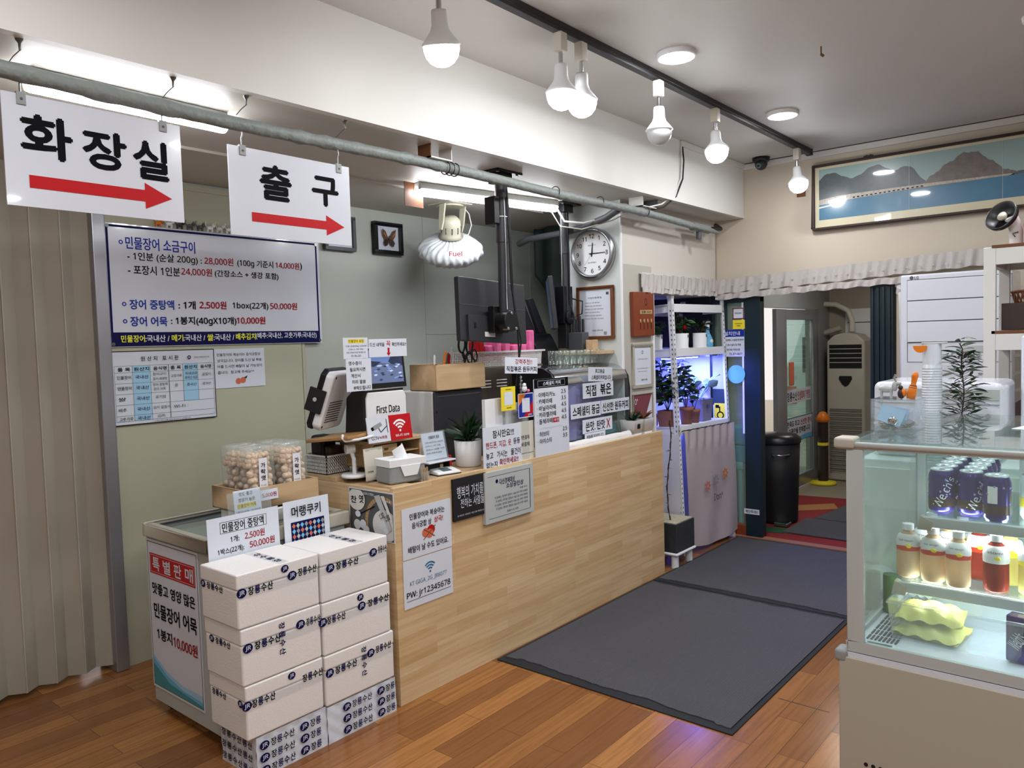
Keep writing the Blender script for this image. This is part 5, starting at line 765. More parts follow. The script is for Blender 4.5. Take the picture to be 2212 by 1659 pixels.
def foam_box(label, x1, y0, y1, z0, z1, face, end, ends_only=False, strip=.52, nm='foam_box'):
    """white expanded foam box with printed tape; face and end list (kind, u0, u1) marks along the tape"""
    t = thing(nm, label, 'foam box', (x1, y0, z0), 0, 'white foam boxes stacked before the freezer'); L_, H_, D_ = y1-y0, z1-z0, .25
    MB().box((-D_, .001, 0), (-.0015, L_-.001, H_*.72), 'foam').build('box_body', t, bevel=.008); MB().box((-D_-.001, 0, H_*.72), (0, L_, H_), 'foam').build('lid', t, bevel=.006)
    b = MB(); zc = H_*.66; zh = .017
    b.add([(.0008, .004, zc-zh-.004), (.0008, L_-.004, zc-zh-.004), (.0008, L_-.004, zc+zh+.004), (.0008, .004, zc+zh+.004)], [(0, 1, 2, 3)], 'acrylic'); b.build('clear_tape', t)
    M = Euler((0, 0, PI/2)).to_matrix().to_4x4(); b = MB()
    def logo(mb, u, z, s, y=-.0014): mb.add([(u+s*1.15*math.cos(a), y, z+s*math.sin(a)) for a in [2*PI*k/24 for k in range(24)]], [tuple(range(24))], 'navyink'); put_text(mb, 'JR', u-s*.6, z-s*.55, u+s*.65, z+s*.55, 'paper', y-.0006, .03)
    def words(mb, u0, u1, z, h=.0165, y=-.0014):
        w_ = (u1-u0)/4
        for i, ch in enumerate('장룡수산'): put_text(mb, ch, u0+i*w_+w_*.08, z-h*.85, u0+(i+1)*w_-w_*.08, z+h*.85, 'navyink' if i == 1 else 'ink', y, .04)
    for k, u0, u1, dz in face:
        z = zc+dz
        if k == 'L': logo(b, u0, z, .017)
        elif k == 'W': words(b, u0, u1, z)
        elif k == 'V':
            for i, ch in enumerate('장룡수산'): put_text(b, ch, u0-.012, H_-.03-i*.032-.012, u0+.012, H_-.03-i*.032+.012, 'navyink', -.002, .03, -90)
        elif k == 'v': logo(b, u0, H_-.022, .014, -.002)
    b.build('printed_tape', t, matrix=M)
    if end:
        b = MB()
        for k, u0, u1, dz in end:
            if k == 'L': logo(b, -D_+u0, zc+dz, .014)
            else: words(b, -D_+u0, -D_+u1, zc+dz, .014)
        b.build('end_tape', t)
    b = MB()
    if strip is not None:
        s0 = strip*L_; b.add([(-D_, s0, H_+.0008), (0, s0, H_+.0008), (0, s0+.045, H_+.0008), (-D_, s0+.045, H_+.0008)], [(0, 1, 2, 3)], 'acrylic'); b.build('clear_strip', t)
        b = MB()
        for i, ch in enumerate('장룡수산'): put_text(b, ch, s0+.008, .03+i*.045, s0+.038, .06+i*.045, 'navyink', 0, .03)
        b.build('top_print', t, matrix=Matrix.Translation((0, 0, H_+.002)) @ Matrix(((0, 0, -1, 0), (1, 0, 0, 0), (0, 1, 0, 0), (0, 0, 0, 1))) @ Matrix.Scale(-1, 4, (0, 0, 1)) if False else Matrix(((0, 0, -1, 0), (1, 0, 0, 0), (0, -1, 0, H_+.002), (0, 0, 0, 1))))
    return t
X1 = -2.45
foam_box('white foam box with printed tape, top of the left stack', X1, 1.390, 1.735, .565, .762, [('L', .018, 0, 0), ('W', .042, .145, 0), ('L', .225, 0, .012), ('W', .25, .335, .016), ('v', .195, 0, 0)], [('L', .02, 0, .0), ('W', .045, .16, 0)], strip=.5)
foam_box('white foam box with printed tape, middle of the left stack', X1, 1.397, 1.735, .357, .563, [('L', .025, 0, 0), ('W', .05, .16, 0), ('L', .245, 0, .02), ('W', .27, .335, .02), ('V', .165, 0, 0)], [('L', .05, 0, .0), ('W', .075, .18, 0)], strip=.5)
foam_box('white foam box with printed tape, lowest foam box of the left stack', X1, 1.404, 1.735, .157, .355, [('L', .004, 0, 0), ('W', .022, .12, 0), ('W', .235, .33, .016), ('v', .19, 0, 0)], [('W', .02, .12, 0), ('L', .215, 0, 0)], strip=.5)
foam_box('white foam box with printed tape, top of the right stack against the counter', X1, 1.742, 2.080, .562, .760, [('L', .045, 0, 0), ('W', .07, .185, 0), ('L', .26, 0, .012), ('W', .285, .332, .016)], [], strip=.5)
foam_box('white foam box with printed tape, middle of the right stack', X1, 1.742, 2.085, .352, .560, [('L', .0, 0, 0), ('W', .018, .11, 0), ('L', .19, 0, .012), ('W', .22, .335, .012), ('v', .185, 0, 0)], [], strip=None)
foam_box('white foam box with printed tape, lowest foam box of the right stack', X1, 1.744, 2.095, .150, .350, [('L', .02, 0, 0), ('W', .045, .155, 0), ('L', .225, 0, .012), ('W', .25, .335, .016), ('V', .19, 0, 0)], [], strip=None)
def wrapped(label, x1, y0, y1, z1, seed):
    t = thing('wrapped_bundle', label, 'bundle', (x1, y0, 0), 0, 'printed wrapped bundles on the floor'); L_ = y1-y0; D_ = .24; r = random.Random(seed); b = MB()
    def fx(u, v): return (.0-.004*v+.003*math.sin(u*31+v*7)*math.sin(v*9), u*L_, v*z1-.001)
    b.box((-D_+.008, .008, 0), (-.014, L_-.004, z1-.002), 'foam'); b.build('block', t, bevel=.01); b = MB(); b.grid(fx, 50, 10, 'paper'); b.grid(lambda u, v: (-D_+u*D_, .0-.001+.003*math.sin(u*23+v*5)*math.sin(v*8), v*z1), 30, 10, 'paper'); b.build('printed_wrap', t)
    M = Euler((0, 0, PI/2)).to_matrix().to_4x4(); b = MB()
    for row in range(3):
        for cx in (.0, .17) if seed == 1 else (.06, .235):
            z = .028+row*.046; u = cx+.03
            b.add([(u+.02*math.cos(a), -.0055, z+.0165*math.sin(a)) for a in [2*PI*k/24 for k in range(24)]], [tuple(range(24))], 'navyink'); put_text(b, 'JR', u-.011, z-.009, u+.012, z+.009, 'paper', -.0062, .03)
            for i, ch in enumerate('장룡수산'):
                if u+.03+i*.026+.02 < L_-.004: put_text(b, ch, u+.026+i*.026, z-.014, u+.048+i*.026, z+.014, 'navyink' if i == 1 else 'ink', -.0055, .03)
    b.build('print', t, matrix=M); b = MB()
    if seed == 1:
        for row in range(3):
            z = .03+row*.045
            for i, ch in enumerate('장룡수산룡산'): put_text(b, ch, -D_+.012+i*.036, z-.013, -D_+.04+i*.036, z+.013, 'ink' if i % 2 else 'navyink', -.006, .03, 0)
        b.build('end_print', t)
wrapped('flat printed bundle on the floor under the left box stack', -2.455, 1.44, 1.745, .154, 1); wrapped('flat printed bundle on the floor under the right box stack', -2.452, 1.748, 2.098, .147, 2)
# ---- things on the freezer lid
ZT = .826
def leaning(name, label, y0, w, h, z0, x, els, m='paper', tilt=-7, roll=0): return sign(name, label, 'sign', (x, y0, z0), w, h, els, m=m, tilt=tilt, th=.003, roll=roll)
leaning('extract_price_sign', 'large white price sign with a boxed heading standing between freezer and foam boxes', 1.432, .306, .20, .716, -2.708, {'heading_box': [('b', .17, .1, .82, .32, .0015, 'ink')], 'lettering': [('t', '민물장어 중탕액', .2, .125, .78, .3, 'ink', .02), ('t', '1개:', .3, .4, .42, .52, 'ink', .02), ('t', '2,500원', .5, .38, .78, .53, 'redink', .02), ('t', '1박스(22개):', .12, .6, .48, .73, 'ink', .02), ('t', '50,000원', .56, .57, .92, .72, 'redink', .02), ('t', '택배시 1박스 (20개) 택배비 무료', .1, .82, .95, .94, 'ink', .01)]}, tilt=-2)
pc_ = [('r', .14, .44, .88, .96, 'navyink')] + [('p', [(.16+.09*i, .52+.11*j), (.2+.09*i, .47+.11*j), (.24+.09*i, .52+.11*j), (.2+.09*i, .58+.11*j)], ('peach', 'lgrey', 'skyblue', 'grey')[(i+j*2) % 4]) for i in range(8) for j in range(4)]
leaning('cookie_sign', 'white sign with a colourful cookie photo standing right of the large price sign', 1.762, .222, .20, .722, -2.708, {'picture': pc_, 'lettering': [('t', '머랭쿠키', .16, .12, .80, .34, 'ink', .02)]}, tilt=-2)
leaning('fishcake_sign', 'small white sign with a yellow line in a clear holder before the wooden tray', 1.570, .118, .105, .892, -2.748, {'highlight': [('r', .1, .5, .8, .68, 'yellow')], 'lettering': [('t', '맛도 좋고', .2, .08, .7, .22, 'ink', .01), ('t', '영양가 높은', .16, .3, .78, .44, 'ink', .01), ('t', '민물장어 어묵', .12, .52, .8, .66, 'ink', .01), ('t', '1봉지(10개): 10,000원', .05, .76, .95, .88, 'ink', .0)]}, tilt=-6)
t = SC.objects['fishcake_sign']; b = MB(); b.box((-.03, -.004, -.03), (.16, -.002, .10), 'acrylic'); b.build('clear_holder', t)
leaning('candy_price_sign', 'tiny white price tag reading five thousand won on the wooden tray', 1.70, .08, .042, .935, -2.772, {'lettering': [('t', '5,000원', .08, .3, .9, .75, 'redink', .02)]}, tilt=-4)
tag(MB().prism([(-2.99, 1.64, .827), (-2.80, 1.64, .827), (-2.775, 1.64, .895), (-2.99, 1.64, .895)], (0, .37, 0), 'foam').build('foam_block', bevel=.012), 'white foam block lying on the freezer under the wooden tray', 'foam block')
wt = thing('wooden_tray', 'long pale wooden tray holding clear cookie packs on the freezer', 'tray', (-3.02, 1.625, .896)); b = MB(); b.box((0, 0, 0), (.24, .36, .008), 'lightwood'); b.box((0, 0, 0), (.24, .01, .092), 'lightwood'); b.box((0, .35, 0), (.24, .36, .092), 'lightwood'); b.box((0, 0, 0), (.01, .36, .092), 'lightwood'); b.box((.23, 0, 0), (.24, .36, .092), 'lightwood'); b.build('body', wt, bevel=.0015)
r = random.Random(12); names = [('front left', 'leftmost in the front row'), ('front middle', 'second in the front row'), ('front right', 'third in the front row'), ('front end', 'rightmost in the front row')]
k = 0; p0 = None
for row in range(4):
    for i in range(2):
        x, y = -2.797-row*.053, 1.655+i*.162+(.006 if row % 2 else 0)
        if p0 is None:
            p0 = thing('cookie_pack', '', 'pack', (x, y, .906)); b = MB(); b.box((-.046, 0, 0), (0, .135, .25), 'pack'); b.build('clear_tub', p0, bevel=.012)
            b = MB()
            for q in range(95): b.ball((-.010-.027*r.random(), .016+.104*r.random(), .014+.20*r.random()), (.010+.006*r.random(), .011+.005*r.random(), .010+.006*r.random()), 'meringue', 8, 5, Matrix.Identity(4))
            b.build('cookies', p0)
            lb = sign('label_tmp', '', 'x', (0, 0, 0), .032, .1, {}, m='paper'); 
            for ch in list(lb.children): bpy.data.objects.remove(ch)
            bpy.data.objects.remove(lb)
            b = MB(); b.add([(.003, .055, .075), (.003, .093, .075), (.003, .093, .20), (.003, .055, .20)], [(0, 1, 2, 3)], 'skin_label'); b.build('label', p0)
            b = MB(); [put_text(b, c_, .064, .16-q*.026, .084, .18-q*.026, 'ink', -.0042, .03) for q, c_ in enumerate('가락엿')]; put_text(b, '국산 쌀엿', .06, .085, .086, .091, 'dgrey', -.0042, 0); b.build('lettering', p0, matrix=Euler((0, 0, PI/2)).to_matrix().to_4x4()); o = p0
        else: o = copy_tree(p0); o.location = (x, y, .906); o.rotation_euler.z = math.radians(r.uniform(-4, 4))
        o['label'] = f"clear tub of pale cookies in the tray, {('left','right')[i]} column, {('front','second','third','rear')[row]} one"; o['group'] = 'cookie tubs in the wooden tray'
# ================================================================ PLANT RACK IN THE RECESS
RK = Matrix.Translation((-2.53, 4.86, 0)) @ Euler((0, math.radians(-2.3), math.radians(-4.6))).to_matrix().to_4x4()
rk = thing('plant_rack', 'white slotted steel rack with three boards in the recess', 'rack', (-2.53, 4.86, 0)); rk.rotation_euler = (0, math.radians(-2.3), math.radians(-4.6))
def post(x, y, sx, sy, h=1.84):
    b = MB(); w_ = .032; b.box((min(x, x+sx*w_), min(y, y+sy*.003), .02), (max(x, x+sx*w_), max(y, y+sy*.003), h), 'white'); b.box((min(x, x+sx*.003), min(y, y+sy*w_), .02), (max(x, x+sx*.003), max(y, y+sy*w_), h), 'white')
    z = .1
    while z < h-.08: b.box((x+sx*.012-.003, y-sy*.0006-.0006, z), (x+sx*.012+.003, y-sy*.0006+.0006, z+.014), 'charcoal'); b.box((x-sx*.0006-.0006, y+sy*.016-.003, z), (x-sx*.0006+.0006, y+sy*.016+.003, z+.014), 'charcoal'); z += .034
    b.build('post', rk); MB().box((min(x-sx*.002, x+sx*.036), min(y-sy*.002, y+sy*.036), h-.012), (max(x-sx*.002, x+sx*.036), max(y-sy*.002, y+sy*.036), h+.006), 'white').build('post_cap', rk, bevel=.002)
    MB().box((min(x-sx*.002, x+sx*.036), min(y-sy*.002, y+sy*.036), 0), (max(x-sx*.002, x+sx*.036), max(y-sy*.002, y+sy*.036), .025), 'white').build('foot', rk, bevel=.002)
RL, RD = .73, .36
post(0, 0, -1, 1); post(0, RL, -1, -1); post(-RD, 0, 1, 1); post(-RD, RL, 1, -1)
for z in (1.73, 1.415, .86): b = MB(); b.box((-RD+.003, .004, z+.04), (-.003, RL-.004, z+.052), 'white'); b.box((-.006, .004, z), (0, RL-.004, z+.058), 'white'); b.box((-RD, .004, z), (-RD+.006, RL-.004, z+.058), 'white'); b.box((-RD, .004, z), (0, .008, z+.058), 'white'); b.box((-RD, RL-.008, z), (0, RL-.004, z+.058), 'white'); b.build('shelf_board', rk)
gl = thing('grow_light', 'blue-violet plant lamp bar under the middle board of the rack', 'lamp', RK @ Vector((-.18, .36, 1.405))); b = MB(); b.box((-.05, -.22, 0), (.05, .22, .012), 'white'); b.build('housing', gl); b = MB(); b.box((-.04, -.21, -.004), (.04, .21, 0), 'glow_grow'); b.build('light_strip', gl)
# white boards behind the rack
S('wall_recess_panel', (-3.165, 5.60, .09), (-2.668, 5.604, 1.47), 'gloss_white'); S('wall_recess_panel', (-3.165, 5.60, 1.47), (-2.668, 5.604, 1.80), 'charcoal'); SC.objects['wall_recess_panel'].name = 'wall_recess_panel'
# picture leaning behind: green/white notice on glass
sign('green_notice', 'tall green and cream notice with bold marks on the glass behind the rack', 'notice', (-2.645, 5.597, .78), .10, .62, {'picture': [('r', 0, 0, 1, .42, 'lgrey'), ('r', 0, .42, 1, .62, 'tarp'), ('r', .1, .6, 1, .95, 'yellow'), ('r', .0, .95, 1, 1, 'red'), ('o', .6, .75, .3, .1, 'ink'), ('r', .2, .62, .5, .66, 'ink'), ('r', .5, .64, .6, .72, 'ink'), ('r', .2, .78, .3, .9, 'ink')]}, rz=0, m='paper', th=.002)
# curtain over the lower part
ct_ = thing('rack_curtain', 'pale pinkish cloth with embroidered flowers hung over the lower rack', 'curtain', (-2.53, 4.86, 0)); ct_.rotation_euler = (0, math.radians(-2.3), math.radians(-4.6)); b = MB()
def cur(u, v):
    amp = .010 if v < .12 else max(.0006, .010-.09*(v-.12)); z = .885-.83*v-.03*math.sin(u*PI)*v; return (.018+amp*math.sin(u*40+math.sin(v*3))*(.9 if v < .15 else .35)+.008*math.sin(u*13+v*4)*v, .055+u*.70, z)
b.grid(cur, 140, 30, 'curtain'); b.build('cloth', ct_); b = MB(); b.tube([(.012, .03+i*.03, .885+.003*(i % 2)) for i in range(24)], .004, 6, 'charcoal'); b.build('rod', ct_)
b = MB()
for yc, zc, m in ((.29, .46, 'peach'), (.41, .49, 'grey'), (.55, .52, 'orange')):
    for k in range(7): a = 2*PI*k/7; d = Vector((0, math.cos(a), math.sin(a))); n_ = Vector((0, -d.z, d.y)); c = Vector((.044, yc, zc)); b.add([c+d*.008, c+d*.025+n_*.010, c+d*.045, c+d*.025-n_*.010], [(0, 1, 2, 3)], m)
b.build('flower_embroidery', ct_); b = MB(); put_text(b, "I'on*", .37, .34, .50, .39, 'ink', -.044, 0); b.build('lettering', ct_, matrix=Euler((0, 0, PI/2)).to_matrix().to_4x4())
S2 = sign('rack_side_sheet', 'white sheet covering the lower left end of the rack', 'sheet', (-2.88, 4.85, .20), .33, .66, {}, rz=0, m='offwhite', th=.003)
# plants on the rack
def on(lx, ly, lz): return tuple(RK @ Vector((lx, ly, lz)))
z1 = .913
def terracotta(label, p, r_, h, sq=False, m='terracotta'):
    t = thing('plant_pot', label, 'potted plant', p); b = MB()
    if sq:
        s_ = r_; b.add([(-s_*.85, -s_*.85, 0), (s_*.85, -s_*.85, 0), (s_*.85, s_*.85, 0), (-s_*.85, s_*.85, 0), (-s_, -s_, h), (s_, -s_, h), (s_, s_, h), (-s_, s_, h)], [(3, 2, 1, 0), (0, 1, 5, 4), (1, 2, 6, 5), (2, 3, 7, 6), (3, 0, 4, 7)], m)
    else: b.lathe([(0, 0), (r_*.72, 0), (r_*.93, h*.78), (r_, h*.79), (r_*1.02, h), (r_*.9, h), (r_*.88, h*.9)], n=32, m=m)
    b.build('pot', t); b = MB(); b.lathe([(r_*.86, h*.9), (0, h*.92)], n=24, m='soil'); b.build('soil', t)
    if not sq: b = MB(); b.lathe([(0, -.008), (r_*.9, -.008), (r_*1.05, .006), (r_*.98, .006), (0, -.004)], n=28, m='white'); b.build('saucer', t)
    return t
def foliage(t, n, base, spread, Lf, Wf, m, seed, stems=3, topz=.3, curl=.3):
    rr = random.Random(seed); st = MB(); lf = MB(); base = Vector(base)
    for s_ in range(stems):
        a = 6.28*s_/stems+rr.random(); tip = base+Vector((math.cos(a)*spread*.6, math.sin(a)*spread*.6, topz*(.7+.5*rr.random()))); mid = (base+tip)/2+Vector((rr.uniform(-.03, .03), rr.uniform(-.03, .03), .02)); st.tube([base, mid, tip], .0028, 6, 'stem')
        for k in range(n//stems):
            q = .25+.75*rr.random(); p = base.lerp(mid, q*2) if q < .5 else mid.lerp(tip, q*2-1); a2 = rr.random()*6.28; d = Vector((math.cos(a2), math.sin(a2), rr.uniform(-.2, .7))); p2 = p+d.normalized()*spread*.25*rr.random(); st.tube([p, p2], .0012, 4, 'stem'); lf.leaf(p2, d, Lf*(.7+.6*rr.random()), Wf*(.7+.6*rr.random()), m, curl)
    st.build('stems', t); lf.build('leaves', t)
t = terracotta('square terracotta pot with a dark bushy plant trailing in front of the rack post', on(-.12, .06, z1), .055, .12, True); foliage(t, 260, (0, 0, .11), .19, .065, .034, 'leafdark', 21, 8, .30)
t = terracotta('tall tapered terracotta pot with a thin-stemmed plant, middle of the lit board', on(-.075, .235, z1), .052, .13); foliage(t, 60, (0, 0, .12), .12, .06, .034, 'leafdark', 22, 4, .26)
t = terracotta('shorter terracotta pot beside the tall tapered one on the lit board', on(-.08, .35, z1), .047, .105); foliage(t, 30, (0, 0, .1), .08, .05, .03, 'leafdark', 23, 3, .14)
t = terracotta('big square grey stone pot with round pale leaves on the lit board', on(-.16, .54, z1), .085, .17, True, 'stone'); rr = random.Random(3); st = MB(); lf = MB()
for k in range(9):
    a = rr.random()*6.28; tip = Vector((.09*math.cos(a), .12*math.sin(a), .20+.12*rr.random())); st.tube([(0, 0, .15), tip*.6+Vector((0, 0, .06)), tip], .004, 6, 'leafpale'); lf.leaf(tip, (math.cos(a), math.sin(a), .8), .10, .075, 'leafpale', .15)
st.build('stems', t); lf.build('leaves', t); MB().box((.086, -.02, .1), (.088, .02, .13), 'black').build('tag', t)
t = terracotta('small round-leaved plant at the left end of the lit board', on(-.26, .09, z1), .04, .09); st = MB(); st.tube([(0, 0, .08), (.01, 0, .2), (0, .01, .36)], .002, 6, 'leafdark'); st.build('stems', t); lf = MB()
for k in range(7): lf.leaf((0, 0, .18+.03*k), (math.cos(k*2.4), math.sin(k*2.4), .6), .03, .03, 'leafdark', .1)
lf.build('leaves', t)
z2 = 1.468
for i, (ly, lx, l) in enumerate(((.10, -.22, 'white round pot in shadow at the left end of the upper board'), (.26, -.10, 'white round pot with a reddish plant, left of the upper board'), (.41, -.22, 'white round pot with low dark plant, middle of the upper board'), (.50, -.09, 'white round pot with small black clips, right on the upper board'))):
    t = thing('white_plant_pot', l, 'potted plant', on(lx, ly, z2), 0, 'white pots on the upper rack board'); b = MB(); b.lathe([(0, 0), (.052, 0), (.055, .012), (.05, .012), (.054, .115), (.048, .115), (.047, .1)], n=30, m='white'); b.build('pot', t); b = MB(); b.lathe([(.047, .1), (0, .102)], n=20, m='soil'); b.build('soil', t)
    foliage(t, 45, (0, 0, .1), .07, .06, .03, 'leafdark' if i != 1 else 'leaf', 30+i, 3, .1 if i != 1 else .16); MB().box((.046, -.004, .085), (.056, .004, .105), 'black').build('clip', t)
    if i == 1: b = MB(); b.ball((.03, .0, .16), (.012, .012, .02), 'redink'); b.build('flower', t)
sb = thing('spray_bottle', 'blue spray bottle with white trigger at the right end of the upper board', 'bottle', on(-.10, .63, z2)); b = MB(); b.lathe([(0, 0), (.04, 0), (.043, .03), (.036, .075), (.016, .12), (.015, .16)], n=24, m='skyblue'); b.build('body', sb); b = MB(); b.cyl((0, 0, .155), (0, 0, .185), .017, m='white'); b.box((-.012, -.05, .18), (.012, .03, .205), 'white'); b.tube([(0, -.03, .18), (0, -.045, .16), (0, -.04, .14)], .004, 6, 'white'); b.build('trigger', sb); b = MB(); b.ball((.034, 0, .05), (.009, .022, .018), 'white'); b.build('label', sb)
# planter with a thin creeper between counter and rack
pl_ = thing('stone_planter', 'dark slate box planter with gravel and a thin creeper on a white caster tray', 'planter', (-2.56, 4.69, 0)); b = MB(); b.box((-.13, -.13, .105), (.13, .13, .30), 'slate'); b.build('box', pl_, bevel=.003); MB().box((-.12, -.12, .29), (.12, .12, .308), 'gravel').build('gravel', pl_, bevel=.004)
b = MB(); b.box((-.14, -.14, .085), (.14, .14, .105), 'white'); b.build('tray', pl_, bevel=.01)
for x, y in ((-.1, -.1), (.1, -.1), (-.1, .1), (.1, .1)): b = MB(); b.cyl((x, y, 0), (x, y, .085), .025, m='white'); b.build('tray_foot', pl_)
st = MB(); lf = MB(); pts = [(.04+.012*math.sin(z*9), -.05+.01*math.cos(z*7), z) for z in [.30+.03*i for i in range(24)]]; st.tube(pts, .0032, 6, 'darkbrown'); st.tube([(p[0]+.006*math.cos(i*1.3), p[1]+.006*math.sin(i*1.3), p[2]) for i, p in enumerate(pts)], .002, 5, 'darkbrown')
for i in range(0, 24, 2): lf.leaf(pts[i], (math.cos(i*2.2), math.sin(i*2.2), .3), .03, .008, 'leafdark', .4); st.tube([pts[i], Vector(pts[i])+Vector((.015*math.cos(i), .015*math.sin(i), .01))], .0012, 4, 'darkbrown')
st.build('creeper_stem', pl_); lf.build('leaves', pl_)
# valance
vl = thing('ruffled_valance', 'off-white ruffled valance over the recess and the entrance door', 'curtain', (-2.60, 5.57, 1.95))
def ruffle(name, p0, p1, zt0, zt1, h, n, amp, seed, off):
    p0, p1 = Vector(p0), Vector(p1); d = p1-p0; L_ = d.length; d.normalize(); nn = Vector((d.y, -d.x, 0)); rr = random.Random(seed); ph = [rr.random()*6 for _ in range(8)]; b = MB()
    def f(u, v):
        s_ = u*L_; w_ = amp*(.45+.55*v)*(math.sin(s_*52+ph[0]+2.2*math.sin(s_*9+ph[1]))+.6*math.sin(s_*113+ph[2]+2*v)); zt = zt0+(zt1-zt0)*u; return p0+d*s_+nn*(off+w_)+Vector((0, 0, zt-h*v+.004*math.sin(s_*43+ph[3])*(1 if v in (0, 1) else .4)-p0.z*0))
    b.grid(f, n, 10, 'cloth'); return b.build(name, vl)
ruffle('upper_ruffle', (0, -1.13, 0), (0, .0, 0), .025, .035, .095, 260, .007, 1, .016); ruffle('lower_frill', (0, -1.13, -.09), (0, .0, -.09), .03, .035, .04, 330, .008, 2, .02)
ruffle('upper_ruffle', (0.01, 0, 0), (1.84, 0, 0), .025, .10, .105, 380, .008, 3, .02); ruffle('lower_frill', (0.01, 0, -.09), (1.32, 0, -.09), .01, .05, .045, 380, .009, 4, .024)
MB().box((-.001, -1.13, .022), (.012, 0, .034), 'offwhite').build('rail', vl)
b = MB(); r = random.Random(5)
for k in range(22): x = .08+k*.075; b.add([(x+.006*math.cos(a)*1.4, -.036, .0+.02*r.random()*0-.02+.006*math.sin(a)+(.045*x/1.84)) for a in [2*PI*q/8 for q in range(8)]], [tuple(range(8))], 'lgrey')
b.build('printed_dots', vl)
# ================================================================ FAR WALL
pn = thing('panorama_picture', 'long framed panorama of a hilly seaside town high on the far wall', 'picture', (-1.865, 5.598, 2.272)); PW, PH = 1.95, .455
b = MB(); frame_bars(b, PW, PH, .018, -.03, 0, 'darkbrown'); b.build('frame', pn, bevel=.006); MB().box((.01, -.012, .01), (PW-.01, 0, PH-.01), 'mountpic').build('mount', pn)
r = random.Random(2)
def ridge(x0, x1, base, f, n=40): return [(x0+(x1-x0)*i/n, f((x0+(x1-x0)*i/n))) for i in range(n+1)]
mx_, mz0, mz1 = .045, .07, .42; b = MB()
def flat(pts, m, o): b.add([(x, -.0125-o*.0003, z) for x, z in pts], [tuple(range(len(pts)))], m)
x0, x1 = .045, PW-.05
flat([(x0, mz0), (x1, mz0), (x1, mz1), (x0, mz1)], 'sky_pic', 0); flat([(x0, mz0), (x1, mz0), (x1, .205), (x0, .205)], 'water_blue', 1)
h1 = lambda x: .21+.175*math.exp(-((x-.12)/.15)**2)+.18*math.exp(-((x-.42)/.14)**2)+.12*math.exp(-((x-.62)/.08)**2)+.004*math.sin(x*90)
P1 = ridge(x0, .80, 0, h1); flat(P1+[(.80, .2), (x0, .19)], 'hill', 2)
h2 = lambda x: .20+.185*math.exp(-((x-.96)/.17)**2)+.03*math.exp(-((x-.78)/.08)**2)+.006*math.sin(x*70)+.004*math.sin(x*163)
P2 = ridge(.70, 1.22, 0, h2); flat(P2+[(1.22, .205), (.70, .2)], 'hill2', 3)
flat([(x0, .175), (.25, .19), (.7, .205), (1.2, .205), (1.2, .215), (.7, .225), (.2, .225), (x0, .21)], 'townpic', 4); flat([(1.18, .205), (1.6, .21), (1.9, .21), (1.9, .222), (1.5, .225), (1.22, .225)], 'hill', 4); flat([(1.42, .222), (1.52, .222), (1.52, .245), (1.42, .245)], 'offwhite', 5); flat([(x0, .15), (.16, .165), (.17, .172), (x0, .162)], 'offwhite', 5)
for x in (.62, 1.14): flat([(x, mz0), (x+.002, mz0), (x+.002, mz1), (x, mz1)], 'lgrey', 6)
for k in range(16): x = .27+.028*k; flat([(x, .196+.0008*k), (x+.014, .196+.0008*k), (x+.014, .203+.0008*k), (x, .203+.0008*k)], 'ink', 6)
b.build('photograph', pn); b = MB(); [b.cyl((x, -.012, PH+.006), (x, -.002, PH+.006), .009, m='black', n=10) for x in (.36, .385, 1.45, 1.48)]; [b.box((x-.03, -.008, PH), (x+.03, -.002, PH+.012), 'black') for x in (.37, 1.47)]; b.build('hanger', pn)
# large standing air conditioner
lg = thing('standing_air_conditioner', 'large white standing air conditioner with four wide slats beside the entrance', 'air conditioner', (-1.185, 5.10, 0)); W_ = .575; H_ = 1.885
MB().box((0, 0, 0), (W_, .34, H_), 'gloss_white').build('body', lg, bevel=.012)
for i in range(3): b = MB(); b.box((.04, -.008, 1.48+i*.125-.0), (W_-.005, .0, 1.60+i*.125), 'gloss_white'); b.build('slat_panel', lg, bevel=.003)
b = MB(); [b.box((.04, -.003, 1.4755+i*.125), (W_-.004, .001, 1.4795+i*.125), 'dgrey') for i in range(4)]; b.box((.04, -.003, 1.36), (W_-.004, .001, 1.363), 'grey'); b.box((.038, -.003, 1.36), (.040, .001, 1.854), 'dgrey'); b.box((W_-.004, -.003, 1.36), (W_-.002, .001, 1.854), 'grey'); b.build('seams', lg)
MB().box((.30, -.004, 1.415), (.46, .0, 1.455), 'lgrey').build('display', lg, bevel=.001); b = MB()
for k, ch in enumerate('♨∨∧☷●'): b.add([(.34+.037*k+r_*math.cos(a), -.0015, 1.392+r_*math.sin(a)) for a in [2*PI*q/16 for q in range(17)] for r_ in (.011, .0095)], [(2*q, 2*q+1, 2*q+3, 2*q+2) for q in range(16)], 'grey'); put_text(b, 'vv^=o'[k], .335+.037*k, 1.388, .345+.037*k, 1.396, 'dgrey', -.002, .02)
b.build('touch_keys', lg); b = MB(); b.add([(.062+.011*math.cos(a), -.0015, 1.865+.011*math.sin(a)) for a in [2*PI*q/20 for q in range(20)]], [tuple(range(20))], 'dgrey'); put_text(b, 'LG', .078, 1.857, .10, 1.873, 'dgrey', -.0015, .03); put_text(b, 'WHISEN', .41, 1.285, .47, 1.297, 'dgrey', -.0015, .03); b.build('logo', lg)
b = MB(); [b.box((W_-.001, .06, .3+.1*k), (W_+.004, .3, .38+.1*k), 'lgrey') for k in range(14)]; b.build('side_grille', lg)
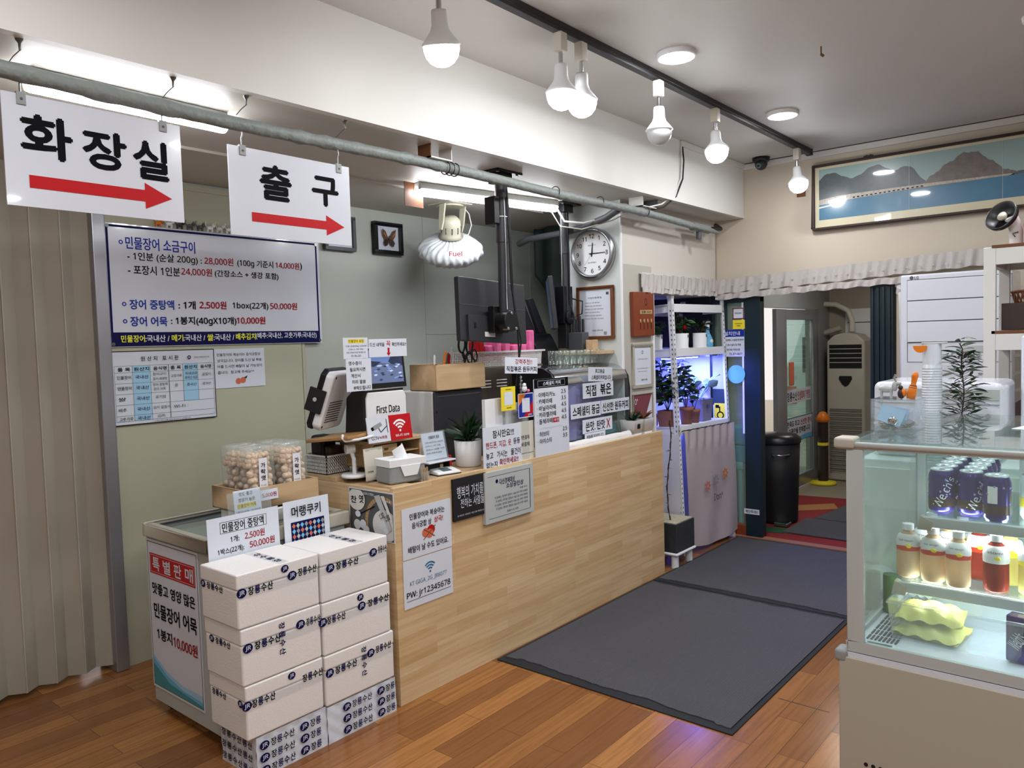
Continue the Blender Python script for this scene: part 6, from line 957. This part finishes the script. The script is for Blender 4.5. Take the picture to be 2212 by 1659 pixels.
dp_ = MB(); dp_.tube([(-1.285, 5.58, 1.83), (-1.275, 5.55, 1.76), (-1.265, 5.54, 1.5), (-1.255, 5.54, .8), (-1.25, 5.54, .2)], .028, 12, 'offwhite'); dp_.cyl((-1.29, 5.585, 1.80), (-1.28, 5.56, 1.84), .034, m='offwhite'); tag(dp_.build('drain_pipe'), 'off-white vertical pipe between the green door and the large air conditioner', 'pipe')
tag(MB().box((-1.33, 5.585, 1.84), (-1.25, 5.615, 1.9), 'cloth').build('wall_outlet', bevel=.004), 'pale socket plate at the right end of the lower frill', 'outlet')
# ================================================================ STORAGE RACK ON THE RIGHT
sr = thing('storage_rack', 'white storage rack with wooden boards at the right edge', 'rack', (-.567, 3.85, 0))
for x, y in ((0, 0), (1.1, 0), (0, .42), (1.1, .42)): MB().box((x, y, 0), (x+.045, y+.03, 1.895), 'offwhite').build('post', sr, bevel=.003)
for z in (1.82, 1.455, 1.0): b = MB(); b.box((.045, 0, z), (1.1, .02, z+.07), 'offwhite'); b.box((.045, .43, z), (1.1, .45, z+.07), 'offwhite'); b.box((0, .03, z), (.03, .42, z+.07), 'offwhite'); b.build('rail', sr, bevel=.002); MB().box((.03, -.002 if z > 1.5 else .0, z+.0705), (1.12, .45, z+.083), 'brown' if z > 1.2 else 'grey').build('shelf_board', sr)
MB().box((.2, .446, 0), (1.1, .45, 1.8), 'charcoal').build('back_sheet', sr)
dl = thing('desk_fan', 'small black round fan on a white bent neck standing on the rack top', 'fan', (-.465, 3.98, 1.905)); b = MB(); b.tube([(0, 0, .0), (0, 0, .06), (-.008, -.01, .1), (-.02, -.02, .125)], .026, 14, 'offwhite'); b.tube([(.0, -.026, .035), (-.01, -.032, .05), (.012, -.03, .055)], .002, 6, 'black'); b.build('neck', dl)
b = MB(); T = Matrix.Translation((-.045, -.02, .125)) @ Euler((math.radians(65), 0, math.radians(-28))).to_matrix().to_4x4(); b.lathe([(0, -.02), (.045, -.018), (.066, 0), (.068, .02), (.062, .02), (.05, -.004), (0, -.01)], n=36, m='black', T=T); b.lathe([(0, 0), (.018, 0), (.02, .012), (0, .016)], n=18, m='beige', T=T); b.build('head', dl)
pk = MB(); pk.ball((0, 0, .08), (.05, .05, .08), 'pink', 16, 10); pk.lathe([(.02, .15), (.045, .18), (.05, .2)], n=16, m='pink'); tag(pk.build('pink_bag', loc=(-.385, 3.95, 1.905)), 'shiny pink wrapped bag on the rack top at the right edge', 'bag')
bx = MB(); bx.box((0, 0, 0), (.32, .2, .115), 'darkbrown'); o = bx.build('brown_box', loc=(-.505, 3.88, 1.54), bevel=.003); tag(o, 'dark brown box on the middle board of the rack', 'box')
bb = thing('bamboo_basket', 'small brown woven basket on top of the dark brown box', 'basket', (-.43, 3.97, 1.656)); b = MB()
for k in range(16): a = 2*PI*k/16; b.cyl((.035*math.cos(a), .035*math.sin(a), 0), (.05*math.cos(a+.4), .05*math.sin(a+.4), .05), .004, m='brown', n=6)
b.tube([(.05*math.cos(2*PI*k/20), .05*math.sin(2*PI*k/20), .05) for k in range(20)], .005, 6, 'brown', closed=True); b.build('weave', bb)
wbd = thing('white_board', 'white rounded board with a yellow dot at the right edge above the showcase', 'board', (-.385, 3.45, 1.10)); MB().box((0, 0, 0), (.4, .02, .42), 'gloss_white').build('panel', wbd, bevel=.03); b = MB(); b.cyl((.045, -.003, .375), (.045, 0, .375), .02, m='yellow'); b.build('dot', wbd)
tag(MB().prism([(-.545, 3.88, 1.083), (-.40, 3.88, 1.083), (-.40, 3.88, 1.27), (-.47, 3.88, 1.22), (-.48, 3.88, 1.18)], (0, .12, 0), 'darkbrown').build('folded_bag', bevel=.003), 'dark folded paper bag on the lower board of the rack', 'bag')
# low cabinet and printer behind the showcase
lc_ = thing('side_cabinet', 'white low cabinet behind the drinks showcase', 'cabinet', (-.86, 3.08, 0)); MB().box((0, 0, 0), (.9, .5, 1.07), 'white').build('body', lc_, bevel=.005); b = MB(); [b.box((.02+.3*k, -.006, .05), (.30+.3*k, 0, 1.04), 'offwhite') for k in range(3)]; b.build('door', lc_, bevel=.003)
pr_ = thing('white_printer', 'wide white machine with a grey slot panel behind the showcase', 'printer', (-.835, 3.17, 1.072)); MB().box((0, 0, 0), (.43, .33, .285), 'gloss_white').build('casing', pr_, bevel=.025)
b = MB(); b.box((.11, -.004, .222), (.42, .002, .262), 'lgrey'); b.build('slot_panel', pr_, bevel=.002); b = MB(); [b.box((.02, -.003, z), (.42, .001, z+.003), 'grey') for z in (.08, .14, .205)]; b.cyl((.385, -.006, .165), (.385, 0, .165), .009, m='goldish'); b.build('seams', pr_)
# ================================================================ DRINKS SHOWCASE
XL, YF, W_, D_ = -.620, 2.10, 1.25, .80
sh = thing('drinks_showcase', 'refrigerated glass showcase with a beige base at the right edge', 'showcase', (XL, YF, 0)); HB = .70; HT = 1.266
b = MB(); b.box((-.018, -.01, 0), (W_, D_, HB-.012), 'beige'); b.build('base', sh, bevel=.004)
b = MB(); [b.cyl((.05+.018*i+(.0 if j % 2 else .0), -.0115, .409-.02*j), (.05+.018*i, -.009, .409-.02*j), .0052, m='black', n=12) for i in range(12) for j in range(3)]; b.build('vent_holes', sh)
b = MB(); b.box((-.002, -.003, HB-.012), (W_, .0, HB+.0), 'gloss_white'); b.build('lower_strip', sh)
b = MB(); FW = .042
b.box((0, 0, HB), (W_, .02, HB+.028), 'lgrey'); b.box((0, 0, HT-.022), (W_, .02, HT-.004), 'lgrey'); b.box((0, 0, HB+.028), (FW, .02, HT-.022), 'lgrey'); b.build('front_frame', sh, bevel=.003)
b = MB(); b.box((0, .02, HB), (.012, D_, HB+.03), 'lgrey'); b.box((0, .02, HT-.03), (.012, D_, HT-.006), 'lgrey'); b.box((0, D_-.03, HB), (.03, D_, HT-.006), 'lgrey'); b.box((W_-.03, D_-.03, HB), (W_, D_, HT-.006), 'lgrey'); b.build('side_frame', sh, bevel=.002)
MB().box((FW-.004, .008, HB+.024), (W_, .012, HT-.022), 'glass').build('front_glass', sh); MB().box((.003, .02, HB+.03), (.006, D_-.03, HT-.03), 'glass_hazy').build('side_glass', sh); MB().box((.0, .0, HT-.005), (W_, D_, HT+.004), 'glass').build('top_glass', sh, bevel=.001)
MB().box((.03, D_-.012, HB+.03), (W_-.03, D_-.008, HT-.03), 'glass_hazy').build('back_glass', sh)
b = MB(); b.box((-.03, -.008, HT-.022), (.022, .055, HT+.008), 'beige'); b.build('corner_cap', sh, bevel=.008); b = MB(); b.box((-.03, -.012, HB-.03), (.004, .04, HB+.005), 'grey'); b.build('corner_cap', sh, bevel=.01)
b = MB(); b.box((.012, .02, HB), (W_, D_-.01, HB+.018), 'gloss_white'); b.build('floor_pan', sh)
b = MB(); [b.box((.03+.010*i, .07+.045*j, HB+.0185), (.035+.010*i, .105+.045*j, HB+.0205), 'dgrey') for i in range(8) for j in range(14)]; b.build('air_grille', sh); MB().box((.04, .035, HB+.0185), (.10, .05, HB+.021), 'steel').build('plate', sh)
# shelves with light strips
def shelf(z, x0, y0, y1, lab):
    MB().box((x0, y0, z), (W_-.03, y1, z+.006), 'glass').build('glass_shelf', sh); gs_ = [c for c in sh.children if c.name.startswith('glass_shelf')][-1]; b = MB(); b.box((x0-.006, y0-.012, z-.026), (W_-.03, y0+.004, z+.002), 'lgrey'); b.build('shelf_rail', gs_, bevel=.003); b = MB(); b.prism([(x0-.012, y0-.014, z+.004), (x0+.02, y0-.014, z-.01), (x0+.015, y0-.014, z-.034), (x0-.02, y0-.014, z-.034)], (0, .03, 0), 'beige'); b.build('shelf_bracket', gs_)
    MB().box((x0+.02, y0+.008, z-.016), (W_-.04, y0+.03, z-.006), 'glow_case').build('light_strip', gs_)
shelf(1.038, .145, .22, .68, 1); shelf(.852, .085, .20, .74, 2)
MB().box((.3, D_-.05, HB+.1), (.33, D_-.03, HT-.05), 'lgrey').build('support', sh)
# cans
def can_mesh(t):
    b = MB(); b.lathe([(0, .004), (.024, .002), (.026, 0), (.033, .012), (.033, .104), (.0275, .118)], n=32, m='canpurple'); b.lathe([(.0334, .02), (.0334, .045)], n=32, m='canbrown'); b.build('can_body', t)
    b = MB(); b.lathe([(.0275, .118), (.0283, .1205), (.027, .1225), (.0255, .1215), (.025, .118), (0, .1175)], n=32, m='canlid'); b.ball((0, .006, .1195), (.007, .011, .001), 'steel', 12, 4); b.build('lid', t)
    b = MB(); vs_, fs_, x0, x1, y0, y1 = textmesh("Welch's", .03)
    A = math.radians(64); out = []
    for x, y in vs_:
        p = ((x-x0)/(x1-x0)-.5)*.09; q = ((y-y0)/(y1-y0)-.5)*.022; u = p*math.cos(A)-q*math.sin(A); z = p*math.sin(A)+q*math.cos(A); th = -PI/2+(u+.005)/.033
        out.append((.0338*math.cos(th), .0338*math.sin(th), .062+z))
    b.add(out, fs_, 'white'); b.build('lettering', part_of(t, 'can_body'))
    b = MB(); rr = random.Random(6)
    for k in range(14): th = rr.random()*6.28; z = .03+.08*rr.random(); b.ball((.0328*math.cos(th), .0328*math.sin(th), z), .003, 'purple', 8, 4)
    b.build('grape_print', part_of(t, 'can_body'))
c0 = None; ords = ('first', 'second', 'third', 'fourth', 'fifth', 'sixth', 'seventh', 'eighth', 'ninth')
for row in range(5):
    for i in range(2):
        x = -.447+i*.071; y = 2.375+row*.068
        if c0 is None: c0 = thing('drink_can', '', 'can', (x, y, 1.0445), 12); can_mesh(c0); o = c0
        else: o = copy_tree(c0); o.location = (x, y, 1.0445); o.rotation_euler.z = math.radians((-22, 30, 80, 140, 200, 260, 10, 100, 170, 60)[row*2+i])
        o['label'] = f"purple grape soda can on the upper glass shelf, {('left','right')[i]} column, {('front','second','third','fourth','rear')[row]} in its row"; o['group'] = 'grape soda cans on the upper glass shelf'
o = copy_tree(c0); o.location = (-.312, 2.34, 1.0445); o.rotation_euler.z = math.radians(170); tag(o, 'purple grape soda can standing turned with its back panel to the front', 'can', 'grape soda cans on the upper glass shelf'); b = MB(); b.box((-.0, 0, 0), (0, 0, 0), 'paper') if False else None
b = MB()
b.add([(.0341*math.cos(t_), .0341*math.sin(t_), z) for t_ in [PI/2-.35+.1*k for k in range(8)] for z in (.05, .095)], [(2*k, 2*k+2, 2*k+3, 2*k+1) for k in range(7)], 'label_w'); b.build('back_label', o)
lc2 = thing('lemon_can', 'pale blue and yellow lemon soda can at the right edge of the upper shelf', 'can', (-.235, 2.40, 1.0445), 10); b = MB(); b.lathe([(0, .004), (.024, .002), (.026, 0), (.033, .012), (.033, .104), (.0275, .118)], n=32, m='ice'); b.build('can_body', lc2); b = MB(); b.lathe([(.0275, .118), (.0283, .1205), (.0255, .1215), (0, .1175)], n=32, m='steel'); b.build('lid', lc2); b = MB(); b.lathe([(.0335, .035), (.0335, .06)], n=32, m='yellow'); b.build('yellow_band', lc2); b = MB()
vs_, fs_, x0, x1, y0, y1 = textmesh("CHIM", .03); b.add([(.0338*math.cos(-PI/2+((x-x0)/(x1-x0)-.5)*1.5), .0338*math.sin(-PI/2+((x-x0)/(x1-x0)-.5)*1.5), .068+((y-y0)/(y1-y0))*.026) for x, y in vs_], fs_, 'ink'); b.build('lettering', lc2)
# juice bottles on the lower shelf
def bottle(x, y, m, lm, label, nm='juice_bottle', txt='Self Magic', cap='white', rot=0, grp='juice bottles on the lower glass shelf'):
    t = thing(nm, label, 'bottle', (x, y, .8585), rot, grp); t.scale = (1, 1, .84); b = MB(); b.lathe([(0, .003), (.024, .001), (.029, .006), (.030, .03), (.0295, .095), (.0305, .12), (.026, .138), (.016, .150), (.013, .154), (.013, .160)], n=30, m=m); b.build('bottle_body', t)
    b = MB(); b.cyl((0, 0, .158), (0, 0, .178), .0148, m=cap, n=24); b.build('cap', t); b = MB(); b.lathe([(.0302, .098), (.0312, .12), (.0268, .139), (.020, .146)], n=30, m='label_w'); b.build('shoulder_label', t)
    b = MB(); b.lathe([(.0304, .093), (.0306, .105)], n=30, m=lm); b.grid(lambda u, v: (.0316*math.cos(-PI+PI*u), .0316*math.sin(-PI+PI*u), .104+(.010*math.sin(PI*u)-.004)*v), 20, 2, lm); b.ball((.006, -.0302, .11), (.009, .002, .007), 'yellow', 10, 6); b.build('red_band', part_of(t, 'shoulder_label'))
    vs_, fs_, x0, x1, y0, y1 = textmesh(txt, .02); b = MB(); b.add([(.0305*math.cos(-PI/2+((x-x0)/(x1-x0)-.5)*1.3)*.99, .0314*math.sin(-PI/2+((x-x0)/(x1-x0)-.5)*1.3), .124+((y-y0)/(y1-y0))*.007) for x, y in vs_], fs_, 'ink'); b.build('lettering', t)
xs = (-.525, -.460, -.397)
for i, x in enumerate(xs): bottle(x, 2.345-.012*i, 'juice_pale', 'label_red', f"pale peach juice bottle with a red-banded label, {('left','middle','right')[i]} of the front three")
bottle(-.312, 2.335, 'juice_red', 'label_w', 'dark red-brown drink bottle with a white back label on the lower shelf', txt='350ml'); bottle(-.235, 2.35, 'juice_yel', 'yellow', 'pale yellow drink bottle with a yellow band at the right edge of the lower shelf')
for i, x in enumerate((-.50, -.435, -.365)): bottle(x, 2.43, 'juice_red' if i == 2 else 'juice_pale', 'label_red', f"juice bottle in the second row of the lower shelf, {('left','middle','right')[i]} one")
bottle(-.29, 2.42, 'juice_yel', 'yellow', 'yellow drink bottle behind the dark red one')
for i, x in enumerate((-.50, -.42)): bottle(x, 2.52, 'juice_pale', 'label_red', f"juice bottle in the third row of the lower shelf, {('left','right')[i]} one")
# bin with packs on the floor of the case
cb_ = thing('clear_bin', 'clear plastic bin with yellow packs on the floor of the showcase', 'bin', (-.545, 2.20, .7225)); b = MB(); w2, d2, h2 = .31, .22, .10
q = [(0, 0), (w2, 0), (w2, d2), (0, d2)]
for (ax, ay), (bx_, by) in zip(q, q[1:]+q[:1]): b.add([(ax*.94+.01, ay*.94+.01, 0), (bx_*.94+.01, by*.94+.01, 0), (bx_, by, h2), (ax, ay, h2)], [(0, 1, 2, 3)], 'acrylic')
b.add([(.01, .01, 0), (w2*.95, .01, 0), (w2*.95, d2*.95, 0), (.01, d2*.95, 0)], [(0, 1, 2, 3)], 'acrylic'); b.build('walls', cb_, solid=.002); b = MB(); b.tube([(0, 0, h2), (w2, 0, h2), (w2, d2, h2), (0, d2, h2)], .005, 8, 'acrylic', closed=True); b.build('rim', cb_)
def pillow(name, label, loc, w_, d_, h_, m, rz, cat='pack', tilt=0):
    b = MB(); b.grid(lambda u, v: ((u-.5)*w_, (v-.5)*d_, h_*(.1+.9*(math.sin(PI*u)*math.sin(PI*v))**.4)+.004*math.sin(u*20+v*13)), 20, 14, m); b.grid(lambda u, v: ((u-.5)*w_, (.5-v)*d_, .0), 1, 1, m); o = b.build(name, loc=loc, rz=rz); o.rotation_euler.x = math.radians(tilt); return tag(o, label, cat)
pillow('yellow_pack', 'yellow soft pack lying lowest in the clear bin', (-.455, 2.30, .727), .16, .15, .035, 'bag_yel', -6); pillow('yellow_pack', 'yellow and white soft pack on top of the other in the clear bin', (-.46, 2.31, .766), .16, .14, .035, 'bag_yel', 4)
b = MB(); b.add([(-.04, -.03, .036), (.04, -.03, .036), (.04, .03, .036), (-.04, .03, .036)], [(0, 1, 2, 3)], 'paper')
gb = thing('grape_juice_box', 'purple juice carton with white lettering at the right edge inside the showcase', 'carton', (-.275, 2.215, .7225), -12); MB().box((0, 0, 0), (.05, .04, .115), 'canpurple').build('carton', gb, bevel=.003); b = MB(); put_text(b, "Welch's", .005, .04, .045, .07, 'white', -.0012, .03, 60); b.build('lettering', gb)
# packs at the left end (seen through the hazy side)
pillow('frosted_bag', 'frosty pale bag lying at the left end of the showcase floor', (-.60+.055, 2.66, .7225), .07, .16, .06, 'ice', 0, 'bag'); ch_ = MB(); ch_.cyl((0, 0, 0), (0, 0, .11), .02, m='leaf', n=24); tag(ch_.build('green_can', loc=(-.59, 2.42, .7225)), 'small green cylinder can at the left end of the showcase floor', 'can')
pillow('frosted_bag', 'pale green speckled bag on the left end behind the upper shelf', (-.555, 2.80, .7225), .06, .12, .11, 'leafpale', 0, 'bag')
# on top of the case
cbx = thing('coin_box', 'clear acrylic coin box full of coins and paper notes on the showcase top', 'coin box', (-.617, 2.32, HT+.005)); b = MB(); w3, d3, h3 = .115, .12, .088
for a, c in (((0, 0, 0), (w3, .003, h3)), ((0, d3-.003, 0), (w3, d3, h3)), ((0, 0, 0), (.003, d3, h3)), ((w3-.003, 0, 0), (w3, d3, h3)), ((0, 0, h3-.003), (w3, d3, h3)), ((0, 0, 0), (w3, d3, .003))): b.box(a, c, 'acrylic')
b.build('box', cbx); b = MB(); r = random.Random(9)
for k in range(70): x, y, z = .016+.083*r.random(), .016+.088*r.random(), .005+.02*r.random(); T = Matrix.Translation((x, y, z)) @ Euler((r.uniform(-.5, .5), r.uniform(-.5, .5), 0)).to_matrix().to_4x4(); b.cyl(T @ Vector((0, 0, 0)), T @ Vector((0, 0, .0016)), .0115, m='goldish' if k % 3 else 'steel', n=18)
b.build('coins', cbx); b = MB()
for k in range(5): T = Matrix.Translation((.05+.008*k, .012+.014*k, .04)) @ Euler((math.radians(-12), math.radians(20-9*k), 0)).to_matrix().to_4x4(); b.box((-.032, 0, -.022), (.032, .001, .026), 'paleblue' if k < 2 else 'paper', T)
b.build('notes', cbx); b = MB(); T = Euler((PI/2, 0, 0)).to_matrix().to_4x4(); b.lathe([(.012, 0), (.012, .003), (.006, .004), (0, .002)], c=(.058, .028, 0), n=24, m='chrome', T=T); b.build('lock', cbx)
ps = sign('price_slip', 'clear slanted plate standing behind the orange figure on the coin box', 'plate', (-.507, 2.37, HT+.03), .05, .17, {}, rz=0, m='acrylic', th=.003, roll=16)
dy = thing('deer_figurine', 'small silver deer figure with antlers on the coin box', 'figurine', (-.585, 2.36, HT+.094)); b = MB(); b.ball((0, 0, .026), (.02, .009, .011), 'lgrey'); b.ball((.022, 0, .034), (.008, .007, .014), 'lgrey'); b.ball((.03, 0, .042), (.010, .006, .006), 'lgrey'); [b.cyl((x, y, 0), (x, y, .022), .0028, m='lgrey', n=8) for x in (-.013, .013) for y in (-.005, .005)]; b.build('body', dy); b = MB(); [b.tube([(.026, s_*.003, .047), (.02, s_*.008, .058), (.026, s_*.012, .068)], .0016, 6, 'grey') for s_ in (-1, 1)]; b.build('antlers', dy)
br_ = thing('bear_figurine', 'tiny dark brown bear figure on the coin box between deer and orange figure', 'figurine', (-.545, 2.355, HT+.094)); b = MB(); b.ball((0, 0, .013), (.010, .009, .014), 'darkbrown'); b.ball((.006, 0, .016), (.008, .008, .012), 'orange'); b.ball((-.002, 0, .031), .0065, 'darkbrown'); b.build('body', br_)
og = thing('orange_figure', 'upright orange bottle-shaped figure on the coin box', 'figurine', (-.522, 2.36, HT+.094)); og.rotation_euler = (0, math.radians(10), 0); b = MB(); b.lathe([(0, 0), (.011, 0), (.012, .015), (.010, .035), (.0065, .04), (.0075, .055), (.009, .064), (.006, .074), (0, .077)], n=22, m='orange'); b.build('body', og); b = MB(); b.lathe([(.0106, .031), (.0088, .038)], n=22, m='darkbrown'); b.build('collar', og)
cs2 = thing('cup_stack', 'tall ribbed stack of white cups with an orange slice tag behind the showcase top', 'cups', (-.587, 2.955, 1.072)); b = MB(); pr2 = [(0, 0), (.028, 0)]; 
for k in range(38): pr2 += [(.030, .01+k*.009), (.0318, .014+k*.009)]
pr2 += [(.029, .36), (.030, .43), (0, .43)]; b.lathe(pr2, n=28, m='gloss_white', smooth=False); b.build('cups', cs2); b = MB(); b.prism([(-.03+.022*math.cos(a), -.031, .425+.024*math.sin(a)) for a in [PI+PI*k/14 for k in range(15)]], (0, -.002, 0), 'orange'); b.build('orange_tag', cs2); b = MB(); b.box((-.03, -.02, .43), (.045, .02, .436), 'lgrey'); b.build('lid', cs2, bevel=.002)
cp = thing('cup_plinth', 'small pale box under the tall cup stack', 'box', (-.65, 2.925, 0)); 
bpy.data.objects.remove(cp)
wp_ = thing('willow_plant', 'tall dark narrow-leaved plant rising behind the showcase top', 'potted plant', (-.50, 2.99, 1.072)); b = MB(); b.lathe([(0, 0), (.04, 0), (.05, .09), (.045, .09), (.043, .08)], n=24, m='white'); b.build('pot', wp_); b = MB(); b.lathe([(.043, .08), (0, .082)], n=20, m='soil'); b.build('soil', wp_)
st = MB(); lf = MB(); rr = random.Random(17); pts = [(.004*math.sin(z*30), 0, z) for z in [.08+.03*i for i in range(13)]]; pts[-1] = (-.01, 0, .43); st.tube(pts, .0022, 6, 'darkbrown')
for k in range(210):
    z = .10+.30*rr.random()**1.0; a = rr.random()*6.28; sp_ = .055*(1.15-(z-.1)/.36)+.012; d = Vector((math.cos(a), math.sin(a), rr.uniform(-.1, .8))); p = Vector((0, 0, z))+Vector((math.cos(a), math.sin(a), .4))*sp_*rr.random(); st.tube([(0, 0, z), p], .0009, 4, 'darkbrown'); lf.leaf(p, d, .030+.022*rr.random(), .010, 'leafdark', .35)
for k in range(9): a = k*2.4; lf.leaf((-.005, 0, .38+.008*k), (math.cos(a), math.sin(a), .7-.05*k), .045, .014, 'leafdark', .4)
st.build('stems', wp_); lf.build('leaves', wp_)
tag(MB().prism([(-.30, 2.5, HT+.005), (-.05, 2.42, HT+.005), (-.02, 2.7, HT+.005), (-.24, 2.74, HT+.005)], (0, 0, .001), 'paper').build('loose_sheet'), 'white sheet of paper lying on the showcase top at the right edge', 'paper')
for o in SC.objects:
    if o.type == 'MESH' and o.name.startswith('wall_recess_panel'): o['kind'] = 'structure'
